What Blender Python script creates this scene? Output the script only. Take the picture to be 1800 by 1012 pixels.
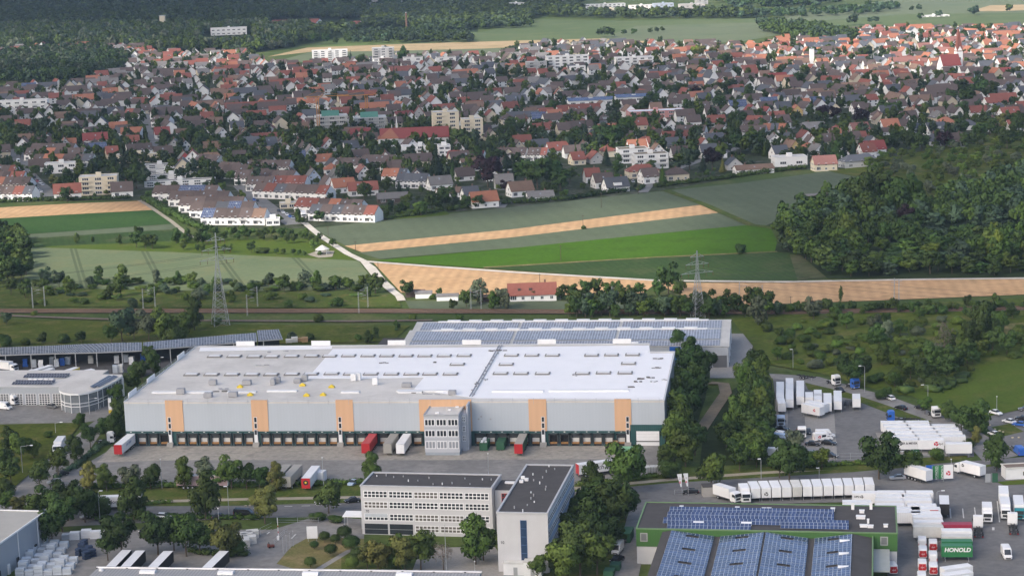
import bpy, math, random
import numpy as np
from mathutils import Vector, Matrix

random.seed(11)
rng = np.random.default_rng(11)
for _o in list(bpy.data.objects):
 bpy.data.objects.remove(_o)
SC = bpy.context.scene
KIDS = {}
COL = SC.collection

# ------------------------------------------------------------------ camera, world, sun, exposure
F_PX, PITCH, ROLL, CAM_H = 3600.0, math.atan(656 / 3600), math.radians(1.9),160.0
_fw = np.array([0, math.cos(PITCH),-math.sin(PITCH)])
_u0 = np.array([0, math.sin(PITCH), math.cos(PITCH)])
_r0 = np.array([1.0,0,0])
C_R = math.cos(ROLL) * _r0 - math.sin(ROLL) * _u0
C_U = math.cos(ROLL) * _u0 + math.sin(ROLL) * _r0
cam_d = bpy.data.cameras.new("camera")
cam = bpy.data.objects.new("camera", cam_d)
COL.objects.link(cam)
cam_d.sensor_width = 36.0
cam_d.lens = F_PX / 1800 * 36.0
cam_d.clip_start = 5.0
cam_d.clip_end = 30000.0
cam.matrix_world = Matrix((
 (C_R[0], C_U[0],-_fw[0],0),(C_R[1], C_U[1],-_fw[1],0),(C_R[2], C_U[2],-_fw[2], CAM_H),(0,0,0,1)))
SC.camera = cam

SUN_TO = Vector((-0.60,-0.50,0.64)).normalized()
SUN_EL = math.asin(SUN_TO.z)
world = bpy.data.worlds.new("World")
SC.world = world
world.use_nodes = True
wn = world.node_tree
wn.nodes.clear()
wo = wn.nodes.new("ShaderNodeOutputWorld")
wb = wn.nodes.new("ShaderNodeBackground")
wb.inputs[1].default_value = 0.15
sky = wn.nodes.new("ShaderNodeTexSky")
sky.sky_type = 'NISHITA'
sky.sun_disc = False
sky.sun_elevation = SUN_EL
sky.sun_rotation = math.atan2(SUN_TO.x, SUN_TO.y)
sky.air_density = 0.85
sky.dust_density = 4.2
sky.ozone_density = 0.4
wn.links.new(sky.outputs[0], wb.inputs[0])
wn.links.new(wb.outputs[0], wo.inputs[0])

sun_d = bpy.data.lights.new("sun", 'SUN')
sun_d.energy = 2.0
sun_d.angle = math.radians(1.5)
sun_d.color = (1.0,0.95,0.88)
sun = bpy.data.objects.new("sun", sun_d)
COL.objects.link(sun)
sun.rotation_euler = SUN_TO.to_track_quat('Z', 'Y').to_euler()

SC.view_settings.view_transform = 'Standard'
SC.view_settings.look = 'None'
SC.view_settings.exposure = 0.95
SC.view_settings.gamma = 1.0
SC.render.engine = 'CYCLES'
SC.cycles.max_bounces = 6
SC.cycles.diffuse_bounces = 3
SC.cycles.glossy_bounces = 2
SC.cycles.transmission_bounces = 2
SC.cycles.volume_bounces = 0


def G(x, y, z=0.0):
 """The place at height z that the photograph shows at pixel x, y."""
 d = _fw * F_PX + C_R * (x - 900) - C_U * (y - 506)
 t = (z - CAM_H) / d[2]
 return np.array([0,0, CAM_H]) + d * t


def P(q):
 q = np.asarray(q, float) - np.array([0,0, CAM_H])
 zc = q @ _fw
 return 900 + F_PX * (q @ C_R) / zc,506 - F_PX * (q @ C_U) / zc


def SPX(q):
 """Pixels per metre at a place."""
 return F_PX / ((np.asarray(q, float) - np.array([0,0, CAM_H])) @ _fw)


# ------------------------------------------------------------------ mesh helpers
class MB:
 def __init__(self):
  self.v, self.f, self.m = [], [], []

 def add(self, vs, fs, mi=0):
  b = len(self.v)
  self.v += [tuple(map(float, p)) for p in vs]
  self.f += [tuple(b + i for i in f) for f in fs]
  self.m += [mi] * len(fs)
  return self

 def poly(self, pts, mi=0):
  return self.add(pts, [tuple(range(len(pts)))], mi)

 def box(self, x0, y0, z0, x1, y1, z1, mi=0, top=None):
  vs = [(x0, y0, z0),(x1, y0, z0),(x1, y1, z0),(x0, y1, z0),(x0, y0, z1),(x1, y0, z1),(x1, y1, z1),(x0, y1, z1)]
  self.add(vs, [(0,3,2,1),(0,1,5,4),(1,2,6,5),(2,3,7,6),(3,0,4,7)], mi)
  b = len(self.v) - 8
  self.f.append((b + 4, b + 5, b + 6, b + 7))
  self.m.append(mi if top is None else top)
  return self

 def prism(self, pts, z0, z1, mi=0, top=None):
  n = len(pts)
  vs = [(p[0], p[1], z0) for p in pts] + [(p[0], p[1], z1) for p in pts]
  self.add(vs, [(i,(i + 1) % n, n + (i + 1) % n, n + i) for i in range(n)] + [tuple(range(n - 1,-1,-1))], mi)
  b = len(self.v) - 2 * n
  self.f.append(tuple(b + n + i for i in range(n)))
  self.m.append(mi if top is None else top)
  return self

 def xprism(self, prof, x0, x1, mi=0):
  """A profile of (y, z) points drawn out along x."""
  n = len(prof)
  vs = [(x0, p[0], p[1]) for p in prof] + [(x1, p[0], p[1]) for p in prof]
  return self.add(vs, [(i,(i + 1) % n, n + (i + 1) % n, n + i) for i in range(n)] + [tuple(range(n - 1,-1,-1)), tuple(range(n,2 * n))], mi)

 def cyl(self, p0, p1, r0, r1=None, n=6, mi=0, cap=True):
  r1 = r0 if r1 is None else r1
  a, b = Vector(p0), Vector(p1)
  d = (b - a).normalized()
  e = d.orthogonal().normalized()
  g = d.cross(e)
  vs = []
  for c, r in ((a, r0),(b, r1)):
   for i in range(n):
    t = 2 * math.pi * i / n
    vs.append(c + e * (r * math.cos(t)) + g * (r * math.sin(t)))
  fs = [(i,(i + 1) % n, n + (i + 1) % n, n + i) for i in range(n)]
  if cap:
   fs += [tuple(range(n - 1,-1,-1)), tuple(range(n,2 * n))]
  return self.add(vs, fs, mi)

 def bar(self, p0, p1, r, mi=0):
  return self.cyl(p0, p1, r, r,4, mi)

 def mesh(self, name, mats, smooth=False):
  me = bpy.data.meshes.new(name)
  me.from_pydata(self.v, [], self.f)
  for m in (mats if isinstance(mats,(list, tuple)) else [mats]):
   me.materials.append(m)
  me.polygons.foreach_set("material_index", np.array(self.m, dtype=np.int32))
  if smooth:
   me.polygons.foreach_set("use_smooth", np.ones(len(self.f), dtype=bool))
  me.update()
  return me

 def build(self, name, mats, parent=None, smooth=False, loc=None, rz=0.0):
  return link(name, self.mesh(name, mats, smooth), parent, loc, rz)


def link(name, me, parent=None, loc=None, rz=0.0, scale=None):
 o = bpy.data.objects.new(name, me)
 COL.objects.link(o)
 if parent is not None:
  o.parent = parent
  KIDS.setdefault(parent.name, []).append(o)
 if loc is not None:
  o.location = loc
 if rz:
  o.rotation_euler = (0,0, rz)
 if scale is not None:
  o.scale = scale
 return o


def tag(o, label=None, cat=None, group=None, kind=None):
 if label:
  o['label'] = label
 if cat:
  o['category'] = cat
 if group:
  o['group'] = group
 if kind:
  o['kind'] = kind
 return o


def thing(name, loc, rz=0.0, label=None, cat=None, group=None):
 o = link(name, None, None, tuple(map(float, loc)), rz)
 o.empty_display_size = 0.5
 return tag(o, label, cat, group)


def copy_tree(o, parent=None, keep=False):
 c = o.copy()
 COL.objects.link(c)
 c.parent = parent
 for ch in KIDS.get(o.name,()):
  copy_tree(ch, c)
 return c


ORD1 = "zeroth first second third fourth fifth sixth seventh eighth ninth tenth eleventh twelfth thirteenth fourteenth fifteenth sixteenth seventeenth eighteenth nineteenth".split()
TENS = ["", "", "twenty", "thirty", "forty", "fifty", "sixty", "seventy", "eighty", "ninety"]


def ordw(n):
 if n < 20:
  return ORD1[n]
 if n < 100:
  return (TENS[n // 10][:-1] + "ieth") if n % 10 == 0 else TENS[n // 10] + "-" + ORD1[n % 10]
 return "hundredth" if n == 100 else ("hundred-and-" + ordw(n - 100) if n < 200 else "two-hundred-and-" + ordw(n - 200))


# ------------------------------------------------------------------ materials
MATS = {}


def nodes_of(name):
 m = bpy.data.materials.new(name)
 m.use_nodes = True
 nt = m.node_tree
 b = nt.nodes["Principled BSDF"]
 return m, nt, b


def N(nt, kind, **kw):
 n = nt.nodes.new(kind)
 for k, v in kw.items():
  if k.startswith("i_"):
   n.inputs[int(k[2:]) if k[2:].isdigit() else k[2:]].default_value = v
  else:
   setattr(n, k, v)
 return n


def mixc(nt, fac, a, b, mode='MIX'):
 n = nt.nodes.new("ShaderNodeMix")
 n.data_type = 'RGBA'
 n.blend_type = mode
 for sock, val in ((n.inputs[0], fac),(n.inputs[6], a),(n.inputs[7], b)):
  if isinstance(val,(int, float)):
   sock.default_value = val
  elif isinstance(val, tuple):
   sock.default_value = (*val[:3],1)
  else:
   nt.links.new(val, sock)
 return n.outputs[2]


def ramp(nt, fac, stops):
 r = nt.nodes.new("ShaderNodeValToRGB")
 while len(r.color_ramp.elements) < len(stops):
  r.color_ramp.elements.new(0.5)
 for e,(p, c) in zip(r.color_ramp.elements, stops):
  e.position = p
  e.color = (c, c, c,1) if isinstance(c,(int, float)) else (*c,1)
 nt.links.new(fac, r.inputs[0])
 return r.outputs[0]


def coords(nt, scale=(1,1,1), rot=0.0, world_space=False, jitter=False):
 if world_space:
  src = nt.nodes.new("ShaderNodeNewGeometry").outputs["Position"]
 else:
  src = nt.nodes.new("ShaderNodeTexCoord").outputs["Object"]
 mp = N(nt, "ShaderNodeMapping")
 mp.inputs["Scale"].default_value = scale
 mp.inputs["Rotation"].default_value = (0,0, rot)
 nt.links.new(src, mp.inputs[0])
 if jitter:
  oi = nt.nodes.new("ShaderNodeObjectInfo")
  mul = N(nt, "ShaderNodeMath", operation='MULTIPLY', i_1=71.0)
  nt.links.new(oi.outputs["Random"], mul.inputs[0])
  nt.links.new(mul.outputs[0], mp.inputs["Location"])
 return mp.outputs[0]


def noise(nt, vec, scale, detail=4.0, rough=0.55):
 n = N(nt, "ShaderNodeTexNoise")
 n.inputs["Scale"].default_value = scale
 n.inputs["Detail"].default_value = detail
 n.inputs["Roughness"].default_value = rough
 nt.links.new(vec, n.inputs["Vector"])
 return n.outputs["Fac"]


def sc3(c, k):
 return tuple(min(1.0, x * k) for x in c)


def mat(name, col, rough=0.75, var=0.18, scale=0.6, rand=0.0, metal=0.0, spec=0.35, world_space=False, streak=None, stain=0.0, stain_scale=0.12):
 if name in MATS:
  return MATS[name]
 m, nt, b = nodes_of(name)
 b.inputs["Roughness"].default_value = rough
 b.inputs["Metallic"].default_value = metal
 b.inputs["Specular IOR Level"].default_value = spec
 vec = coords(nt, streak or (1,1,1),0, world_space, rand > 0)
 c = mixc(nt, noise(nt, vec, scale), sc3(col,1 - var), sc3(col,1 + var))
 if stain:
  f = ramp(nt, noise(nt, vec, stain_scale,6,0.65), [(0.42,0.0),(0.68, stain)])
  c = mixc(nt, f, c, sc3(col,0.45))
 if rand:
  oi = nt.nodes.new("ShaderNodeObjectInfo")
  hv = nt.nodes.new("ShaderNodeHueSaturation")
  mr = N(nt, "ShaderNodeMapRange", i_3=1 - rand, i_4=1 + rand)
  nt.links.new(oi.outputs["Random"], mr.inputs[0])
  nt.links.new(mr.outputs[0], hv.inputs["Value"])
  nt.links.new(c, hv.inputs["Color"])
  c = hv.outputs[0]
 nt.links.new(c, b.inputs["Base Color"])
 MATS[name] = m
 return m


def leaf_mat(name, col, hue=0.02, val=0.16, rand=0.32):
 if name in MATS:
  return MATS[name]
 m, nt, b = nodes_of(name)
 b.inputs["Roughness"].default_value = 0.65
 b.inputs["Specular IOR Level"].default_value = 0.15
 geo = nt.nodes.new("ShaderNodeNewGeometry")
 hv = nt.nodes.new("ShaderNodeHueSaturation")
 hv.inputs["Color"].default_value = (*col,1)
 oi = nt.nodes.new("ShaderNodeObjectInfo")
 a = N(nt, "ShaderNodeMapRange", i_3=1 - val, i_4=1 + val)
 nt.links.new(geo.outputs["Random Per Island"], a.inputs[0])
 c = N(nt, "ShaderNodeMapRange", i_3=1 - rand, i_4=1 + rand)
 nt.links.new(oi.outputs["Random"], c.inputs[0])
 big = noise(nt, coords(nt,(1,1,1),0, True),0.05,3)
 bm = N(nt, "ShaderNodeMapRange", i_1=0.3, i_2=0.7, i_3=0.7, i_4=1.3)
 nt.links.new(big, bm.inputs[0])
 mu = N(nt, "ShaderNodeMath", operation='MULTIPLY')
 nt.links.new(a.outputs[0], mu.inputs[0])
 nt.links.new(c.outputs[0], mu.inputs[1])
 mu2 = N(nt, "ShaderNodeMath", operation='MULTIPLY')
 nt.links.new(mu.outputs[0], mu2.inputs[0])
 nt.links.new(bm.outputs[0], mu2.inputs[1])
 nt.links.new(mu2.outputs[0], hv.inputs["Value"])
 h = N(nt, "ShaderNodeMapRange", i_3=0.5 - hue, i_4=0.5 + hue)
 wn2 = N(nt, "ShaderNodeTexWhiteNoise", noise_dimensions='1D')
 nt.links.new(oi.outputs["Random"], wn2.inputs["W"])
 nt.links.new(wn2.outputs["Value"], h.inputs[0])
 nt.links.new(h.outputs[0], hv.inputs["Hue"])
 nt.links.new(hv.outputs[0], b.inputs["Base Color"])
 MATS[name] = m
 return m


def ground_mat(name, cols, scale=0.02, fine=0.6, finevar=0.25, rot=0.0, rows=None, rowvar=0.3, tram=None, tramrot=None, rough=0.95):
 """A soil, crop or grass surface in world coordinates: two or three colours in broad patches, fine mottling, crop rows, wheel tracks."""
 m, nt, b = nodes_of(name)
 b.inputs["Roughness"].default_value = rough
 b.inputs["Specular IOR Level"].default_value = 0.1
 vec = coords(nt,(1,1,1),0, True)
 n1 = noise(nt, vec, scale,5,0.6)
 c = mixc(nt, ramp(nt, n1, [(0.36,0.0),(0.64,1.0)]), cols[0], cols[1])
 if len(cols) > 2:
  n2 = noise(nt, vec, scale * 3.1,4,0.6)
  c = mixc(nt, ramp(nt, n2, [(0.5,0.0),(0.68,1.0)]), c, cols[2])
 fn = noise(nt, vec, fine,3,0.6)
 fr = N(nt, "ShaderNodeMapRange", i_1=0.25, i_2=0.75, i_3=1 - finevar, i_4=1 + finevar)
 nt.links.new(fn, fr.inputs[0])
 hv = nt.nodes.new("ShaderNodeHueSaturation")
 nt.links.new(c, hv.inputs["Color"])
 val = fr.outputs[0]
 if rows:
  wv = N(nt, "ShaderNodeTexWave", wave_type='BANDS', bands_direction='X')
  wv.inputs["Scale"].default_value = 0.314 / rows
  wv.inputs["Distortion"].default_value = 1.5
  wv.inputs["Detail"].default_value = 2
  nt.links.new(coords(nt,(1,1,1), rot, True), wv.inputs[0])
  rr = N(nt, "ShaderNodeMapRange", i_3=1 - rowvar, i_4=1 + rowvar)
  nt.links.new(wv.outputs["Fac"], rr.inputs[0])
  mu = N(nt, "ShaderNodeMath", operation='MULTIPLY')
  nt.links.new(val, mu.inputs[0])
  nt.links.new(rr.outputs[0], mu.inputs[1])
  val = mu.outputs[0]
 nt.links.new(val, hv.inputs["Value"])
 c = hv.outputs[0]
 if tram:
  # pairs of wheel tracks across the crop every `tram` metres
  sp = nt.nodes.new("ShaderNodeSeparateXYZ")
  nt.links.new(coords(nt,(1,1,1), tramrot or 0.0, True), sp.inputs[0])
  md = N(nt, "ShaderNodeMath", operation='PINGPONG', i_1=tram)
  nt.links.new(sp.outputs[0], md.inputs[0])
  sb = N(nt, "ShaderNodeMath", operation='SUBTRACT', i_1=1.1)
  nt.links.new(md.outputs[0], sb.inputs[0])
  ab = N(nt, "ShaderNodeMath", operation='ABSOLUTE')
  nt.links.new(sb.outputs[0], ab.inputs[0])
  tf = ramp(nt, ab.outputs[0], [(0.5,0.6),(0.8,0.0)])
  c = mixc(nt, tf, c, sc3(cols[0],0.5))
 nt.links.new(c, b.inputs["Base Color"])
 MATS[name] = m
 return m


def pv_mat(name, cell=(1.65,1.0), blue=(0.035,0.07,0.19), line=(0.5,0.53,0.58), lw=0.035, axis='xy', sub=True):
 """Solar modules: dark blue cells in pale frames, in the object's own metres."""
 m, nt, b = nodes_of(name)
 b.inputs["Roughness"].default_value = 0.22
 b.inputs["Specular IOR Level"].default_value = 0.5
 tc = nt.nodes.new("ShaderNodeTexCoord")
 br = N(nt, "ShaderNodeTexBrick")
 br.offset = 0.0
 br.inputs["Scale"].default_value = 1.0
 br.inputs["Brick Width"].default_value = cell[0]
 br.inputs["Row Height"].default_value = cell[1]
 br.inputs["Mortar Size"].default_value = lw
 br.inputs["Mortar Smooth"].default_value = 0.1
 br.inputs["Bias"].default_value = 0.0
 br.inputs["Color1"].default_value = (*sc3(blue,0.8),1)
 br.inputs["Color2"].default_value = (*sc3(blue,1.25),1)
 br.inputs["Mortar"].default_value = (*line,1)
 nt.links.new(tc.outputs["UV"] if axis == 'uv' else tc.outputs["Object"], br.inputs["Vector"])
 nt.links.new(br.outputs["Color"], b.inputs["Base Color"])
 MATS[name] = m
 return m


WHITE = mat("white_paint",(0.74,0.75,0.76),0.45,0.05,0.4, rand=0.04, stain=0.12, stain_scale=0.5)
OFFWHITE = mat("aged_white_paint",(0.6,0.6,0.57),0.6,0.08,0.5, rand=0.06, stain=0.3, stain_scale=0.4)
DARK = mat("dark_frame",(0.025,0.027,0.03),0.6,0.2)
TYRE = mat("tyre_rubber",(0.018,0.018,0.019),0.85,0.15)
STEEL = mat("galvanised_steel",(0.38,0.4,0.42),0.5,0.12, metal=0.3)
GLASS = mat("window_glass",(0.03,0.036,0.045),0.08,0.3,0.5, spec=0.6)
GLASS_BLUE = mat("tinted_blue_glass",(0.03,0.055,0.11),0.1,0.25,0.6, spec=0.6)
RED = mat("red_paint",(0.42,0.025,0.03),0.4,0.08, rand=0.1)
LAMP_RED = mat("lamp_red",(0.4,0.02,0.02),0.3,0.05)
LAMP_CLEAR = mat("lamp_clear",(0.7,0.7,0.68),0.15,0.05)
LETTER_DARK = mat("dark_lettering",(0.03,0.03,0.035),0.5,0.05)
LETTER_WHITE = mat("white_lettering",(0.75,0.75,0.75),0.5,0.05)
LETTER_RED = mat("red_lettering",(0.5,0.02,0.05),0.5,0.05)
CONCRETE = mat("pale_concrete",(0.34,0.33,0.31),0.9,0.14,0.4, stain=0.25, stain_scale=0.15)
YELLOW = mat("yellow_paint",(0.62,0.47,0.04),0.5,0.08)
BLUE = mat("blue_paint",(0.03,0.12,0.45),0.4,0.08)
BARK = mat("bark",(0.09,0.07,0.05),0.9,0.25,1.0)
WOOD = mat("pale_timber",(0.33,0.22,0.12),0.85,0.2,1.0)
# ------------------------------------------------------------------ the ground
def inside(poly, x, y):
 n, c = len(poly), False
 j = n - 1
 for i in range(n):
  xi, yi = poly[i]
  xj, yj = poly[j]
  if (yi > y) != (yj > y) and x < (xj - xi) * (y - yi) / (yj - yi) + xi:
   c = not c
  j = i
 return c


SHEET, STEP = [0.0], [0.01]
SHEETS = []


def gz(x, y):
 """Height of the topmost sheet of ground at a place."""
 z = 0.0
 for pts, h in SHEETS:
  if h > z and inside(pts, x, y):
   z = h
 return z


def field(name, pix, material, label=None, dz=None):
 SHEET[0] += STEP[0]
 z = SHEET[0] if dz is None else dz
 SHEETS.append(([tuple(G(x, y, z)[:2]) for x, y in pix], z))
 o = MB().poly([G(x, y, z) for x, y in pix]).build(name, material)
 me = o.data
 if me.polygons and me.polygons[0].normal.z < 0:
  me.flip_normals()
 return tag(o, label, None, None, 'structure')


def ribbon_pts(pts, width):
 out_l, out_r = [], []
 for i, p in enumerate(pts):
  a = pts[max(i - 1,0)]
  b = pts[min(i + 1, len(pts) - 1)]
  d = np.array(b[:2]) - np.array(a[:2])
  d = d / np.linalg.norm(d)
  n = np.array([-d[1], d[0]])
  out_l.append(np.array(p[:2]) + n * width / 2)
  out_r.append(np.array(p[:2]) - n * width / 2)
 return out_l, out_r


def strip(name, pix, width, material, label=None, kind='structure'):
 SHEET[0] += STEP[0]
 z = SHEET[0]
 pts = [G(x, y, z) for x, y in pix]
 l, r = ribbon_pts(pts, width)
 mb = MB()
 n = len(pts)
 mb.add([(*q, z) for q in l] + [(*q, z) for q in r], [(n + i, n + i + 1, i + 1, i) for i in range(n - 1)])
 return tag(mb.build(name, material), label, None, None, kind)


M_GRASS = ground_mat("meadow_ground", [(0.05,0.082,0.02),(0.082,0.112,0.03),(0.105,0.115,0.04)],0.012,0.5,0.3)
M_MEADOW = ground_mat("rough_meadow", [(0.052,0.074,0.008),(0.08,0.1,0.012),(0.13,0.12,0.035)],0.03,0.8,0.3)
M_LAWN = ground_mat("bright_grass", [(0.062,0.1,0.011),(0.08,0.118,0.014),(0.09,0.112,0.02)],0.03,0.8,0.18)
M_VERGE = ground_mat("verge_grass", [(0.055,0.085,0.014),(0.08,0.105,0.02),(0.13,0.12,0.04)],0.06,1.2,0.35)
M_DRY = ground_mat("dry_lawn", [(0.2,0.16,0.07),(0.13,0.14,0.045),(0.26,0.2,0.1)],0.06,1.5,0.25)
M_TAN = ground_mat("ripe_grain", [(0.47,0.29,0.15),(0.54,0.345,0.185),(0.42,0.27,0.14)],0.03,0.35,0.14,0.1, rows=5.0, rowvar=0.06)
M_TAN2 = ground_mat("pale_stubble", [(0.36,0.27,0.15),(0.43,0.32,0.19),(0.3,0.24,0.13)],0.01,0.2,0.15)
M_CROP = ground_mat("grey_green_wheat", [(0.098,0.122,0.072),(0.114,0.138,0.082),(0.1,0.12,0.07)],0.018,0.4,0.12, rot=-0.2, rows=9, rowvar=0.03)
M_CROP2 = ground_mat("pale_barley", [(0.125,0.16,0.082),(0.15,0.182,0.095),(0.165,0.18,0.09)],0.015,0.4,0.1, tram=17.0, tramrot=-0.245)
M_DEEP = ground_mat("dark_row_crop", [(0.028,0.07,0.016),(0.042,0.088,0.02)],0.02,0.5,0.2, rot=1.5, rows=4.5, rowvar=0.22)
M_DEEP2 = ground_mat("green_row_crop", [(0.032,0.062,0.016),(0.042,0.074,0.018),(0.062,0.082,0.028)],0.02,0.5,0.2, rot=-0.25, rows=3.5, rowvar=0.06)
M_LIME = ground_mat("bright_clover", [(0.05,0.118,0.004),(0.06,0.132,0.006),(0.048,0.1,0.006)],0.02,0.5,0.16)
M_FAR1 = ground_mat("far_green_crop", [(0.085,0.12,0.05),(0.105,0.14,0.058),(0.12,0.145,0.065)],0.004,0.1,0.1)
M_FAR2 = ground_mat("far_grey_crop", [(0.12,0.145,0.085),(0.135,0.16,0.09),(0.105,0.14,0.075)],0.004,0.1,0.1)
M_FAR3 = ground_mat("far_pasture", [(0.11,0.16,0.05),(0.14,0.19,0.06)],0.006,0.1,0.12)
M_VILLAGE = ground_mat("garden_ground", [(0.03,0.045,0.018),(0.05,0.062,0.028),(0.12,0.115,0.1)],0.03,0.25,0.35)
M_FOREST = ground_mat("forest_floor", [(0.02,0.035,0.012),(0.03,0.045,0.015)],0.02,0.3,0.3)  # soil kept dark so the gaps between crowns look shaded
M_SCRUB = ground_mat("scrub_ground", [(0.062,0.092,0.01),(0.088,0.115,0.015),(0.12,0.125,0.034)],0.03,0.4,0.35)
M_ASPHALT = ground_mat("asphalt", [(0.19,0.187,0.182),(0.23,0.225,0.217),(0.26,0.253,0.24)],0.03,0.5,0.16)
M_ASPHALT2 = ground_mat("dark_asphalt", [(0.155,0.155,0.155),(0.185,0.184,0.182),(0.14,0.139,0.14)],0.04,0.5,0.16)
M_APRON = ground_mat("stained_concrete", [(0.34,0.32,0.28),(0.29,0.275,0.245),(0.23,0.22,0.2)],0.09,0.7,0.18)
M_PAVING = ground_mat("grey_paving", [(0.27,0.26,0.245),(0.31,0.3,0.28)],0.05,1.2,0.12)
M_PATH = ground_mat("gravel_path", [(0.3,0.27,0.21),(0.36,0.32,0.26)],0.1,1.0,0.12)
M_CHALK = ground_mat("pale_farm_track", [(0.62,0.57,0.5),(0.5,0.46,0.39)],0.1,1.0,0.1)
M_BALLAST = ground_mat("rail_ballast", [(0.14,0.11,0.09),(0.19,0.155,0.125)],0.08,1.2,0.25)
M_PAINT = ground_mat("road_paint", [(0.62,0.62,0.6),(0.5,0.5,0.48)],0.3,2.0,0.1)
M_DIRT = ground_mat("dirt_track", [(0.23,0.19,0.14),(0.17,0.15,0.11)],0.1,0.8,0.2)

gmb = MB()
gmb.poly([(-9000,-200,0),(9000,-200,0),(9000,14000,0),(-9000,14000,0)])
tag(gmb.build("ground", M_GRASS), None, None, None, 'structure')

# far country
VILLAGE = [(-60,330),(-60,150),(0,150),(110,148),(220,125),(225,108),(100,90),(0,104),(-60,104),(-60,80),(90,82),(220,80),(300,92),(430,92),
   (460,108),(545,112),(700,96),(880,96),(900,80),(1000,75),(1200,76),(1330,78),(1400,58),(1560,50),(1860,46),(1860,215),
   (1640,268),(1560,285),(1470,297),(1360,300),(1240,322),(1175,333),(1000,356),(880,366),(740,378),(640,392),(548,400),(480,402),(350,398),(300,372),(250,352),(60,352)]
field("forest_floor", [(-100,-60),(700,-60),(640,25),(700,38),(840,42),(840,66),(640,58),(560,74),(440,95),(300,92),(90,84),(-100,104)], M_FOREST)
field("far_field_green", [(640,72),(690,60),(850,56),(935,34),(1100,37),(1330,30),(1420,50),(1300,70),(1150,70),(900,72),(700,80)], M_FAR1)
field("far_field_grey", [(1120,46),(1330,40),(1420,52),(1300,74),(1150,76),(1060,66)], M_FAR2)
field("far_field_stubble", [(470,100),(540,84),(700,78),(900,72),(1060,68),(1190,76),(1000,81),(890,84),(700,92),(560,90)], M_TAN2)
field("far_field_barley", [(500,104),(545,92),(720,89),(880,85),(885,97),(690,99),(545,112)], M_FAR2)
field("far_pasture", [(520,84),(610,66),(760,58),(840,62),(700,76),(600,82)], M_FAR3)
field("far_field_east", [(1330,36),(1500,10),(1620,-10),(1900,-40),(1900,30),(1560,48),(1400,56)], M_FAR2)
field("far_field_dark", [(1420,38),(1600,25),(1900,22),(1900,46),(1560,50),(1430,54)], M_FAR1)
field("far_field_ripe", [(1705,20),(1740,10),(1900,6),(1900,14),(1760,20)], M_TAN2)
field("far_ripe_edge", [(1500,54),(1560,47),(1900,43),(1900,47),(1570,52)], M_TAN2)
field("village_ground", VILLAGE, M_VILLAGE)
field("forest_clearing", [(230,74),(290,72),(350,76),(350,82),(240,80)], M_FAR3)

# fields on the left
field("field_ripe_grain", [(-20,366),(120,358),(247,353),(270,369),(120,377),(-20,385)], M_TAN)
field("field_dark_rows", [(-20,385),(120,377),(268,369),(312,392),(160,404),(-20,415)], M_DEEP)
field("field_light_strip", [(30,413),(160,404),(312,393),(318,402),(160,412),(40,420)], M_CROP)
field("field_green_rows", [(40,420),(160,412),(318,402),(345,422),(300,443),(48,434)], M_DEEP2)
field("meadow_park", [(48,434),(300,424),(345,414),(400,420),(545,418),(590,430),(640,458),(420,449),(300,444)], M_LAWN)
field("field_pale_barley", [(50,434),(300,443),(420,448),(630,458),(668,508),(400,512),(40,505)], M_CROP2)
# fields on the right
field("field_grey_wheat", [(548,401),(880,366),(1170,335),(1245,360),(900,403),(608,432)], M_CROP)
field("field_ripe_strip", [(606,432),(900,403),(1232,360),(1270,373),(900,417),(636,443)], M_TAN)
field("field_wheat_strip", [(630,444),(900,417),(1270,373),(1318,395),(1150,411),(900,436),(668,455)], M_CROP)
field("field_bright_clover", [(655,458),(900,436),(1150,411),(1318,395),(1352,396),(1372,434),(1362,443),(1150,452),(855,471)], M_LIME)
field("field_dark_clover", [(855,471),(1150,452),(1362,443),(1405,446),(1455,488),(1380,495),(1160,493)], M_DEEP2)
field("field_big_wheat", [(1180,334),(1300,322),(1455,301),(1535,317),(1640,352),(1660,375),(1345,396),(1325,394)], M_CROP)
field("field_ripe_wedge", [(655,460),(900,476),(1160,493),(1130,515),(900,520),(705,514)], M_TAN)
field("field_ripe_east", [(1150,497),(1380,497),(1600,492),(1860,490),(1860,515),(1560,527),(1290,537),(1230,532)], M_TAN)
field("field_wheat_railside", [(712,528),(900,529),(1112,528),(1112,542),(900,545),(720,542)], M_CROP)
field("wood_floor", [(1362,442),(1372,398),(1345,397),(1500,330),(1540,318),(1640,350),(1860,290),(1860,488),(1455,489),(1405,446)], M_FOREST)
field("orchard_ground", [(1455,300),(1640,262),(1860,205),(1860,300),(1660,372),(1535,317)], M_MEADOW)
field("garden_lawn", [(690,385),(700,368),(780,366),(790,377),(740,382)], M_LAWN)
field("scrub_ground", [(1285,560),(1480,540),(1860,520),(1860,640),(1640,700),(1560,690),(1440,655),(1350,640)], M_SCRUB)
field("hill_meadow", [(1590,690),(1650,672),(1740,640),(1860,615),(1860,705),(1780,722),(1720,735),(1640,712)], M_LAWN)
field("dry_meadow_strip", [(1740,572),(1860,560),(1860,602),(1760,600)], M_DRY)
field("back_meadow", [(-20,560),(400,570),(720,572),(690,600),(300,607),(-20,625)], M_MEADOW)
field("grass_plot", [(-40,746),(145,742),(96,796),(5,872),(-40,890)], M_MEADOW)
field("rail_bank", [(-20,505),(400,512),(700,518),(705,540),(400,540),(-20,538)], M_VERGE)

field("field_bare_patch", [(1388,447),(1406,447),(1452,487),(1402,492)], ground_mat("thin_crop", [(0.04,0.062,0.018),(0.1,0.1,0.05)],0.05,0.5,0.2, rot=-0.9, rows=3.0, rowvar=0.3))
field("wood_clearing", [(1640,410),(1790,402),(1800,428),(1650,436)], M_LAWN)
strip("field_margin", [(850,470),(1150,452),(1366,442)],3.0, M_DRY)
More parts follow.
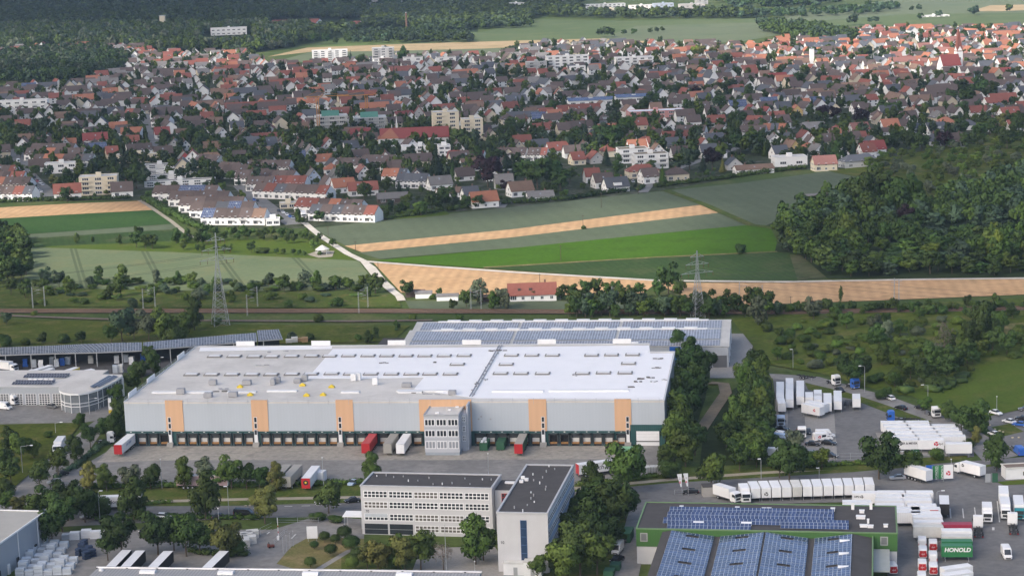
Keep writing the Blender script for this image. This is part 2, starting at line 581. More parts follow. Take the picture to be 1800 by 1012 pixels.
# tracks
strip("farm_track", [(536,392),(560,412),(587,430),(612,446),(640,459),(662,486),(682,505),(702,520),(706,528)],3.6, M_CHALK, None)
strip("farm_track", [(636,457),(655,470),(672,492),(690,508)],3.0, M_CHALK)
strip("farm_lane", [(640,459),(760,468),(900,478),(1160,493),(1380,495),(1600,491),(1860,488)],3.4, M_CHALK)
strip("field_lane", [(245,352),(262,362),(300,388),(330,412),(360,424)],2.6, M_PATH)
strip("field_edge", [(1170,334),(1240,360),(1320,395),(1372,402)],5.0, M_VERGE)
strip("dirt_track", [(1248,672),(1272,674),(1276,690),(1258,716),(1234,752),(1222,775)],4.0, M_DIRT)
# railway
strip("rail_ballast", [(-40,546),(300,546),(620,546),(900,547),(1120,548),(1400,548),(1860,540)],8.6, M_BALLAST)
strip("rail_ballast", [(-40,552),(90,557),(230,562),(430,563),(620,564),(760,562)],3.0, M_BALLAST)


def rails(pix, offs, label):
 z = SHEET[0] + 0.02
 pts = [G(x, y, z) for x, y in pix]
 for off in offs:
  t = thing("railway_track",(0,0,0),0, label % ("far" if off > 0 else "near"), "railway track")
  for s in (-0.75,0.75):
   l, _ = ribbon_pts(pts,2 * (off + s))
   mb = MB()
   for a, b in zip(l[:-1], l[1:]):
    d = Vector((b[0] - a[0], b[1] - a[1],0)).normalized()
    nx, ny = -d.y * 0.07, d.x * 0.07
    mb.add([(a[0] - nx, a[1] - ny, z),(b[0] - nx, b[1] - ny, z),(b[0] - nx, b[1] - ny, z + .3),(a[0] - nx, a[1] - ny, z + .3),
      (a[0] + nx, a[1] + ny, z),(b[0] + nx, b[1] + ny, z),(b[0] + nx, b[1] + ny, z + .3),(a[0] + nx, a[1] + ny, z + .3)],
      [(0,1,2,3),(5,4,7,6),(3,2,6,7)])
   mb.build("rail", mat("rusty_rail",(0.12,0.075,0.05),0.6,0.15), t)
 return


rails([(-40,546),(300,546),(620,546),(900,547),(1120,548),(1400,548),(1860,540)],(2.3,-2.3), "%s track of the double railway line behind the grey sheds")

# industrial estate: asphalt, roads, yards
SHEET[0], STEP[0] = 0.06,0.004
field("yard_asphalt", [(228,770),(1172,770),(1150,830),(1050,852),(640,850),(160,856),(112,862),(90,850)], M_ASPHALT)
field("dock_apron", [(196,784),(745,784),(1120,783),(1116,806),(800,808),(330,808),(170,812)], M_APRON)
field("main_road", [(-40,910),(120,889),(420,887),(640,881),(1020,862),(1180,847),(1500,828),(1640,815),(1860,798),(1860,850),(1560,846),(1250,866),(1100,882),(640,905),(400,911),(-40,932)], M_ASPHALT2)
field("side_street", [(-10,888),(40,842),(96,796),(160,744),(192,722),(212,722),(178,760),(122,842),(82,898),(20,910)], M_ASPHALT)
field("verge", [(160,858),(640,851),(1020,850),(1160,832),(1480,812),(1630,812),(1640,817),(1500,829),(1180,848),(1020,863),(640,882),(420,888),(130,890),(112,866)], M_VERGE)
strip("footpath", [(255,881),(420,877),(640,873),(880,862),(1020,857),(1180,842),(1330,831),(1480,822),(1600,816)],2.6, M_PATH)
field("dealer_forecourt", [(-40,712),(108,712),(125,725),(165,722),(196,706),(214,720),(190,736),(140,743),(-40,746)], M_ASPHALT)
field("shed_yard", [(-40,608),(250,602),(330,600),(300,640),(250,664),(200,668),(-40,668)], ground_mat("dark_shed_yard", [(0.07,0.07,0.073),(0.1,0.099,0.1)],0.05,0.5,0.2))  # dark ground, deepened to carry the shade under the canopy
field("storage_yard", [(80,935),(250,930),(480,930),(560,905),(640,912),(640,1010),(470,1020),(30,1020)], M_ASPHALT)
field("lawn_dry", [(486,990),(512,960),(545,942),(640,946),(640,1002),(520,1000)], M_DRY)
field("office_lawn", [(640,955),(880,960),(880,1012),(600,1012),(600,975)], M_VERGE)
field("office_paving", [(740,962),(870,960),(905,1015),(720,1015)], M_PAVING)
strip("garden_path", [(690,962),(640,960),(612,968),(556,1002)],1.8, M_PAVING)
field("tree_bed", [(1000,870),(1110,862),(1112,905),(1085,960),(1070,1015),(960,1015),(975,960)], M_VERGE)
field("service_lane", [(1110,880),(1180,872),(1140,925),(1122,1015),(1068,1015),(1090,955)], M_ASPHALT)
field("depot_yard", [(1140,870),(1250,866),(1560,845),(1700,846),(1860,850),(1860,1030),(1560,1030),(1560,880),(1150,890)], M_ASPHALT2)
field("hall_paving", [(1284,586),(1322,586),(1326,600),(1312,645),(1300,664),(1248,664),(1248,646)], M_PAVING)
field("container_yard", [(1358,660),(1420,664),(1510,690),(1575,716),(1640,738),(1712,770),(1712,802),(1620,812),(1376,816)], M_ASPHALT2)
field("yard_paving_strip", [(1414,722),(1466,720),(1472,806),(1418,808)], M_PAVING)
field("yard_paving_strip", [(1362,700),(1384,700),(1386,770),(1364,770)], M_PAVING)
field("container_paving", [(1539,760),(1700,770),(1706,800),(1556,800)], M_PAVING)
field("access_road", [(1352,656),(1440,662),(1510,682),(1570,698),(1650,728),(1700,745),(1745,772),(1790,800),(1730,812),(1690,770),(1640,745),(1570,718),(1500,698),(1430,676),(1356,664)], M_ASPHALT)
field("yard_hedge_bed", [(1415,672),(1500,692),(1560,712),(1640,741),(1600,741),(1500,702),(1420,684)], M_VERGE)
field("east_car_park", [(1720,735),(1800,717),(1860,712),(1860,812),(1800,800),(1750,768)], M_ASPHALT2)
field("car_park_island", [(1742,750),(1775,744),(1800,758),(1765,766)], M_VERGE)
field("yard_border", [(1380,817),(1560,806),(1700,800),(1700,808),(1560,822),(1380,828)], M_VERGE)
field("gate_island", [(1682,822),(1745,815),(1750,818),(1700,826)], M_LAWN)
field("kiosk_lawn", [(1752,846),(1860,838),(1860,848),(1764,852)], M_LAWN)
field("belt_floor", [(1175,625),(1250,640),(1240,700),(1220,760),(1165,835),(1160,770)], M_FOREST)
field("belt_floor", [(1340,650),(1356,668),(1372,815),(1230,818),(1235,770),(1280,690)], M_FOREST)
# road and bay markings
for seg in ([(425,912),(455,912)], [(500,889),(514,889)], [(530,888.5),(545,888)], [(556,887.5),(570,887)], [(585,887),(600,886)], [(1660,828),(1690,826)]):
 strip("lane_marking", seg,0.35, M_PAINT)
for a, b in (((1670,893),(1671.5,910)),((1692,893),(1694,910)),((1713,891),(1716.5,921)),((1753,880),(1757,917)),((1777,897),(1779,918))):
 strip("bay_marking", [a, b],0.3, M_PAINT)
strip("arrow_marking", [(1746,931),(1746,926)],0.6, M_PAINT)
for a, b in (((520,938),(512,946)),((474,934),(469,938))):
 strip("lane_marking", [a, b],0.4, M_PAINT)
# village streets
STREETS = (([(28,262),(44,300),(62,320),(92,345)],10),([(-5,300),(20,275),(36,262)],8),([(258,200),(262,225),(270,255),(280,272)],10),([(425,326),(448,348),(480,372),(520,394)],11),
    ([(1130,338),(1140,326),(1160,318)],6),([(880,365),(890,352)],5),([(780,300),(700,262),(560,250)],6),([(1180,300),(1290,262),(1420,215),(1560,190)],6),([(60,205),(230,195),(420,185),(600,176)],6),
    ([(960,250),(1090,225),(1240,190),(1400,165)],6),([(850,230),(960,180),(1100,140)],6),([(1530,105),(1548,88),(1560,80)],8),([(700,190),(860,150),(960,120)],6))
for pix, w in STREETS:
 strip("village_street", pix, w, M_ASPHALT)
# ------------------------------------------------------------------ trees, shrubs, hedges, woods
LEAF = {
 'dark': leaf_mat("leaves_dark",(0.046,0.08,0.02)),
 'mid': leaf_mat("leaves_mid",(0.066,0.109,0.022)),
 'fresh': leaf_mat("leaves_fresh",(0.09,0.138,0.024)),
 'yel': leaf_mat("leaves_yellow_green",(0.125,0.13,0.035)),
 'pale': leaf_mat("leaves_pale",(0.1,0.125,0.075)),
 'red': leaf_mat("leaves_copper",(0.026,0.014,0.02),0.02),
 'fir': leaf_mat("needles_dark",(0.026,0.048,0.027)),
 'blue': leaf_mat("leaves_blue_green",(0.055,0.09,0.05)),
 'bare': leaf_mat("twigs_grey",(0.17,0.15,0.12)),
}
TONE = {'dark': "dark green", 'mid': "mid green", 'fresh': "fresh green", 'yel': "yellow-green", 'pale': "pale grey-green", 'red': "dark copper-red", 'fir': "blackish green", 'blue': "blue-green", 'bare': "bare grey"}


def leafcloud(lobes, n, size, seed, flat=0.0, core=0.8, holes=0.0):
 """Leaf clumps as many small faces over a set of ellipsoid lobes, with a dim leafy core; returns verts (k,3) and quads."""
 r = np.random.default_rng(seed)
 L = np.array(lobes, float)           # cx, cy, cz, rx, ry, rz
 area = L[:,3] * L[:,5] + L[:,3] * L[:,4]
 pick = r.choice(len(L), n, p=area / area.sum())
 d = r.normal(size=(n,3))
 d /= np.linalg.norm(d, axis=1)[:, None]
 d[:,2] = np.where((d[:,2] < -0.3) & (r.random(n) < 0.6),-d[:,2], d[:,2])
 rad = r.uniform(0.82,1.08, n) ** 1.0
 p = L[pick, :3] + d * L[pick,3:] * rad[:, None]
 nrm = d + r.normal(size=(n,3)) * 0.5
 nrm[:,2] += flat
 nrm /= np.linalg.norm(nrm, axis=1)[:, None]
 a = np.cross(nrm, r.normal(size=(n,3)))
 a /= np.linalg.norm(a, axis=1)[:, None]
 b = np.cross(nrm, a)
 s = size * r.uniform(0.55,1.25, n)[:, None]
 t = s * r.uniform(0.6,1.0, n)[:, None]
 V = np.stack([p - a * s - b * t * 0.4, p + a * 0.2 * s - b * t, p + a * s + b * 0.3 * t, p - a * 0.1 * s + b * t],1).reshape(-1,3)
 Fq = np.arange(n * 4).reshape(-1,4)
 cen = np.array([0,0, L[:,2].mean()]) if len(L) < 40 else L[pick, :3]
 vn = d * 0.75 + (p - cen) / (np.linalg.norm(p - cen, axis=1)[:, None] + 1e-6) * 0.5 + nrm * 0.35
 Nn = np.repeat(vn,4, axis=0)
 if core > 0:
  # octahedron-like core lobes, built of quads (a squashed cube) so every face is a quad
  cu = np.array([(-1,-1,-1),(1,-1,-1),(1,1,-1),(-1,1,-1),(-1,-1,1),(1,-1,1),(1,1,1),(-1,1,1)], float) / math.sqrt(3)
  cf = np.array([(0,3,2,1),(4,5,6,7),(0,1,5,4),(1,2,6,5),(2,3,7,6),(3,0,4,7)])
  vs, fs, base = [V], [Fq], len(V)
  for l in L:
   ang = r.uniform(0,6.28)
   c, s2 = math.cos(ang), math.sin(ang)
   q = cu @ np.array([[c,-s2,0], [s2, c,0], [0,0,1]])
   vs.append(l[:3] + q * l[3:] * core)
   fs.append(cf + base)
   base += 8
   Nn = np.concatenate([Nn, q])
  V, Fq = np.concatenate(vs), np.concatenate(fs)
 leafcloud.N = Nn / (np.linalg.norm(Nn, axis=1)[:, None] + 1e-9)
 return V, Fq


def np_mesh(name, V, Fq, material, Nrm=None):
 me = bpy.data.meshes.new(name)
 me.vertices.add(len(V))
 me.vertices.foreach_set("co", np.ascontiguousarray(V, dtype=np.float32).ravel())
 me.loops.add(len(Fq) * 4)
 me.loops.foreach_set("vertex_index", np.ascontiguousarray(Fq, dtype=np.int32).ravel())
 me.polygons.add(len(Fq))
 me.polygons.foreach_set("loop_start", np.arange(0, len(Fq) * 4,4, dtype=np.int32))
 me.materials.append(material)
 me.update(calc_edges=True)
 if Nrm is not None:
  me.normals_split_custom_set_from_vertices(Nrm.astype(np.float32))
 return me


def crown_lobes(style, seed):
 """Lobes of a crown one metre tall and one metre wide, standing on z = 0."""
 r = np.random.default_rng(seed)
 out = []
 if style == 'round':
  for i in range(19):
   t = r.uniform(0.0,1.0)
   z = 0.3 + 0.58 * t
   mr = 0.4 * math.sqrt(max(0.0,1 - ((z - 0.55) / 0.5) ** 2))
   a = r.uniform(0,6.28)
   rr = mr * math.sqrt(r.uniform(0.15,1.0))
   s = r.uniform(0.08,0.2)
   out.append((rr * math.cos(a), rr * math.sin(a), z, s, s, s * r.uniform(.65, .95)))
  out.append((0,0,0.55,0.27,0.27,0.3))
 elif style == 'tall':
  for i in range(13):
   z = 0.2 + 0.72 * (i / 12)
   mr = 0.4 * math.sin(math.pi * min(1,(z - 0.08) / 0.95) ** 0.8)
   a = r.uniform(0,6.28)
   s = r.uniform(0.1,0.17)
   out.append((mr * math.cos(a) * .8, mr * math.sin(a) * .8, z, s * 1.2, s * 1.2, s * .9))
  out.append((0,0,0.5,0.24,0.24,0.36))
 elif style == 'cone':
  for i in range(12):
   t = i / 11
   z = 0.1 + 0.82 * t
   w = 0.42 * (1 - t) + 0.03
   out.append((r.normal() * .02, r.normal() * .02, z, w, w,0.07))
   if t < 0.7:
    a = r.uniform(0,6.28)
    out.append((w * .55 * math.cos(a), w * .55 * math.sin(a), z, w * .6, w * .6,0.06))
 elif style == 'column':
  for i in range(9):
   z = 0.08 + 0.82 * i / 8
   w = 0.42 * math.sin(math.pi * (0.15 + 0.8 * i / 8)) + 0.05
   out.append((r.normal() * .05, r.normal() * .05, z, w, w,0.1))
 elif style == 'shrub':
  for i in range(9):
   a, rr = r.uniform(0,6.28),0.36 * math.sqrt(r.uniform(0,1))
   s = r.uniform(0.16,0.26)
   z = r.uniform(0.22,0.72) * (1 - 0.6 * rr)
   out.append((rr * math.cos(a), rr * math.sin(a), z, s, s, s * 1.1))
  out.append((0,0,0.4,0.36,0.36,0.4))
 elif style == 'ball':
  out.append((0,0,0.6,0.44,0.44,0.36))
  for i in range(6):
   a = i * 1.05
   out.append((.22 * math.cos(a), .22 * math.sin(a),0.58,0.26,0.26,0.28))
 return out


CROWNS, TRUNKS = {}, {}
NLEAF = {'near': (2600,0.033), 'mid': (900,0.052), 'far': (240,0.1)}


def crown_mesh(style, tone, lod, k):
 key = (style, tone, lod, k)
 if key not in CROWNS:
  n, s = NLEAF[lod]
  if style in ('cone', 'column'):
   s *= 0.75
   n = int(n * 1.2)
  if tone == 'bare':
   V, Fq = leafcloud(crown_lobes(style,50 + k), n // 3, s * 0.6, k, core=0)
  else:
   V, Fq = leafcloud(crown_lobes(style,50 + k * 7 + len(style)), n, s, k, flat=0.35 if style == 'cone' else 0.15, core=0.72)
  CROWNS[key] = np_mesh("crown", V, Fq, LEAF[tone], leafcloud.N)
 return CROWNS[key]


def trunk_mesh(k):
 if k not in TRUNKS:
  r = random.Random(k)
  mb = MB()
  mb.cyl((0,0,0),(0.01,0,0.3),0.028,0.02,6)
  mb.cyl((0.01,0,0.3),(0,0.01,0.75),0.02,0.006,5)
  for i in range(5):
   a = i * 1.26 + r.uniform(-.3, .3)
   z = r.uniform(0.24,0.45)
   mb.cyl((0.01,0, z),(0.26 * math.cos(a),0.26 * math.sin(a), z + r.uniform(.16, .3)),0.012,0.004,4)
  TRUNKS[k] = mb.mesh("trunk", BARK)
 return TRUNKS[k]


NAME_BY_REGION = {"in the railway hedge row": "hedgerow_tree", "on the park meadow": "hedgerow_tree", "behind the park meadow": "hedgerow_tree", "in the belt behind the solar hall": "hedgerow_tree", "in the belt by the ripe field": "hedgerow_tree",
     "in the dense wood": "woodland_tree", "standing tall over the dense wood": "woodland_tree"}
PLANTS = []      # (object, tone, kind word, region phrase, px, group)
STYLE_KIND = {'round': ("broadleaf_tree", "broadleaf tree", "tree"), 'tall': ("broadleaf_tree", "upright broadleaf tree", "tree"),
    'cone': ("conifer", "conifer", "conifer"), 'column': ("columnar_tree", "narrow columnar tree", "columnar tree"),
    'shrub': ("shrub", "shrub", "shrub"), 'ball': ("clipped_tree", "ball-shaped clipped tree", "clipped tree")}
OCC = []         # discs already taken: x, y, r


def plant_at(x, y, h, w, style='round', tone='mid', region="by the road", lod='near', z=0.0, group=None, name=None):
 k = rng.integers(0,5)
 nm, word, cat = STYLE_KIND[style]
 name = name or (NAME_BY_REGION.get(region) if nm == "broadleaf_tree" else None)
 if name:
  nm, cat = name, name.replace('_', ' ')
  word = cat
 t = link(nm, None, None,(float(x), float(y), z), float(rng.uniform(0,6.28)))
 t.empty_display_size = 0.5
 c = link("crown", crown_mesh(style, tone, lod, int(k)), t, None,0,(w, w, h))
 if style not in ('shrub', 'column') and lod != 'far' or style == 'ball':
  tr = link("trunk", trunk_mesh(int(k) % 3), t, None,0,(min(w, h) * 0.9, min(w, h) * 0.9, h))
 tag(t, None, cat, group)
 px = P((x, y,0))
 PLANTS.append((t, TONE[tone], word, region, px[0], group))
 OCC.append((x, y, w * 0.4))
 return t


def plant(px, py, h, w=None, style='round', tone='mid', region="by the road", lod='near', **kw):
 q = G(px, py)
 if w is None:
  w = h * {'round': 0.85, 'tall': 0.74, 'cone': 0.5, 'column': 0.3, 'shrub': 1.25, 'ball': 1.0}[style]
 return plant_at(q[0], q[1], h, w, style, tone, region, lod, **kw)


def label_plants():
 by = {}
 for rec in PLANTS:
  by.setdefault((rec[1], rec[2], rec[3]), []).append(rec)
 for (tone, word, region), rows in by.items():
  rows.sort(key=lambda r: r[4])
  for i, r in enumerate(rows):
   lab = "%s %s %s" % (tone, word, region)
   if len(rows) > 1:
    lab += ", %s from the left" % ordw(i + 1)
   r[0]['label'] = lab
   r[0]['group'] = r[5] or ("%ss %s" % (r[2], region))


def scatter(poly, spacing, jitter=0.45, keep=1.0):
 """Ground points spread evenly over a piece of ground that is outlined in the photograph."""
 g = [G(x, y) for x, y in poly]
 xs, ys = [p[0] for p in g], [p[1] for p in g]
 out = []
 gpoly = [(p[0], p[1]) for p in g]
 y = min(ys)
 row = 0
 while y < max(ys):
  x = min(xs) + (row % 2) * spacing / 2
  while x < max(xs):
   q = (x + rng.uniform(-jitter, jitter) * spacing, y + rng.uniform(-jitter, jitter) * spacing)
   if rng.random() < keep and inside(gpoly, *q):
    out.append(q)
   x += spacing
  y += spacing * 0.87
  row += 1
 return out


def free(x, y, r):
 for a, b, c in OCC:
  if abs(a - x) < r + c and abs(b - y) < r + c and (a - x) ** 2 + (b - y) ** 2 < (r + c) ** 2:
   return False
 return True


def mass(name, pts, hs, ws, styles, tones, leaves, lsize, label=None):
 """A far wood that reads as one mass: one object for each leaf tone would split it, so one mesh with several materials."""
 Vs, Fs, Ms, Ns = [], [], [], []
 base = 0
 protos = {}
 for i,(x, y) in enumerate(pts):
  st = styles[rng.integers(len(styles))]
  k = int(rng.integers(0,4))
  if (st, k) not in protos:
   protos[(st, k)] = (*leafcloud(crown_lobes(st,90 + k * 5), leaves, lsize, k + 20, flat=0.2, core=0.74), leafcloud.N)
  V, Fq, Nr = protos[(st, k)]
  h, w = rng.uniform(*hs), rng.uniform(*ws)
  if st == 'cone':
   w *= 0.7
   h *= 1.1
  a = rng.uniform(0,6.28)
  c, s = math.cos(a), math.sin(a)
  Vt = V @ np.array([[c, s,0], [-s, c,0], [0,0,1]]) * np.array([w, w, h]) + np.array([x, y,0])
  Vs.append(Vt)
  Ns.append(Nr @ np.array([[c, s,0], [-s, c,0], [0,0,1]]))
  Fs.append(Fq + base)
  ti = int(rng.integers(len(tones))) if st != 'cone' else 0
  Ms.append(np.full(len(Fq), ti, dtype=np.int32))
  base += len(V)
 if not Vs:
  return None
 me = np_mesh(name, np.concatenate(Vs), np.concatenate(Fs), LEAF[tones[0]], np.concatenate(Ns))
 for t in tones[1:]:
  me.materials.append(LEAF[t])
 me.polygons.foreach_set("material_index", np.concatenate(Ms))
 o = link(name, me)
 return tag(o, label, None, None, 'stuff')


def hedge(pix, h, w, tone, label, dens=9.0, name="hedge"):
 pts = [G(x, y) for x, y in pix]
 org = pts[0]
 lobes = []
 for a, b in zip(pts[:-1], pts[1:]):
  L = np.linalg.norm(b - a)
  for i in range(max(1, int(L / (w * 0.55)))):
   t = (i + rng.random() * .5) / max(1, int(L / (w * 0.55)))
   c = a + (b - a) * t - org
   s = w * rng.uniform(0.45,0.68)
   hh = h * rng.uniform(0.75,1.15)
   lobes.append((c[0] + rng.normal() * w * .12, c[1] + rng.normal() * w * .12, hh * 0.45, s, s, hh * 0.55))
 n = int(len(lobes) * dens * 4)
 V, Fq = leafcloud(lobes, n,0.5 if org[1] > 1000 else 0.32,5, core=0.8)
 o = link(name, np_mesh(name, V, Fq, LEAF[tone], leafcloud.N), None,(float(org[0]), float(org[1]),0))
 return tag(o, label, name.replace('_', ' '), "hedges and hedge rows")


# --- single trees in the estate (pixel of the foot, height in metres)
R = "beside the side street"
for a in ((70,862,9, 'round', 'dark'),(103,840,9, 'round', 'mid'),(131,812,8.5, 'tall', 'dark'),(159,788,8, 'round', 'dark'),(186,768,7, 'round', 'dark'),(203,772,9, 'tall', 'dark')):
 plant(a[0], a[1], a[2], None, a[3], a[4], R)
R = "along the truck yard hedge"
for a in ((158,862,8.5, 'tall', 'yel'),(188,863,8, 'round', 'mid'),(229,862,8, 'round', 'pale'),(265,860,8, 'round', 'dark'),(325,860,9.5, 'tall', 'fresh'),(366,856,9, 'round', 'pale'),(386,858,6, 'round', 'mid'),
   (407,860,10, 'round', 'mid'),(434,860,7.5, 'round', 'dark'),(457,860,7, 'round', 'dark'),(487,862,8.5, 'tall', 'yel'),(655,850,9, 'tall', 'mid'),(1042,868,9.5, 'tall', 'dark'),(1100,868,15, 'round', 'mid'),(1047,880,7, 'round', 'dark'),(1118,845,9, 'tall', 'mid')):
 plant(a[0], a[1], a[2], None, a[3], a[4], R)
R = "between road and storage yard"
for a in ((62,915,8, 'round', 'mid'),(88,912,10, 'round', 'dark'),(120,915,12, 'round', 'dark'),(150,918,11, 'round', 'dark'),(110,935,11, 'round', 'dark'),(172,905,7, 'shrub', 'dark'),(236,918,13, 'tall', 'dark'),(362,913,13, 'tall', 'dark'),(466,920,10.5, 'round', 'yel'),(578,902,10, 'round', 'dark'),
   (214,982,12, 'round', 'dark'),(190,985,8, 'round', 'dark'),(278,975,11.5, 'round', 'dark'),(306,968,10, 'round', 'mid'),(328,978,11, 'round', 'dark'),(352,975,9, 'round', 'dark'),(398,985,11, 'round', 'yel'),(92,960,10, 'round', 'dark'),(34,905,6, 'round', 'yel'),(12,905,7, 'round', 'mid'),(420,975,5, 'shrub', 'mid')):
 plant(a[0], a[1], a[2], None, a[3], a[4], R)
R = "on the grass plot"
for a in ((8,838,9, 'round', 'dark'),(20,850,8, 'round', 'dark'),(38,812,9, 'round', 'mid'),(60,806,7, 'round', 'mid'),(18,800,9, 'tall', 'dark'),(140,752,5.5, 'round', 'mid'),(8,870,6, 'shrub', 'dark'),(84,770,3, 'shrub', 'mid')):
 plant(a[0], a[1], a[2], None, a[3], a[4], R)
R = "in front of the number-ten office"
for a in ((665,1005,9, 'round', 'yel'),(646,1000,7, 'round', 'yel'),(712,1006,10, 'round', 'yel'),(740,1002,11, 'round', 'mid'),(700,1000,9, 'tall', 'mid'),(780,1002,8, 'round', 'bare'),(836,992,13, 'tall', 'mid'),(850,985,9, 'round', 'mid'),(945,1020,6.5, 'round', 'mid')):
 plant(a[0], a[1], a[2], None, a[3], a[4], R)
R = "on the office lawn"
for a in ((571,953,3.2, 'mid'),(606,951,4.4, 'dark'),(582,978,3.6, 'dark'),(618,972,5.0, 'dark'),(630,988,4.4, 'dark'),(553,966,2.6, 'dark'),(546,1000,3.4, 'mid'),(620,1003,4.0, 'mid'),(590,957,3, 'dark')):
 plant(a[0], a[1], a[2], None, 'ball', a[3], R)
plant(560,915,3,5, 'shrub', 'mid', "by the office gate")
plant(590,918,2.4,5, 'shrub', 'mid', "by the office gate")
R = "beside the tall office wing"
for a in ((1036,955,13, 'round', 'dark'),(1010,968,11, 'round', 'dark'),(1075,935,14, 'round', 'dark'),(1060,975,11, 'round', 'dark'),(1020,1012,14, 'round', 'dark'),(1050,1010,12, 'round', 'mid'),(985,1010,9, 'round', 'dark'),(1100,915,10, 'round', 'dark'),(1046,920,12, 'round', 'dark'),
   (1082,965,7, 'round', 'dark'),(1005,935,9, 'round', 'dark'),(990,1025,11, 'round', 'mid'),(1096,890,9, 'round', 'dark'),(975,985,6, 'shrub', 'dark')):
 plant(a[0], a[1], a[2], None, a[3], a[4], R)
R = "beside the long warehouse end"
for a in ((1195,640,12, 'tall', 'dark'),(1215,650,12, 'tall', 'dark'),(1238,670,12, 'round', 'dark'),(1206,672,13, 'round', 'dark'),(1228,692,11, 'round', 'dark'),(1196,700,12, 'round', 'mid'),(1218,715,12, 'round', 'dark'),(1190,730,13, 'tall', 'dark'),(1208,745,12, 'round', 'dark'),
   (1190,765,14, 'tall', 'mid'),(1202,790,14, 'tall', 'mid'),(1186,815,15, 'tall', 'mid'),(1205,820,12, 'round', 'mid'),(1170,822,7, 'round', 'dark'),(1222,800,10, 'round', 'dark'),(1176,838,6, 'shrub', 'dark')):
 plant(a[0], a[1], a[2], None, a[3], a[4], R)
R = "in the belt by the container yard"
for x, y in scatter([(1326,655),(1342,670),(1350,812),(1262,812),(1282,760),(1304,696)],6.3):
 st = ['round', 'round', 'tall'][rng.integers(3)]
 pxx = P((x, y,0))
 plant_at(x, y, rng.uniform(9,14) * (0.72 if pxx[1] > 775 else 1), rng.uniform(6.5,9), st, ['dark', 'dark', 'mid', 'mid'][rng.integers(4)], R)
R = "along the main road"
for a in ((1250,858,11, 'round', 'mid'),(1388,848,13, 'round', 'dark'),(1370,840,8, 'round', 'dark'),(1545,842,14, 'round', 'dark'),(1600,838,8, 'round', 'mid'),(1445,826,6.5, 'round', 'fresh'),(1420,822,6, 'shrub', 'mid'),(1752,828,11, 'tall', 'dark'),(1570,818,5, 'shrub', 'mid'),
   (1648,808,4.5, 'shrub', 'mid'),(1300,828,8, 'round', 'dark'),(1330,822,8, 'round', 'mid'),(1395,800,8, 'round', 'pale'),(1370,822,6, 'shrub', 'mid')):
 plant(a[0], a[1], a[2], None, a[3], a[4], R)
R = "by the estate access road"
for a in ((1690,765,9, 'round', 'dark'),(1720,762,11, 'tall', 'dark'),(1716,782,5.5, 'tall', 'yel'),(1626,728,6, 'round', 'mid'),(1672,742,7, 'round', 'dark'),(1705,768,6, 'round', 'dark'),(1660,735,5, 'round', 'mid'),(1548,702,4, 'shrub', 'dark'),(1560,700,4, 'round', 'dark'),(1498,682,10, 'round', 'dark'),(1512,672,10, 'round', 'dark'),(1480,660,8, 'round', 'dark'),(1700,790,4, 'shrub', 'mid')):
 plant(a[0], a[1], a[2], None, a[3], a[4], R)
# behind the sheds and the warehouse
R = "behind the solar canopy"
for a in ((10,610,6, 'shrub', 'dark'),(74,606,5.5, 'round', 'dark'),(46,608,4, 'shrub', 'mid'),(112,604,5, 'shrub', 'dark'),(143,604,5.5, 'round', 'dark'),(215,602,14, 'round', 'blue'),(196,604,8, 'round', 'dark'),(262,600,13, 'round', 'pale'),(290,600,14, 'round', 'mid'),(318,596,11, 'round', 'mid'),(342,582,13, 'tall', 'dark'),(236,598,10, 'round', 'pale'),
   (305,604,8, 'shrub', 'dark'),(12,572,6, 'round', 'blue'),(382,572,4, 'shrub', 'mid'),(512,598,4, 'shrub', 'blue'),(545,598,3.5, 'shrub', 'dark'),(648,604,5.5, 'tall', 'dark'),(660,596,5, 'tall', 'dark'),(698,582,4.5, 'tall', 'dark'),(630,598,3, 'shrub', 'mid'),(60,556,3, 'shrub', 'mid'),(725,562,3, 'shrub', 'mid'),(560,566,4, 'shrub', 'mid'),(808,562,3, 'shrub', 'mid')):
 plant(a[0], a[1], a[2], None, a[3], a[4], R)
R = "between dealership and warehouse"
for a in ((204,712,7.5, 'round', 'mid'),(206,735,7, 'tall', 'mid'),(235,690,8, 'round', 'dark'),(250,672,8, 'round', 'dark'),(270,660,9, 'tall', 'dark'),(262,640,7, 'round', 'dark'),(240,662,6, 'shrub', 'dark'),(212,752,8, 'tall', 'dark'),(182,760,4, 'shrub', 'dark'),(210,770,6, 'shrub', 'dark')):
 plant(a[0], a[1], a[2], None, a[3], a[4], R)
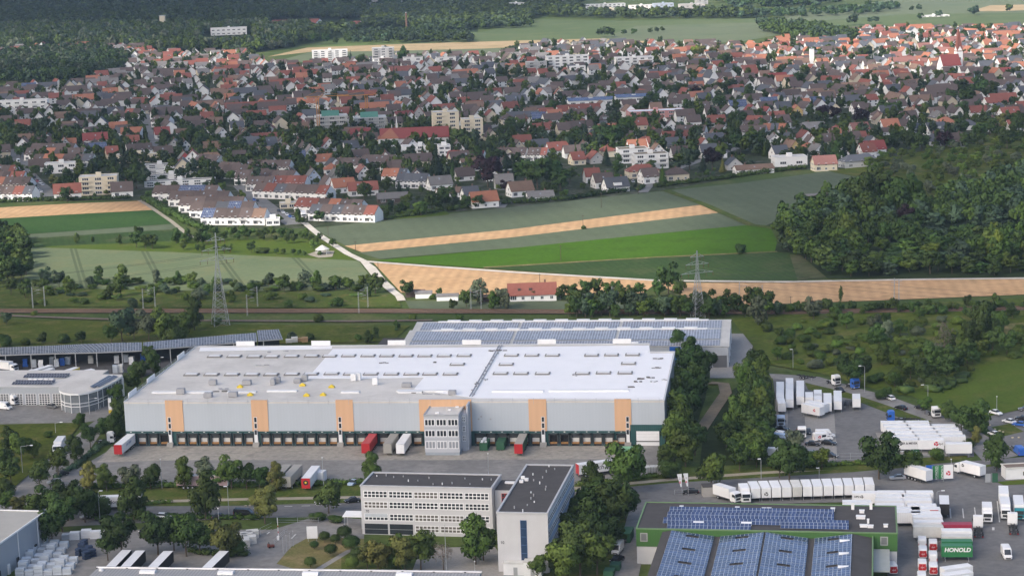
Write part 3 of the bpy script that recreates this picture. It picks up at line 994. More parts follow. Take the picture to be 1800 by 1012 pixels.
# rail bank hedge row
R = "in the railway hedge row"
for i in range(110):
 x = 55 + i * 5.6 + rng.uniform(-5,5)
 plant(x,502 + rng.uniform(-6,12) + (rng.random() < .3) * rng.uniform(5,30), rng.uniform(1.8,5.5), rng.uniform(3.5,6.5), ['shrub', 'shrub', 'round'][rng.integers(3)], ['mid', 'fresh', 'blue', 'dark'][rng.integers(4)], R, 'mid')
for a in ((20,520,8, 'round', 'dark'),(45,525,9, 'round', 'dark'),(80,500,8, 'round', 'blue'),(104,505,8, 'round', 'blue'),(125,520,9, 'round', 'mid'),(175,498,8, 'tall', 'dark'),(215,505,10, 'tall', 'mid'),(212,522,9, 'round', 'dark'),(275,500,7, 'tall', 'pale'),(312,500,6, 'tall', 'dark'),(350,528,6, 'shrub', 'pale'),(338,500,6, 'round', 'mid'),(472,505,7, 'round', 'blue'),(535,505,8, 'round', 'pale'),(556,508,8, 'tall', 'mid'),(500,505,6, 'round', 'mid'),(590,540,5, 'shrub', 'mid'),(475,528,5, 'shrub', 'mid'),(660,516,9, 'round', 'dark'),(640,508,7, 'round', 'mid'),
   (590,510,7, 'round', 'mid'),(615,512,6, 'round', 'mid'),(268,516,4, 'shrub', 'mid'),(406,522,4, 'shrub', 'fresh'),(440,524,4, 'shrub', 'fresh'),(530,528,4, 'shrub', 'fresh')):
 plant(a[0], a[1], a[2], None, a[3], a[4], R, 'mid')
R = "in the thicket west of the barley"
for x, y in scatter([(-20,418),(30,412),(46,432),(50,490),(20,510),(-20,505)],8):
 plant_at(x, y, rng.uniform(6,11), rng.uniform(7,10), 'round', ['dark', 'dark', 'mid'][rng.integers(3)], R, 'mid')
# park meadow
R = "on the park meadow"
for a in ((135,428,5.5, 'tall', 'mid'),(163,427,3.5, 'tall', 'mid'),(210,430,5.5, 'tall', 'dark'),(240,436,9, 'round', 'dark'),(256,438,8, 'round', 'dark'),(268,438,8, 'round', 'mid'),(244,420,7, 'round', 'dark'),(310,428,8, 'tall', 'dark'),(330,428,8, 'tall', 'dark'),(322,440,6, 'round', 'mid'),(348,432,7, 'round', 'dark'),(362,430,7, 'round', 'dark'),
   (348,443,4, 'round', 'dark'),(357,443,3.5, 'round', 'dark'),(380,443,4, 'round', 'dark'),(393,443,4, 'round', 'dark'),(404,445,4.5, 'round', 'dark'),(442,445,6, 'round', 'dark'),(456,446,4, 'shrub', 'dark'),(466,446,4, 'shrub', 'dark'),(486,448,3.5, 'round', 'dark'),(498,448,3.5, 'round', 'dark'),(515,449,3.5, 'round', 'dark'),(526,449,3, 'round', 'dark'),(536,450,3, 'round', 'dark'),(552,443,6, 'round', 'mid'),(562,449,2.6, 'shrub', 'dark'),(585,436,5, 'round', 'dark')):
 plant(a[0], a[1], a[2], None, a[3], a[4], R, 'mid')
R = "behind the park meadow"
for i in range(26):
 plant(352 + i * 8.4 + rng.uniform(-3,3),418 + rng.uniform(-4,7) - (0 if i < 16 else -6), rng.uniform(3.5,7), None, 'round', ['dark', 'dark', 'mid'][rng.integers(3)], R, 'mid')
# around the track house
R = "around the red-roofed railway house"
for a in ((716,524,8, 'round', 'dark'),(772,522,4, 'round', 'mid'),(797,546,5, 'round', 'dark'),(820,541,7.5, 'round', 'dark'),(843,535,11, 'tall', 'pale'),(880,542,9, 'round', 'pale'),(868,544,8, 'tall', 'mid'),(890,545,7, 'tall', 'pale'),(938,528,5, 'round', 'dark'),(985,528,7, 'round', 'dark'),(1005,527,7, 'round', 'dark'),(1030,524,8, 'round', 'dark'),(1050,522,8, 'round', 'dark'),(1070,522,7, 'round', 'mid'),(1090,522,7, 'round', 'dark'),(1110,526,6, 'round', 'dark'),(1125,524,7, 'round', 'dark'),
   (1175,516,13, 'round', 'dark'),(1160,522,8, 'round', 'dark'),(1195,525,8, 'round', 'dark'),(750,520,2.5, 'shrub', 'mid'),(760,526,2.5, 'shrub', 'mid'),(1303,446,5.5, 'shrub', 'dark'),(1026,403,2.5, 'shrub', 'dark')):
 plant(a[0], a[1], a[2], None, a[3], a[4], R, 'mid')
R = "in the belt behind the solar hall"
for i in range(44):
 x = 1000 + i * 8.6 + rng.uniform(-4,4)
 y = 556 + rng.uniform(-9,4) if x < 1290 else 552 + rng.uniform(-12,8)
 plant(x, y, rng.uniform(5,11), None, ['round', 'round', 'tall'][rng.integers(3)], ['dark', 'dark', 'mid', 'blue'][rng.integers(4)], R, 'mid')
R = "in the belt by the ripe field"
for i in range(40):
 x = 1380 + i * 11.2 + rng.uniform(-4,4)
 plant(x,551 + rng.uniform(-12,6), rng.uniform(2.5,6), None, ['round', 'round', 'shrub'][rng.integers(3)], ['dark', 'dark', 'mid'][rng.integers(3)], R, 'mid')
for a in ((1332,572,12, 'tall', 'pale'),(1430,562,9, 'round', 'pale'),(1478,530,7, 'column', 'mid')):
 plant(a[0], a[1], a[2], None, a[3], a[4], R, 'mid')
# scrub land on the right
R = "on the scrub land"
SCR = [(1330,575),(1480,560),(1830,560),(1830,620),(1740,640),(1640,690),(1560,690),(1500,664),(1360,648)]
for x, y in scatter(SCR,7.6, keep=0.72):
 t = rng.random()
 if t < 0.74:
  h = rng.uniform(1.8,4.5)
  plant_at(x, y, h, h * rng.uniform(1.1,1.7), 'shrub', ['fresh', 'mid', 'fresh', 'fresh', 'mid', 'pale'][rng.integers(6)], R)
 else:
  h = rng.uniform(4.5,7.5)
  plant_at(x, y, h, h * 0.9, 'round', ['dark', 'mid', 'fresh', 'mid'][rng.integers(4)], R)
for a in ((1728,612,17, 'tall', 'dark'),(1712,618,12, 'round', 'dark'),(1745,620,10, 'round', 'dark'),(1660,632,14, 'tall', 'bare'),(1640,650,10, 'round', 'dark'),(1676,655,10, 'round', 'dark'),(1600,668,8, 'round', 'dark'),(1625,680,9, 'round', 'dark'),(1665,672,10, 'round', 'dark'),(1700,640,9, 'round', 'dark'),(1770,625,9, 'round', 'dark'),(1561,600,8, 'tall', 'pale'),(1760,585,8, 'tall', 'mid'),(1545,612,9, 'round', 'dark'),(1540,590,8, 'round', 'pale'),(1645,685,6, 'shrub', 'dark'),(1580,678,5, 'shrub', 'mid')):
 plant(a[0], a[1], a[2], None, a[3], a[4], R)
# --- the wood on the right: the nearer trees one by one, the mass behind as one
WOODP = [(1366,436),(1374,402),(1388,388),(1500,338),(1560,340),(1640,372),(1700,340),(1860,300),(1860,486),(1462,487),(1420,462)]
wp = sorted(scatter(WOODP,9.6), key=lambda q: q[1])
wp = [q for q in wp if P((q[0], q[1],0))[0] < 1830]
R = "in the dense wood"
for i,(x, y) in enumerate(wp[:170]):
 pp = P((x, y,0))
 big = 1500 < pp[0] < 1600 and pp[1] < 420
 h = rng.uniform(5,12) * (1.0 + .45 * math.sin(x * .06 + 1) * math.sin(y * .05))
 if 1640 < pp[0] < 1795 and 402 < pp[1] < 434:
  continue
 plant_at(x, y, h, rng.uniform(7,13), ['round', 'round', 'round', 'tall'][rng.integers(4)], ['dark', 'dark', 'dark', 'mid', 'dark', 'mid', 'blue', 'fresh'][rng.integers(8)], R, 'mid')
for a in ((1520,380,22, 'round', 'dark'),(1548,372,24, 'round', 'dark'),(1572,382,20, 'round', 'dark'),(1535,400,18, 'round', 'dark'),(1490,400,14, 'round', 'dark'),(1604,366,18, 'tall', 'mid'),(1595,405,13, 'round', 'red'),(1460,420,12, 'round', 'mid'),(1590,430,12, 'round', 'dark')):
 plant(a[0], a[1], a[2], None, a[3], a[4], "standing tall over the dense wood", 'near')
mass("woodland", [q for q in wp[170:] if not (1600 < P((q[0], q[1],0))[0] < 1790 and 405 < P((q[0], q[1],0))[1] < 432 and rng.random() < .8)],(7,14),(8,13), ['round', 'round', 'tall'], ['dark', 'mid', 'dark', 'blue'],420,0.075)
# dead trees at the field edge
for a in ((1432,380,9),(1445,378,11),(1420,384,8),(1400,388,9),(1455,374,12)):
 plant(a[0], a[1], a[2],3, 'tall', 'bare', "at the wood's field edge", 'mid')
R = "in the orchard above the wood"
for x, y in scatter([(1480,292),(1620,262),(1700,250),(1840,212),(1840,300),(1690,345),(1610,340),(1540,312)],13, keep=0.72):
 h = rng.uniform(4.5,7.5)
 plant_at(x, y, h, h * rng.uniform(0.9,1.3), 'round', ['mid', 'fresh', 'fresh', 'mid', 'pale'][rng.integers(5)], R, 'mid', name="orchard_tree")

# --- far woods (nobody could count these)
def keepout(pts, polys):
 return [q for q in pts if not any(inside(p, *P((q[0], q[1],0))) for p in polys)]

CLEAR = [[(352,62),(446,58),(452,82),(348,84)], [(1020,-6),(1260,-6),(1280,27),(1025,28)], [(470,36),(640,34),(640,52),(470,54)], [(890,6),(926,6),(930,22),(885,22)], [(225,74),(292,70),(352,74),(352,84),(240,82)]]
FOR1 = [(-60,60),(0,52),(300,52),(545,52),(515,84),(440,94),(300,90),(90,82),(-60,100)]
mass("forest", keepout(scatter(FOR1,11.5), CLEAR),(11,18),(11,15), ['round', 'round', 'tall'], ['blue', 'dark', 'mid', 'dark', 'pale'],150,0.12)
FOR2 = [(-80,0),(640,0),(640,28),(560,52),(300,52),(0,54),(-80,60)]
mass("forest", keepout(scatter(FOR2,17), CLEAR),(13,20),(15,21), ['round'], ['blue', 'dark', 'mid', 'dark'],110,0.15)
FOR3 = [(640,20),(760,12),(900,8),(1000,14),(1100,18),(1240,22),(1330,26),(1330,33),(1080,34),(940,30),(930,42),(835,50),(700,50),(640,52),(570,70),(530,78),(520,60)]
mass("far_woods", keepout(scatter(FOR3,17), CLEAR),(11,17),(13,18), ['round'], ['blue', 'dark', 'mid', 'dark'],110,0.15)
FOR4 = [(-80,-40),(1000,-40),(1350,-40),(1480,10),(1280,24),(1000,14),(640,10),(0,2),(-80,0)]
mass("far_woods", keepout(scatter(FOR4,36, keep=0.75), CLEAR),(12,20),(26,34), ['round'], ['blue', 'dark', 'dark'],70,0.2)
COP1 = [(605,66),(690,62),(835,68),(832,75),(700,77),(612,76)]
mass("copse", scatter(COP1,12, keep=.8),(10,15),(10,14), ['round'], ['blue', 'dark'],130,0.13)
COP2 = [(1330,46),(1400,50),(1480,64),(1520,72),(1440,78),(1400,72),(1340,56)]
mass("copse", scatter(COP2,11),(10,16),(10,14), ['round'], ['blue', 'dark', 'dark'],130,0.13)
COP3 = [(1470,20),(1560,12),(1600,16),(1560,24),(1450,30),(1280,34),(1300,26)]
mass("copse", scatter(COP3,18, keep=.7),(8,13),(10,16), ['round'], ['blue', 'dark'],110,0.15)
COP4 = [(720,54),(850,44),(935,46),(930,49),(850,52),(740,62)]
mass("copse", scatter(COP4,13),(9,14),(10,14), ['round'], ['blue', 'dark'],110,0.15)
ENCL = [(-40,106),(0,102),(100,92),(180,92),(226,106),(222,122),(190,140),(110,146),(0,148),(-40,150)]
mass("grove", scatter(ENCL,10.5),(9,15),(10,14), ['round', 'round', 'tall'], ['blue', 'dark', 'pale', 'dark'],200,0.1)
R = "on the far fields"
for a in ((1498,45,17),(1430,60,10),(1440,60,10),(1714,27,14),(1708,28,12),(1775,22,12),(1618,36,10),(1650,32,11),(1530,42,9),(1540,41,9),(1065,66,14),(1072,66,13),(1054,66,12),(1097,63,8),(1115,62,9),(1143,60,8),(1155,58,8),(1165,56,7),(612,76,11),(626,77,11),(643,78,11),(676,76,13),(660,68,10),(1616,20,10),(1602,20,8),(552,78,14),(574,78,15),(590,78,9)):
 plant(a[0], a[1], a[2], a[2] * 1.05, 'round', ['blue', 'dark'][rng.integers(2)], R, 'far', name="field_tree")
hedge([(1120,336),(1132,330)],2.5,2.5, 'mid', "short trimmed hedge beside the lane into the wheat")
hedge([(1000,352),(1050,344),(1108,336)],3.0,3.0, 'dark', "dark hedge in front of the white slate-roofed house")
hedge([(1152,330),(1250,318),(1360,303),(1420,296)],3.0,3.2, 'dark', "long dark hedge between the big wheat field and village")
hedge([(820,364),(880,360),(920,357),(1000,352)],3.0,3.5, 'dark', "dark hedge below the orange gabled house")
hedge([(640,390),(740,378),(820,366)],3.0,4.0, 'dark', "bushy dark hedge along the top of the wheat field")
hedge([(-20,357),(100,353),(232,350)],2.6,3.5, 'dark', "dark hedge behind the ripe field by the terraces")
hedge([(255,352),(300,378),(345,402),(380,410)],4.0,5.0, 'mid', "green hedge beside the field lane and brown terraces")
hedge([(130,889),(300,884)],1.0,2.2, 'fresh', "low green hedge strip west of the footpath")
hedge([(164,857),(300,856),(460,855),(640,850)],1.8,2.6, 'mid', "rough hedge between the truck yard and footpath")
hedge([(1020,851),(1100,846),(1160,836)],1.2,2.6, 'fresh', "grassy hedge beside the lettered trailer")
hedge([(170,914),(300,910),(420,912),(460,912)],1.5,2.4, 'mid', "roadside hedge in front of the storage yard")
hedge([(1385,824),(1480,818),(1555,815)],1.6,2.4, 'fresh', "weedy hedge along the container yard fence")
hedge([(330,970),(400,980),(440,975)],1.8,2.6, 'dark', "dark hedge behind the tarpaulin trailers")
hedge([(100,842),(140,815),(178,785),(205,768)],1.4,2.2, 'blue', "blue-green shrub row between side street and yard")
hedge([(1590,690),(1650,690),(1700,660)],3.0,7.0, 'dark', "dark brambles at the edge of the hill meadow", name="bramble_hedge")
# ------------------------------------------------------------------ lettering
def letters(name, text, size, material, parent, loc, rot, depth=0.02, align='CENTER', shear=0.0, bold=0.0):
 """Words cut from sheet, standing in the local x-z plane, rot turns them about z."""
 cu = bpy.data.curves.new(name, 'FONT')
 cu.body = text
 cu.size = size
 cu.align_x = align
 cu.align_y = 'CENTER'
 cu.extrude = depth
 cu.shear = shear
 cu.offset = bold
 cu.resolution_u = 3
 o = bpy.data.objects.new(name, cu)
 COL.objects.link(o)
 dg = bpy.context.evaluated_depsgraph_get()
 me = bpy.data.meshes.new_from_object(o.evaluated_get(dg))
 bpy.data.objects.remove(o)
 me.materials.clear()
 me.materials.append(material)
 t = link(name, me, parent, loc)
 t.rotation_euler = (math.pi / 2,0, rot)
 return t


class Frame:
 """A building's own axes: x along its front from A to B, y going back, both from places in the world."""
 def __init__(self, A, B):
  self.o = np.array(A[:2], float)
  d = np.array(B[:2], float) - self.o
  self.w = float(np.linalg.norm(d))
  self.ex = d / self.w
  self.ey = np.array([-self.ex[1], self.ex[0]])
  self.yaw = math.atan2(d[1], d[0])

 def loc(self, q):
  r = np.array(q[:2], float) - self.o
  return float(r @ self.ex), float(r @ self.ey)

 def px(self, x, y, z=0.0):
  return self.loc(G(x, y, z))

 def world(self, x, y):
  return self.o + self.ex * x + self.ey * y

 def thing(self, name, label, cat, group=None):
  return thing(name,(self.o[0], self.o[1],0), self.yaw, label, cat, group)


def window_mb(w, h, cols=2, rows=1, fr=0.09, depth=0.12, proud=0.05):
 """A window on a wall in the x-z plane facing -y, its lower middle at the origin: frame bars (0) and panes (1)."""
 mb = MB()
 mb.box(-w / 2,-0.02,0, w / 2,0.02, h,1)
 for i in range(cols + 1):
  x = -w / 2 + w * i / cols
  mb.box(x - fr / 2,-proud,0, x + fr / 2,-0.021, h,0)
 for j in range(rows + 1):
  z = h * j / rows
  mb.box(-w / 2 - fr / 2,-proud - .004, z - fr / 2, w / 2 + fr / 2,-0.022, z + fr / 2,0)
 return mb


ROOF_GRAVEL = mat("gravel_roof",(0.62,0.6,0.565),0.95,0.12,0.5, stain=0.35, stain_scale=0.06)
ROOF_WHITE = mat("white_roof_membrane",(0.86,0.86,0.87),0.55,0.03,0.15, stain=0.06, stain_scale=0.2)
ROOF_FELT = mat("dark_roof_felt",(0.07,0.066,0.066),0.95,0.18,0.6, stain=0.3, stain_scale=0.2)
ROOF_PALE = mat("pale_roof_sheet",(0.5,0.5,0.48),0.8,0.1,0.4, stain=0.3, stain_scale=0.15)


def cladding(name, col, pitch=0.6, depth=0.1, rough=0.5, axis=0):
 m, nt, b = nodes_of(name)
 b.inputs["Roughness"].default_value = rough
 wv = N(nt, "ShaderNodeTexWave", wave_type='BANDS', bands_direction='X')
 wv.inputs["Scale"].default_value = 0.314 / pitch
 tc = nt.nodes.new("ShaderNodeTexCoord")
 nt.links.new(tc.outputs["Object"], wv.inputs[0])
 c = mixc(nt, wv.outputs["Fac"], sc3(col,1 - depth), sc3(col,1 + depth))
 dirt = ramp(nt, noise(nt, coords(nt,(0.3,0.3,0.05)),1.0,5), [(0.4,0.0),(0.8,0.16)])
 c = mixc(nt, dirt, c, sc3(col,0.7))
 nt.links.new(c, b.inputs["Base Color"])
 MATS[name] = m
 return m


CLAD_GREY = cladding("pale_grey_cladding",(0.42,0.465,0.51),1.0,0.012)
CLAD_ORANGE = cladding("orange_cladding",(0.6,0.375,0.225),2.0,0.02)
CLAD_TEAL = cladding("teal_cladding",(0.02,0.075,0.075),0.6,0.1)
CLAD_DARK = cladding("dark_grey_cladding",(0.2,0.215,0.235),0.5,0.12)
CLAD_GREEN = cladding("green_cladding",(0.045,0.13,0.03),0.4,0.06)
CLAD_HALL = cladding("grey_blue_cladding",(0.33,0.36,0.4),0.5,0.06)
PLASTER = mat("white_plaster",(0.5,0.505,0.52),0.85,0.05,0.3, stain=0.1, stain_scale=0.2)
PV = pv_mat("solar_modules")
PV_PALE = pv_mat("hazy_solar_modules",(1.6,1.0),(0.14,0.155,0.2),(0.5,0.52,0.55),0.05)

# ------------------------------------------------------------------ the long warehouse
WH = 14.0
W = Frame(G(217.6,706.6, WH), G(1167.5,704, WH))
WD = W.px(344,609, WH)[1]
WBR = W.px(1185,618, WH)[1]
NX = W.px(1142,605, WH)[0]
wt = W.thing("warehouse", "long pale grey warehouse with orange panels, dock row and half white flat roof", "warehouse")
mb = MB()
mb.box(0,0,4.7, W.w,1.0, WH - 0.5,0)
mb.box(0,1.0,0, W.w, WBR, WH - 0.5,0)
mb.box(0, WBR,0, NX, WD, WH - 0.5,0)
mb.build("wall", CLAD_GREY, wt)
mb = MB()
mb.box(0.05,0.05,0, W.w - 0.05,0.95,4.68,0)
mb.build("dock_wall", CLAD_TEAL, wt)
wall_r = MB()
wall_r.box(W.w,1.0,4.0, W.w + .12, WBR - 0.2, WH - 0.6,0)
wall_r.build("end_wall_panel", CLAD_DARK, wt)
# roof deck: gravel and, where it has been renewed, white membrane
mb = MB()
mb.prism([(0,0),(W.w,0),(W.w, WBR),(NX, WBR),(NX, WD),(0, WD)], WH - 0.5, WH,0)
mb.build("roof", ROOF_GRAVEL, wt)
ptsW = [W.px(*p, WH) for p in ((585,613),(690,612),(860,610),(1141,607),(1143,621),(1183,620.5),(1166,701.5),(838,700),(745,686),(728,683),(745,663),(640,665),(540,665))]
mb = MB()
mb.prism([p for p in ptsW], WH + 0.004, WH + 0.03,0)
mem = mb.build("roof_membrane", ROOF_WHITE, wt)
mb = MB()
pts2 = [W.px(*p, WH) for p in ((352,610.5),(584,607.5),(583,613),(350,617))]
mb.prism(pts2, WH + 0.004, WH + 0.03,0)
mb.build("roof_membrane", ROOF_WHITE, wt)
# parapet edge
mb = MB()
for (x0, y0, x1, y1) in ((0,-0.12, W.w,0.2),(-0.12,0.2,0.2, WD),(0.2, WD - .3, NX, WD),(W.w - 0.2,0.2, W.w + .14, WBR),(NX, WBR - .25, W.w - .2, WBR)):
 mb.box(x0, y0, WH + 0.03, x1, y1, WH + 0.22,0)
mb.build("roof_edge", mat("light_metal_edge",(0.55,0.57,0.6),0.5,0.05), wt)
seam_a, seam_b = W.px(880,607, WH), W.px(828,697, WH)
mb = MB()
sa, sb = Vector((*seam_a, WH + .03)), Vector((*seam_b, WH + .03))
nn = Vector((-(sb - sa).y,(sb - sa).x,0)).normalized()
for off in (-0.45,0.45):
 mb.add([sa + nn * (off - .12), sb + nn * (off - .12), sb + nn * (off + .12), sa + nn * (off + .12), sa + nn * (off - .12) + Vector((0,0, .3)), sb + nn * (off - .12) + Vector((0,0, .3)), sb + nn * (off + .12) + Vector((0,0, .3)), sa + nn * (off + .12) + Vector((0,0, .3))],
   [(4,5,6,7),(0,1,5,4),(2,3,7,6),(1,2,6,5),(3,0,4,7)])
for i in range(14):
 p = sa.lerp(sb,(i + .5) / 14) + nn * random.uniform(-.8, .8)
 mb.box(p.x - .35, p.y - .3, WH + .03, p.x + .35, p.y + .3, WH + .4)
mb.build("roof_seam", mat("seam_grey",(0.3,0.31,0.33),0.7), wt)


def skylight_at(x, y):
 o = MB()
 lx, ly = W.px(x, y, WH)
 o.box(-2.4,-1.7,0,2.4,1.5,0.4,1)
 o.xprism([(-1.2, .41),(1.2, .41),(1.0, .55),(0, .62),(-1.0, .55)],-1.95,1.95,0)
 return lx, ly, o


SKY_ME = None
for x, y in [(377.6,627),(412,627),(447,627.5),(478,627.5),(512.5,627),(548,626.6),(579.5,626.6),(613,626),(647,626),(680,626),(714,626),(747,626),(781,626),(816,625.5),(899,625),(935,625),(971,625),(1040,625),(1075,624.5),(1112,624),
    (804,641),(890,641),(1105,639.5),
    (337,659),(372,659),(408,659),(443,659),(477,659),(513,658.5),(547,658),(583,657.5),(617,658),(652,658),(688,658),(723,658),(756,658),(792,658),(880,657),(916,657),(954,657),(1024,657),(1061,656),(1099,656)]:
 lx, ly, o = skylight_at(x, y)
 if SKY_ME is None:
  SKY_ME = o.mesh("skylight", [mat("skylight_dome",(0.66,0.67,0.68), .35, .05), mat("skylight_kerb",(0.2,0.195,0.19),0.8)])
 link("skylight", SKY_ME, wt,(lx, ly, WH + 0.03))


def vent_unit(x, y, w, d, h, m, name):
 lx, ly = W.px(x, y, WH)
 b = MB().box(-w / 2,-d / 2,0.15, w / 2, d / 2, h,0)
 b.box(-w / 2 + .15,-d / 2 + .15, h, w / 2 - .15, d / 2 - .15, h + 0.12,0)
 b.box(-w / 2 + .2,-d / 2 + .2,-.01,-w / 2 + .5, d / 2 - .2, .15,0)
 b.box(w / 2 - .5,-d / 2 + .2,-.01, w / 2 - .2, d / 2 - .2, .15,0)
 for k in range(4):
  b.box(-w / 2 + .2,-d / 2 - .03, .3 + k * (h - .4) / 4, w / 2 - .2,-d / 2 - .001, .42 + k * (h - .4) / 4,0)
 return b.build(name, m, wt, False,(lx, ly, WH + .03))


UNIT = mat("ventilation_grey",(0.34,0.345,0.36),0.6,0.08)
for x, y, w, h in ((374.5,676,2.4,1.6),(318,692,2.6,1.7),(366,698,2.6,1.4),(410,697,2.8,1.5),(434,676,2.8,1.5),(487,672,2.2,1.7),(480,676,1.5,1.9),(523,672,2.2,1.2),(536,669,1.8,1.9),(715,680,3.0,1.3),(795,693,2.4,1.2)):
 vent_unit(x, y, w,2.0, h, UNIT, "ventilation_unit")
for x, y in ((622,669),(630,668),(660,676)):
 vent_unit(x, y,1.7,1.7,2.3, WHITE, "ventilation_unit")
for x, y in ((422,681),(440,695),(532,678),(539,696),(568,695),(583,681)):
 lx, ly = W.px(x, y, WH)
 b = MB().box(-.9,-.7,0, .9, .7, .5,0)
 b.add([(-.7,-.5, .5),(.7,-.5, .5),(.7, .5, .5),(-.7, .5, .5),(-.3,-.2, .95),(.3,-.2, .95),(.3, .2, .95),(-.3, .2, .95)], [(4,5,6,7),(0,1,5,4),(1,2,6,5),(2,3,7,6),(3,0,4,7)])
 b.build("roof_hood", YELLOW, wt, False,(lx, ly, WH + .03))
for x0, x1, y in ((268,372,690.5),(400,450,690),(470,522,688),(600,632,690),(700,742,690),(698,800,688),(865,955,688.5),(965,1105,687.5)):
 a, b_ = W.px(x0, y, WH), W.px(x1, y, WH)
 MB().box(a[0], a[1] - .8, WH + .03, b_[0], a[1] + .8, WH + .5).build("light_strip", WHITE, wt)
for x0, x1 in ((419,451),(550,583),(683,714),(813,846),(945,977),(1077,1109)):
 a, b_ = W.px(x0,606, WH)[0], W.px(x1,606, WH)[0]
 MB().box(a, WD - .6, WH + .22, b_, WD - .25, WH + 1.9).build("parapet_panel", WHITE, wt)
for y0, y1 in ((0.06,0.16),(0.3,0.4),(0.72,0.82)):
 MB().box(-.12, WD * y0, WH + .22, .1, WD * y1, WH + 1.7).build("parapet_panel", WHITE, wt)
# edge protection rail and its posts
mb = MB()
for i in range(27):
 x = 1.5 + i * (W.w - 3) / 26
 mb.bar((x,-.14, WH - .9),(x,-.14, WH + 1.0), .05)
mb.bar((1.5,-.14, WH + .98),(W.w - 1.5,-.14, WH + .98), .03)
for i in range(18):
 y = 1 + i * (WD - 2) / 17
 mb.bar((-.14, y, WH - .3),(-.14, y, WH + 1.0), .05)
mb.bar((-.14,1, WH + .98),(-.14, WD - 1, WH + .98), .05)
mb.bar((-.14,1, WH + .55),(-.14, WD - 1, WH + .55), .05)
mb.build("guard_rail", STEEL, wt)
# debris, puddle patches and kerbs left on the roof
DEB = mat("roof_debris",(0.12,0.115,0.11),0.9,0.3)
for x, y, w, d in ((390,688,4.5, .8),(455,643,5,1.2),(393,684,3,2),(868,617,3,1),(885,616,4,1),(766,638,1.8,1.5),(676,638,3, .7),(1010,660,1.6,1.8),(1120,671,2.5,1),(1128,666,3,1.2),(1150,671,2, .8),(1165,668,2,1),(1108,681,3, .8),(853,668,1.2,1.5),(840,675,1.5,1),(1157,631,3.5, .6),(1155,647,3.5, .6),(1142,664,3, .8),(760,693,5,1.0),(735,690,4,1.2),(470,619,2,1.5),(500,618,2.5, .8)):
 lx, ly = W.px(x, y, WH)
 b = MB()
 for _ in range(4):
  a, c = random.uniform(-w / 2, w / 2), random.uniform(-d / 2, d / 2)
  b.box(a - w * .18, c - d * .22,0, a + w * .18, c + d * .22, random.uniform(.12, .4))
 b.build("roof_debris", DEB if random.random() < .6 else UNIT, wt, False,(lx, ly, WH + .034))

# orange stair bays with their window strips
for (a, b_, left) in ((301.5,332,1),(451,479.5,1),(598,628,1),(933.5,964.5,0),(1083,1112,0)):
 xa, xb = W.px(a,750,4.7)[0], W.px(b_,750,4.7)[0]
 pn = MB().box(xa,-.16,4.66, xb,-.004, WH + .55).box(xa,-.004, WH + .22, xb, .5, WH + .55).build("orange_panel", CLAD_ORANGE, wt)
 cx = xa + 1.15 if left else xb - 1.15
 for k, z in enumerate((7.1,5.15,3.2)):
  link("stair_window", window_mb(.9,1.6,1,1, .14).mesh("stair_window", [WHITE, GLASS]), wt,(cx,-.2 if z > 4 else -.62, z + .45))
 MB().box(cx - .55,-.6,0, cx + .55,-.004,5.0).build("stair_door_panel", WHITE, wt)
 sb2 = MB()
 for k in range(5):
  sb2.box(cx - 1.0,-2.2 + k * .32,0, cx + 1.0,-1.88 + k * .32 + .001, .25 * (k + 1))
 sb2.build("door_steps", CONCRETE, wt)
# orange panel behind the annex
xa, xb = W.px(743,750,4.7)[0], W.px(834.5,750,4.7)[0]
MB().box(xa,-.16,4.66, xb,-.004, WH + .55).box(xa,-.004, WH + .22, xb, .5, WH + .55).build("orange_panel", CLAD_ORANGE, wt)

# loading docks
DOCK_PANEL = mat("dock_door_panel",(0.5,0.5,0.48),0.6,0.06, rand=0.1)
RAMP = mat("rusty_ramp",(0.3,0.16,0.06),0.8,0.2)
SHELTER = mat("dock_shelter_rubber",(0.035,0.04,0.042),0.8,0.2)
SHELTERTOP = mat("dock_shelter_rim",(0.06,0.1,0.105),0.7,0.1)


def shelter_mb():
 b = MB()
 b.box(-1.55,-.65, .9,-1.12,-.004,4.1,0).box(1.12,-.65, .9,1.55,-.004,4.1,0).box(-1.55,-.65,3.55,1.55,-.006,4.1,0)
 b.box(-1.6,-.75,4.1,1.6,-.004,4.18,1)
 b.box(-1.6,-.7,0,-1.2,-.2,0.9,1).box(1.2,-.7,0,1.6,-.2, .9,1)
 b.box(-.25,-.12,4.3, .25,-.004,4.5,2)
 return b


DOOR_ME = MB().box(-1.11,-.12,1.3,1.11,-.03,2.5,0).box(-1.11,-.1,2.5,1.11,-.03,3.5,1).box(-1.11,-.13,2.46,1.11,-.1,2.54,0).mesh("dock_door", [DOCK_PANEL, mat("dock_door_window",(0.07,0.075,0.08),0.2)])
OPEN_ME = MB().box(-1.11,-.03,1.3,1.11,-.004,3.5,0).mesh("dock_opening", mat("dark_interior",(0.012,0.012,0.013),0.9))  # flat panel coloured near-black for the unlit inside of an open dock
RAMP_ME = MB().box(-1.1,-.55, .75,1.1,-.03,1.28,0).box(-1.1,-.3,0,1.1,-.03, .75,1).mesh("dock_ramp", [RAMP, DARK])
SH_ME = shelter_mb().mesh("dock_shelter", [SHELTER, SHELTERTOP, LAMP_CLEAR])
centers = [233,253,272.5,291.5] + [321.7 + 19.8 * i for i in range(7)] + [469.5 + 19.75 * i for i in range(7)] + [617 + 19.8 * i for i in range(7)] + [845,864.7,884,903.6,923,943] + [974 + 19.4 * i for i in range(6)] + [1093]
dock_x = [W.px(c,779,0.5)[0] for c in centers]
for i, x in enumerate(dock_x):
 s = link("dock_shelter", SH_ME, wt,(x,0,0))
 if i in (3,31,32):
  link("dock_opening", OPEN_ME, s)
 else:
  link("dock_door", DOOR_ME, s)
 link("dock_ramp", RAMP_ME, s)
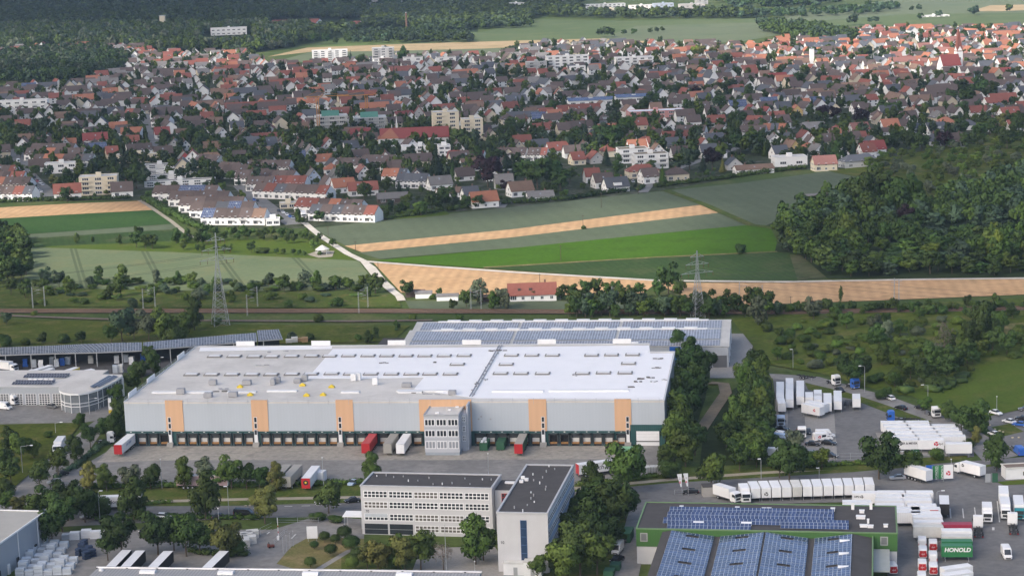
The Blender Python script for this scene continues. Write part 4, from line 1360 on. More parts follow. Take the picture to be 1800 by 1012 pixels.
# drive-in door on the right
xa, xb = W.px(1120,779)[0], W.px(1160,779)[0]
gd = MB().box(xa,-.15,0, xb,-.004,4.6,0).box(xa,-.17,1.25, xb,-.151,1.55,1)
for k in range(5):
 gd.box(xa,-.165, .1 + k * .9, xb,-.152, .14 + k * .9,2)
gd.build("roller_gate", [WHITE, DARK, STEEL], wt)
MB().box(xa - 1.8,-.2,0, xa - .3,-.004,6.6,0).box(xa - .3,-.2,4.62, W.w,-.004,6.6,0).box(xb + .2,-.2,0, W.w,-.005,4.62,0).build("gate_surround", CLAD_TEAL, wt)
# warehouse stickers: three small round spots on the wall right of the annex
for x, y in ((851,732),(843,738),(864,738)):
 q = W.px(x, y + 45,0)
 MB().cyl((q[0],-.02,9.2 if y < 735 else 8.4),(q[0],-.004,9.2 if y < 735 else 8.4), .3, .3,10).build("wall_vent", UNIT, wt)

# annex office in front of the docks
A0 = W.px(747.5,800,0)
A1 = W.px(808.5,800,0)
AW, AD, AH = A1[0] - A0[0],-A0[1],12.3
at_ = thing("annex_office",(*W.world(A0[0], A0[1]),0), W.yaw, "three-storey grey annex office standing in front of the loading docks", "office building")
ANX = mat("annex_panels",(0.43,0.45,0.49),0.6,0.05,0.4)
MB().box(0,0,1.0, AW, AD - .05, AH).box(.1, .1,0, AW - .1, AD - .05,1.0,1).build("wall", [ANX, mat("annex_plinth",(0.3,0.34,0.38),0.8)], at_)
MB().box(-.1,-.1, AH, AW + .1, .25, AH + .35,1).box(-.1, .25, AH, .25, AD - .1, AH + .35,1).box(AW - .25, .25, AH, AW + .1, AD - .1, AH + .35,1).box(.25, .25, AH, AW - .25, AD - .1, AH + .1,0).build("roof", [ROOF_GRAVEL, STEEL], at_)
for fl, z in enumerate((2.2,5.9,9.3)):
 for i in range(3):
  cx = AW * (i + .5) / 3
  link("office_window", window_mb(AW / 3 - .55,1.9 if fl else 2.2,3,1, .22).mesh("office_window", [WHITE, GLASS if fl else mat("window_blind",(0.25,0.27,0.3),0.6)]), at_,(cx,-.03, z))
for z in (5.0,8.4):
 MB().box(0,-.06, z, AW,-.002, z + .12).build("cornice_band", STEEL, at_)
sw0, sw1 = W.px(822,791,0), W.px(830.5,783,0)
xs = sw0[0] - A0[0]
MB().box(xs,-A0[1] + sw0[1],0, xs + .5, AD - .05, WH + .1).build("stair_wall", ANX, at_)
MB().box(AW + .002, AD * .45,0, xs - .002, AD - .06, AH - .8).build("stair_core", ANX, at_)
for z in (3.2,6.2,9.2):
 link("stair_window", window_mb(xs - AW - .6,1.6,2,2, .2).mesh("stair_window", [WHITE, GLASS]), at_,((AW + xs) / 2, AD * .45 - .03, z))
for x, y in ((.35, .25),(.65, .6),(.82, .9)):
 MB().box(AW * x - .5, AD * y - .4, AH + .1, AW * x + .5, AD * y + .4, AH + .45).build("roof_hatch", WHITE, at_)

# ------------------------------------------------------------------ the solar hall behind
HZ = 7.6
H = Frame(G(1280.5,608.8, HZ) - np.array([*(W.ex * W.px(1280.5,608.8, HZ)[0]),0]) * 0 - np.array([*(W.ex * 112.0),0]), G(1280.5,608.8, HZ))
HD = H.px(1284,561, HZ + 1)[1]
HX0 = H.px(706,610, HZ)[0]
ht = H.thing("solar_hall", "grey hall behind the warehouse with long solar-panelled sawtooth roof", "industrial hall")
prof = [(0, HZ),(HD * .16, HZ + 1.0),(HD * .16, HZ + 1.0),(HD * .5, HZ + 2.2),(HD * .58, HZ + .9),(HD * .86, HZ + 2.2),(HD, HZ + .8)]
MB().xprism([(0,0)] + [(p[0], p[1] - .25) for p in prof] + [(HD,0)], HX0, H.w,0).build("wall", CLAD_HALL, ht)
rb = MB()
for a, b_ in zip(prof[:-1], prof[1:]):
 if abs(a[0] - b_[0]) < .1:
  continue
 rb.add([(HX0 - .3, a[0], a[1]),(H.w + .3, a[0], a[1]),(H.w + .3, b_[0], b_[1]),(HX0 - .3, b_[0], b_[1]),(HX0 - .3, a[0], a[1] - .24),(H.w + .3, a[0], a[1] - .24),(H.w + .3, b_[0], b_[1] - .24),(HX0 - .3, b_[0], b_[1] - .24)],
   [(0,1,2,3),(7,6,5,4),(1,5,6,2),(0,3,7,4)])
rb.build("roof", ROOF_PALE, ht)


def uvquad(name, pts, uv, material, parent, thick=None):
 me = bpy.data.meshes.new(name)
 me.from_pydata([tuple(p) for p in pts], [], [(0,1,2,3)])
 l = me.uv_layers.new(name="UVMap")
 for i, q in enumerate(uv):
  l.data[i].uv = q
 me.materials.append(material)
 return link(name, me, parent)


PV_UV = pv_mat("solar_modules_tilted",(1.0,1.65),(0.04,0.065,0.15),(0.36,0.4,0.47),0.06, 'uv')
PV_HAZE = pv_mat("solar_modules_grey",(1.0,1.65),(0.19,0.197,0.225),(0.48,0.5,0.53),0.1, 'uv')


def pv_field(parent, x0, x1, pa, pb, material=PV_HAZE, lift=0.18):
 """A field of modules on the slope from pa to pb, each a point (y, z)."""
 ln = math.hypot(pb[0] - pa[0], pb[1] - pa[1])
 b = MB()
 up = lift
 me_pts = [(x0, pa[0], pa[1] + up),(x1, pa[0], pa[1] + up),(x1, pb[0], pb[1] + up),(x0, pb[0], pb[1] + up)]
 return uvquad("solar_array", me_pts, [(0,0),(x1 - x0,0),(x1 - x0, ln),(0, ln)], material, parent)


def lerp2(a, b, t):
 return (a[0] + (b[0] - a[0]) * t, a[1] + (b[1] - a[1]) * t)


segs = [(prof[0], prof[1], .1, .92),(prof[2], prof[3], .03, .86),(prof[4], prof[5], .05, .86),(prof[5], prof[6], .25, .95)]
for a, b_, t0, t1 in segs:
 n = 3
 xs0, xs1 = HX0 + 2, H.w - 2.5
 for i in range(n):
  w_ = (xs1 - xs0) / n
  pv_field(ht, xs0 + i * w_ + .5, xs0 + (i + 1) * w_ - .6, lerp2(a, b_, t0), lerp2(a, b_, t1))
for (yy, zz) in ((prof[3][0] - .9, prof[3][1] - .3),(prof[5][0] - .9, prof[5][1] - .3)):
 MB().box(HX0 + 8, yy - .8, zz, H.w - 8, yy + .8, zz + .55).build("ridge_light", WHITE, ht)
 for i in range(12):
  x = HX0 + 14 + i * (H.w - HX0 - 28) / 11
  MB().box(x - 2.4, yy - .7, zz + .55, x + 2.4, yy + 1.0, zz + .95).build("vent_hood", WHITE, ht)
MB().xprism([(-.0,0),(1.6,0),(1.5, .6),(.8, .9),(.1, .6)],-2,2,0).build("roof_dome", WHITE, ht, False,(H.w - 34, HD * .06, HZ + .3))
x_g = H.px(1254,644,0)[0], H.px(1278,644,0)[0]
MB().box(x_g[0],-.1,0, x_g[1],-.004,4.4,0).box(x_g[0] - .15,-.14,4.4, x_g[1] + .15,-.004,4.55,1).build("roller_gate", [mat("dark_roller_gate",(0.11,0.115,0.125),0.5,0.1), STEEL], ht)
xb_ = H.px(1176,612, HZ)[0], H.px(1196,612, HZ)[0]
MB().box(xb_[0],-.12,1, xb_[1],-.004, HZ + .1).build("blue_panel", mat("blue_cladding",(0.015,0.09,0.33),0.5,0.08), ht)
for k, x in enumerate((.15, .4, .65, .9)):
 MB().box(H.w + .002, HD * x, .4, H.w + .25, HD * x + .5, HZ + .4).build("wall_pier", WHITE, ht)
# low shed left of the solar hall
lowa = H.px(700,600,4)
lt = thing("low_shed",(*H.world(HX0 - 13,3),0), H.yaw, "low dark flat-roofed shed at the solar hall's west end", "shed")
MB().box(0,0,0,12, HD * .75,3.6).build("wall", CLAD_HALL, lt)
MB().box(-.2,-.2,3.6,12.2, HD * .75 + .2,3.95,0,1).build("roof", [STEEL, ROOF_FELT], lt)
lt2 = thing("low_shed",(*H.world(HX0 - 24,14),0), H.yaw, "small grey sheet-metal shed west of the low dark shed", "shed")
MB().box(0,0,0,10,8,3.0).build("wall", CLAD_HALL, lt2)
MB().xprism([(-.3,3.0),(8.3,3.9),(8.3,4.05),(-.3,3.15)],-.3,10.3).build("roof", mat("grey_sheet_roof",(0.27,0.29,0.33),0.5,0.08), lt2)

# ------------------------------------------------------------------ the two white offices
O1A, O1B = G(633.4,854.9,13.0), G(864,859.7,13.0)
O = Frame(O1A, O1B)
OD = O.px(657.7,831.4,13.0)[1]
OZ = 13.0
ot = O.thing("office_block", "white four-storey office block with dark flat roof, number seventy, its rows of windows facing front", "office building")
MB().box(0,0,0, O.w, OD, OZ).build("wall", PLASTER, ot)
MB().box(-.15,-.15, OZ, O.w + .15, .35, OZ + .45,1).box(-.15, OD - .35, OZ, O.w + .15, OD + .15, OZ + .45,1).box(-.15, .35, OZ, .35, OD - .35, OZ + .45,1).box(O.w - .35, .35, OZ, O.w + .15, OD - .35, OZ + .45,1).box(.35, .35, OZ, O.w - .35, OD - .35, OZ + .12,0).build("roof", [ROOF_FELT, mat("roof_coping",(0.42,0.43,0.45),0.6)], ot)
for i in range(14):
 MB().cyl((0,0,0),(0,0, random.uniform(.3, .6)), .16, .16,6).build("roof_vent", WHITE if i % 4 == 0 else UNIT, ot, False,(2 + O.w * i / 14.5, OD * random.uniform(.2, .8), OZ + .12))
bay = (O.w - 1.2) / 5
win6 = window_mb(bay - .5,1.7,6,2, .22).mesh("strip_window", [WHITE, GLASS])
winb = window_mb(bay - .5,1.7,6,2, .22).mesh("strip_window", [WHITE, mat("warm_glass",(0.13,0.12,0.11),0.15)])
for fl, z in enumerate((1.0,4.0,7.3,10.2)):
 for i in range(5):
  if fl == 0 and i < 2:
   continue
  link("strip_window", winb if (fl < 2 and i in (2,3)) or (i * 3 + fl) % 7 == 2 else win6, ot,(.6 + bay * (i + .5),-.03, z))
MB().box(.9,-.09,4.9, bay + .2,-.055,5.75).build("window_shutter", mat("grey_blind",(0.42,0.46,0.5),0.6), ot)
for i in range(2):
 MB().box(.5 + bay * i + .2,-.05, .2, .5 + bay * (i + 1) - .3,-.004,3.0,0).box(.5 + bay * i + .2,-.07,1.5, .5 + bay * (i + 1) - .3,-.051,1.58,1).build("entrance_glazing", [GLASS, STEEL], ot)
letters("number", "70",1.0, LETTER_DARK, ot,(1.6,-.03,6.35),0)
cn = [O.px(*p,12.0) for p in ((884,858),(905,858))]
cx0, cx1 = O.w + .2, O.px(900,850,12)[0] + 4
MB().box(cx0,3,0, cx1, OD - .5,11.6).build("link_wall", PLASTER, ot)
MB().box(cx0,2.9,11.6, cx1, OD - .4,12.0,1,0).build("link_roof", [ROOF_FELT, mat("roof_coping",(0,0,0))], ot)
link("stair_window", window_mb(2.6,6.5,3,6, .12).mesh("stair_window", [RED, DARK]), ot,((cx0 + cx1) / 2 - .6,2.97,4.6))
MB().box(cx0 + 1.5, OD - 4,12.0, cx0 + 4.5, OD - 2.8,12.4).build("roof_hatch", WHITE, ot)

Q = Frame(G(873,902,15), G(962.6,903.7,15))
QD = Q.px(935.4,817.8,15)[1]
qt = Q.thing("office_wing", "tall white office wing marked ten, blank end wall with a blue glass slot", "office building")
MB().box(0,0,0, Q.w, QD,15).build("wall", PLASTER, qt)
MB().box(-.15,-.15,15, Q.w + .15, .35,15.45,1).box(-.15, QD - .35,15, Q.w + .15, QD + .15,15.45,1).box(-.15, .35,15, .35, QD - .35,15.45,1).box(Q.w - .35, .35,15, Q.w + .15, QD - .35,15.45,1).box(.35, .35,15, Q.w - .35, QD - .35,15.12,0).build("roof", [ROOF_FELT, MATS["roof_coping"]], qt)
sl = window_mb(1.5,12.6,1,6, .1).mesh("slot_window", [mat("blue_frame",(0.05,0.1,0.22),0.4), GLASS_BLUE])
link("slot_window", sl, qt,(Q.w * .52,-.03, .8))
letters("number", "10",1.0, LETTER_DARK, qt,(1.2,-.03,7.6),0)
nb = 6
bq = (QD - 1) / nb
wq = window_mb(bq - .4,1.6,5,2, .18).mesh("strip_window", [WHITE, GLASS_BLUE])
for fl in range(4):
 z = 1.7 + fl * 3.5
 MB().box(Q.w + .003, .3, z - 1.2, Q.w + .12, QD - .3, z - .1).build("blue_band", mat("pale_blue_band",(0.3,0.38,0.5),0.6), qt)
 for i in range(nb):
  o = link("strip_window", wq, qt,(Q.w + .03, .5 + bq * (i + .5), z))
  o.rotation_euler = (0,0, math.pi / 2)
for i in range(16):
 MB().cyl((0,0,0),(0,0, random.uniform(.3, .7)), .16, .16,6).build("roof_vent", WHITE if i % 3 == 0 else UNIT, qt, False,(Q.w * random.uniform(.25, .75), QD * (i + .5) / 16,15.12))
for x, y in ((.12, .62),(.2, .66),(.1, .7)):
 MB().box(-.5,-.4,0, .5, .4, .7).build("roof_box", WHITE, qt, False,(Q.w * x, QD * y,15.12))
# entrance canopy left of the block
ct = thing("entrance_canopy",(*G(618,930)[:2],0), O.yaw, "white sloping entrance canopy on posts beside the white office block", "canopy")
MB().xprism([(0,3.4),(4,3.8),(4,4.0),(0,3.6)],-2.4,3.2).build("roof", WHITE, ct)
for x in (-2,2.8):
 MB().cyl((x, .4,0),(x, .4,3.45), .1, .1,6).build("post", STEEL, ct)
 MB().cyl((x,3.6,0),(x,3.6,3.75), .1, .1,6).build("post", STEEL, ct)
# ------------------------------------------------------------------ green solar depot (lower right)
GZ = 9.0
GB = Frame(G(1118,929.5, GZ), G(1577.6,938, GZ))
GDp = GB.px(1140.6,883, GZ)[1]
gt = GB.thing("solar_depot", "green-edged depot with blue solar panels over its flat and saddle roofs", "industrial hall")
MB().box(0,0,4.6, GB.w, GDp, GZ).build("wall", CLAD_GREEN, gt)
MB().box(.1, .1,0, GB.w - .1, GDp - .1,4.6).build("base_wall", PLASTER, gt)
MB().box(-.1,-.1, GZ, GB.w + .1, .3, GZ + .3,1).box(-.1, GDp - .3, GZ, GB.w + .1, GDp + .1, GZ + .3,1).box(-.1, .3, GZ, .3, GDp - .3, GZ + .3,1).box(GB.w - .3, .3, GZ, GB.w + .1, GDp - .3, GZ + .3,1).box(.3, .3, GZ, GB.w - .3, GDp - .3, GZ + .1,0).build("roof", [ROOF_FELT, mat("green_coping",(0.13,0.22,0.1),0.6)], gt)
link("wall_window", window_mb(1.6,2.0,1,1, .25).mesh("wall_window", [mat("grey_frame",(0.3,0.31,0.3),0.6), mat("dull_glass",(0.16,0.17,0.17),0.2)]), gt,(GB.px(1184 - 52,950,6)[0],-.03,6.0))
link("wall_window", bpy.data.meshes["wall_window"], gt,(GB.w - 3.2,-.03,6.2))
link("low_window", window_mb(2.0,1.7,1,3, .12).mesh("low_window", [MATS["grey_frame"], GLASS]), gt,(GB.w - 3.2, .07,1.9))
# tilted rows on the flat roof
rows = [(1176,1466,896),(1172,1466,905),(1165,1492,915),(1172,1320,924),(1372,1492,924)]
for x0, x1, y in rows:
 a, b_ = GB.px(x0, y + 4, GZ + .3), GB.px(x1, y + 4, GZ + .3)
 pv_field(gt, a[0], b_[0],(a[1], GZ + .35),(a[1] + 3.0, GZ + 1.0), PV_UV, .0)
for x, y, w in ((1228,921,2.6),(1312,922,2.6),(1388,924,2.6),(1475,925,2.4),(1196,905,2.0)):
 p = GB.px(x, y, GZ)
 MB().xprism([(-.9,0),(.9,0),(.8, .5),(0, .75),(-.8, .5)],-w / 2, w / 2).build("roof_dome", WHITE, gt, False,(p[0], p[1], GZ + .1))
for x, y, w, d, h in ((1198,893, .9, .9, .6),(1236,895, .9, .9, .5),(1296,895,1,1, .6),(1343,896,1,1, .5),(1352,896,1,1, .5),(1464,898,1,1, .8),(1513,911,2.2,1.4, .7),(1515,901,1.2,1, .7),(1518,926,1.8,1, .6),(1530,927,1.4,1, .6),(1557,926,1.0, .8, .7),(1499,895, .8, .8,1.8),(1531,895, .7, .7,1.9),(1526,920, .5, .5,1.2)):
 p = GB.px(x, y, GZ)
 MB().box(-w / 2,-d / 2,0, w / 2, d / 2, h * .85).box(-w / 2 - .08,-d / 2 - .08, h * .85, w / 2 + .08, d / 2 + .08, h).build("roof_box", WHITE, gt, False,(p[0], p[1], GZ + .1))
# the saddle-roofed hall in front: bays with ridges running towards the camera
SB = Frame(G(1178,933,8.4), G(1523,940,8.4))
SL = 46.0
st_ = thing("saddle_roof_hall",(*SB.o,0), SB.yaw, "hall under four tilted fields of blue solar panels, joined to the green depot", "industrial hall")
ridge_px = [(1135, 'v'),(1178, 'r'),(1261, 'v'),(1345, 'r'),(1427, 'v'),(1500, 'r'),(1523, 'v')]
rx = []
for p, k in ridge_px:
 q = SB.px(p,938,8.4)
 rx.append((q[0],8.9 if k == 'r' else 7.5))
rx[0] = (SB.px(1163,938,8.4)[0],8.5)
rx[-1] = (rx[5][0] + 4.5,8.0)
Y1 = -.35
body = MB()
prof_x = [(x, z) for x, z in rx]
vs = [(x, Y1, z - .05) for x, z in prof_x] + [(x,-SL, z - .05) for x, z in prof_x]
n_ = len(prof_x)
body.add(vs, [(i, n_ + i, n_ + i + 1, i + 1) for i in range(n_ - 1)],0)
body.add([(prof_x[0][0], Y1,0),(prof_x[-1][0], Y1,0)] + [(x, Y1, z - .06) for x, z in reversed(prof_x)], [tuple(range(n_ + 2))],0)
body.build("roof", ROOF_FELT, st_)
MB().box(prof_x[-1][0] - .3,-SL,0, prof_x[-1][0], Y1,7.6).box(prof_x[0][0],-SL,0, prof_x[0][0] + .3, Y1,7.3).build("wall", CLAD_DARK, st_)
MB().box(prof_x[-1][0],-SL,7.4, prof_x[-1][0] + .35, Y1,8.4).build("roof_edge", MATS["green_coping"], st_)
for i in range(1, n_ - 2):
 (xa, za),(xb, zb) = rx[i], rx[i + 1]
 if i == 5:
  continue
 ln = math.hypot(xb - xa, zb - za)
 ux, uz = (xb - xa) / ln,(zb - za) / ln
 k0, k1 = (.25, ln - .75) if zb < za else (.75, ln - .25)
 # five stacked fields with service gaps between
 nrow = 7
 for r in range(nrow):
  y0 = Y1 - 1.0 - r * 5.2
  cols = [(k0, k1)] if r % 2 else [(k0, k0 + (k1 - k0) * .36),(k0 + (k1 - k0) * .66, k1)]
  for (c0, c1) in ([(k0, k1)]):
   pass
  for (c0, c1, ya, yb) in ([(k0, k1, y0 - 5.05, y0)] if r % 2 else [(k0, k1, y0 - 1.7, y0),(k0, k1, y0 - 5.05, y0 - 3.4)] + [(c[0], c[1], y0 - 3.35, y0 - 1.75) for c in [(k0, k0 + (k1 - k0) * .36),(k0 + (k1 - k0) * .66, k1)]]):
   pts = [(xa + ux * c0, ya, za + uz * c0 + .22),(xa + ux * c1, ya, za + uz * c1 + .22),(xa + ux * c1, yb, za + uz * c1 + .22),(xa + ux * c0, yb, za + uz * c0 + .22)]
   uvquad("solar_array", pts, [(0,0),(c1 - c0,0),(c1 - c0, yb - ya),(0, yb - ya)], PV_UV, st_)
for y0 in (-6,-16,-26):
 xx = rx[5][0] - 5
 MB().xprism([(-.8,0),(.8,0),(.7, .5),(0, .7),(-.7, .5)],-1.2,1.2).build("roof_dome", WHITE, st_, False,(xx + 3, y0,8.4))
# porch roof between the saddle hall and the depot's corner
MB().box(rx[-1][0] + .4,-18,5.0, rx[-1][0] + 4.2,-1.0,5.3).build("porch_roof", mat("pale_porch_roof",(0.4,0.42,0.39),0.7,0.1), st_)

# ------------------------------------------------------------------ halls at the lower left and bottom edge
def slab_building(name, pix, z, label, wall, roof, edge=STEEL, extra=None, ph=.35):
 pts = [G(x, y, z) for x, y in pix]
 c = pts[0]
 loc = [(p[0] - c[0], p[1] - c[1]) for p in pts]
 area = sum(loc[i][0] * loc[(i + 1) % len(loc)][1] - loc[(i + 1) % len(loc)][0] * loc[i][1] for i in range(len(loc)))
 if area < 0:
  loc = loc[::-1]
 t = thing(name,(c[0], c[1],0),0, label, "industrial hall")
 MB().prism(loc,0, z - .1).build("wall", wall, t)
 n = len(loc)
 m = np.mean(np.array(loc),0)
 inner = [tuple(np.array(p) + (m - np.array(p)) * (.4 / max(1, np.linalg.norm(m - np.array(p))))) for p in loc]
 MB().prism(loc, z - .1, z + .02,0).build("roof", roof, t)
 eb = MB()
 for i in range(n):
  a, b_, ia, ib = loc[i], loc[(i + 1) % n], inner[i], inner[(i + 1) % n]
  eb.add([(*a, z + .02),(*b_, z + .02),(*ib, z + .02),(*ia, z + .02),(*a, z + ph),(*b_, z + ph),(*ib, z + ph),(*ia, z + ph)], [(4,5,6,7),(0,1,5,4),(2,3,7,6)])
 eb.build("roof_edge", edge, t)
 return t, c


# slab for the grey hall at the lower left: long wall runs from its far corner towards the lower left
ga, gb = G(80.6,899,9), G(0,955.5,9)
dirv = (gb - ga) / np.linalg.norm(gb - ga)
gc = ga + dirv * 62
gl = np.array([-abs(dirv[1]), abs(dirv[0]) if dirv[0] < 0 else -abs(dirv[0]),0])
gd_ = ga + gl * 70
ge = gc + gl * 70
t_bl = thing("storage_hall",(ga[0], ga[1],0), math.atan2(-dirv[1],-dirv[0]), "grey steel hall with pale flat roof beside stacked white packs", "industrial hall")
MB().box(-62,0,0,0,60,8.9).build("wall", CLAD_HALL, t_bl)
MB().box(-62.1,-.1,8.9, .1,60.1,9.1,1,0).build("roof", [mat("pale_gravel_roof",(0.4,0.39,0.36),0.9,0.1, stain=.2), WHITE], t_bl)
MB().box(-62.1,-.12,9.1, .12, .25,9.35).box(-.2, .25,9.1, .12,60.1,9.35).build("roof_edge", WHITE, t_bl)
MB().box(-12,12,9.1,-9,14.5,9.6).xprism([(12,9.6),(14.5,9.6),(14,9.9),(12.5,9.9)],-12,-9).build("skylight", WHITE, t_bl)
for x in (-6,-18,-30):
 MB().cyl((x,-.12,0),(x,-.12,8.9), .14, .14,6).build("rain_pipe", WHITE, t_bl)
for i in range(6):
 MB().box(-3 - i * 5.5,-.35,0,-2 - i * 5.5,-.004,2.6).build("wall_pier", DARK if i % 2 else WHITE, t_bl)

BF = Frame(G(172,996,9), G(846,1004,9))
t_bb = BF.thing("roof_edge_hall", "long low hall along the bottom edge with pale ribbed roof and metal gutter", "industrial hall")
MB().box(0,-60,0, BF.w,0,8.7).build("wall", CLAD_HALL, t_bb)
MB().box(0,-60,8.7, BF.w,-.6,8.9).build("roof", cladding("ribbed_roof",(0.28,0.28,0.28),0.8,0.2), t_bb)
MB().cyl((-.2,-.3,9.0),(BF.w + .2,-.3,9.0), .32, .32,8).build("gutter", mat("bright_metal",(0.5,0.51,0.53),0.4, metal=.4), t_bb)
for i in range(13):
 MB().box(i * BF.w / 12.5 - .25,-.65,8.7, i * BF.w / 12.5 + .25, .06,9.1).build("gutter_bracket", DARK, t_bb)
for x, y in ((.145,-3.2),(.35,-3.2),(.57,-3.2),(.81,-3.0)):
 p = BF.w * x
 MB().xprism([(-1,0),(1,0),(.9, .5),(0, .7),(-.9, .5)],-1.9,1.9).build("skylight", WHITE, t_bb, False,(p, y,8.9))
MB().cyl((0,0,0),(0,0, .5), .6, .5,10).build("roof_vent", WHITE, t_bb, False,(1.6,-2.2,8.9))

# white containers/pavilions at the foot of the office wing
for (x, y, w, h, lab) in ((908,1008,6.0,3.0, "white flat-roofed cabin at the foot of the tall office wing"),(938,1010,4.4,3.6, "white box cabin beside the flat-roofed one, below the office wing")):
 q = G(x, y)
 t = thing("cabin",(q[0], q[1],0), Q.yaw, lab, "cabin")
 MB().box(-w / 2,-1.3,0, w / 2,1.3, h).build("wall", WHITE, t)
 MB().box(-w / 2 - .1,-1.4, h, w / 2 + .1,1.4, h + .18).build("roof", OFFWHITE, t)
 MB().box(-.5,-1.34, .1, .5,-1.302,2.1).build("door", STEEL, t)

# ------------------------------------------------------------------ dealership with the round glazed front
dt_o = G(0,712)
DF = Frame(G(0,711.5), G(108,711.5))
t_d = thing("dealership",(*DF.o,0), DF.yaw, "low grey dealership with four workshop gates and a round glazed corner", "car dealership")
dw0, dw1 = -14.0, DF.px(150,711)[0]
dd = DF.px(60,657,6.2)[1] - 0
MB().box(dw0,0,0, dw1,26,6.0).build("wall", CLAD_HALL, t_d)
MB().box(dw0 - .1,-.1,6.0, dw1,26.1,6.35,1,0).build("roof", [ROOF_GRAVEL, STEEL], t_d)
for i in range(5):
 x = DF.px(8 + 24 * (i - .0),711)[0]
 g = window_mb(3.8,3.9,4,6, .16).mesh("workshop_gate", [WHITE, GLASS]) if i == 0 else bpy.data.meshes["workshop_gate"]
 link("workshop_gate", g, t_d,(x,-.04, .05))
for x0, x1, y0, y1 in ((20,98,676,671),(40,125,664,658)):
 a, b_ = DF.px(x0, y0,6.5), DF.px(x1, y1,6.5)
 for k in range(2):
  yy = a[1] + k * 2.6
  pv_field(t_d, a[0], b_[0],(yy,6.6),(yy + 1.9,7.2), pv_mat("dark_modules",(1.0,1.65),(0.05,0.055,0.075),(0.3,0.3,0.32), .05, 'uv') if "dark_modules" not in MATS else MATS["dark_modules"],0)
for i in range(5):
 p = DF.px(54 + i * 9.2,667,6.4)
 MB().xprism([(-.7,0),(.7,0),(.6, .5),(-.6, .5)],-.75, .75).build("skylight", WHITE, t_d, False,(p[0], p[1],6.35))
# round glazed corner
outline = [(104,686),(110,689.5),(122,691.8),(138,691.6),(155,689),(172,684),(190,676),(205,667.5),(216,660),(214,657.5),(205,657.5),(160,657),(128,668),(108,676),(103,681)]
oz = 7.0
pts = [DF.loc(G(x, y, oz)) for x, y in outline]
ar = sum(pts[i][0] * pts[(i + 1) % len(pts)][1] - pts[(i + 1) % len(pts)][0] * pts[i][1] for i in range(len(pts)))
if ar < 0:
 pts = pts[::-1]
cen = np.mean(np.array(pts),0)
inn = [tuple(cen + (np.array(p) - cen) * .95) for p in pts]
MB().prism(inn, .1,6.4).build("glazed_wall", mat("grey_glass_front",(0.16,0.18,0.2),0.2,0.3,0.8), t_d)
MB().prism(pts,6.4,7.0,0,1).build("round_roof", [WHITE, ROOF_GRAVEL], t_d)
for i in range(len(inn)):
 a, b_ = np.array(inn[i]), np.array(inn[(i + 1) % len(inn)])
 L = np.linalg.norm(b_ - a)
 for k in range(max(1, int(L / 3.0))):
  p = cen + ((a + (b_ - a) * k / max(1, int(L / 3.0))) - cen) * 1.004
  MB().cyl((p[0], p[1], .1),(p[0], p[1],6.4), .12, .12,5).build("mullion", WHITE, t_d)
mbr = MB()
for i in range(len(inn)):
 a, b_ = cen + (np.array(inn[i]) - cen) * 1.006, cen + (np.array(inn[(i + 1) % len(inn)]) - cen) * 1.006
 for z in (2.3,3.4):
  mbr.bar((a[0], a[1], z),(b_[0], b_[1], z), .16)
mbr.build("glazing_rail", WHITE, t_d)
p = DF.px(132,725,0)
MB().box(p[0] - 1.6, p[1] - .5,0, p[0] + 1.6, p[1] + 2.5,6.6,0).build("portal", WHITE, t_d)
link("portal_glazing", window_mb(2.2,6.0,2,3, .2).mesh("portal_glazing", [WHITE, GLASS]), t_d,(p[0], p[1] - .54, .1))
for x in (205,215):
 q = DF.loc(G(x,661,7.0))
 MB().box(q[0] - .3, q[1] - .3,0, q[0] + .3, q[1] + .3,6.4).build("pillar", WHITE, t_d)
for k in range(2):
 for i in range(2):
  a, b_ = DF.px(168 + k * 9 - i * 0,683 - k * 2,7.2), DF.px(205 + k * 4,662,7.2)
 a, b_ = Vector((*DF.px(162 + k * 8,682 - k * 2,7.2),7.25)), Vector((*DF.px(196 + k * 8,661.5,7.2),7.25))
 n = Vector((-(b_ - a).y,(b_ - a).x,0)).normalized() * .9
 L = (b_ - a).length
 uvquad("solar_array", [a - n, b_ - n, b_ + n + Vector((0,0, .5)), a + n + Vector((0,0, .5))], [(0,0),(L,0),(L,1.8),(0,1.8)], MATS["dark_modules"], t_d)
sg = thing("sign_pylon",(*G(194,726)[:2],0),0.2, "slim white and yellow sign pylon beside the dealership", "sign")
MB().box(-.5,-.15,1.2, .5, .15,5.2).build("panel", WHITE, sg)
MB().box(-.52,-.17, .0, .52, .17,1.2).build("base", YELLOW, sg)
letters("lettering", "R", .9, LETTER_DARK, sg,(0,-.18,3.4),0)

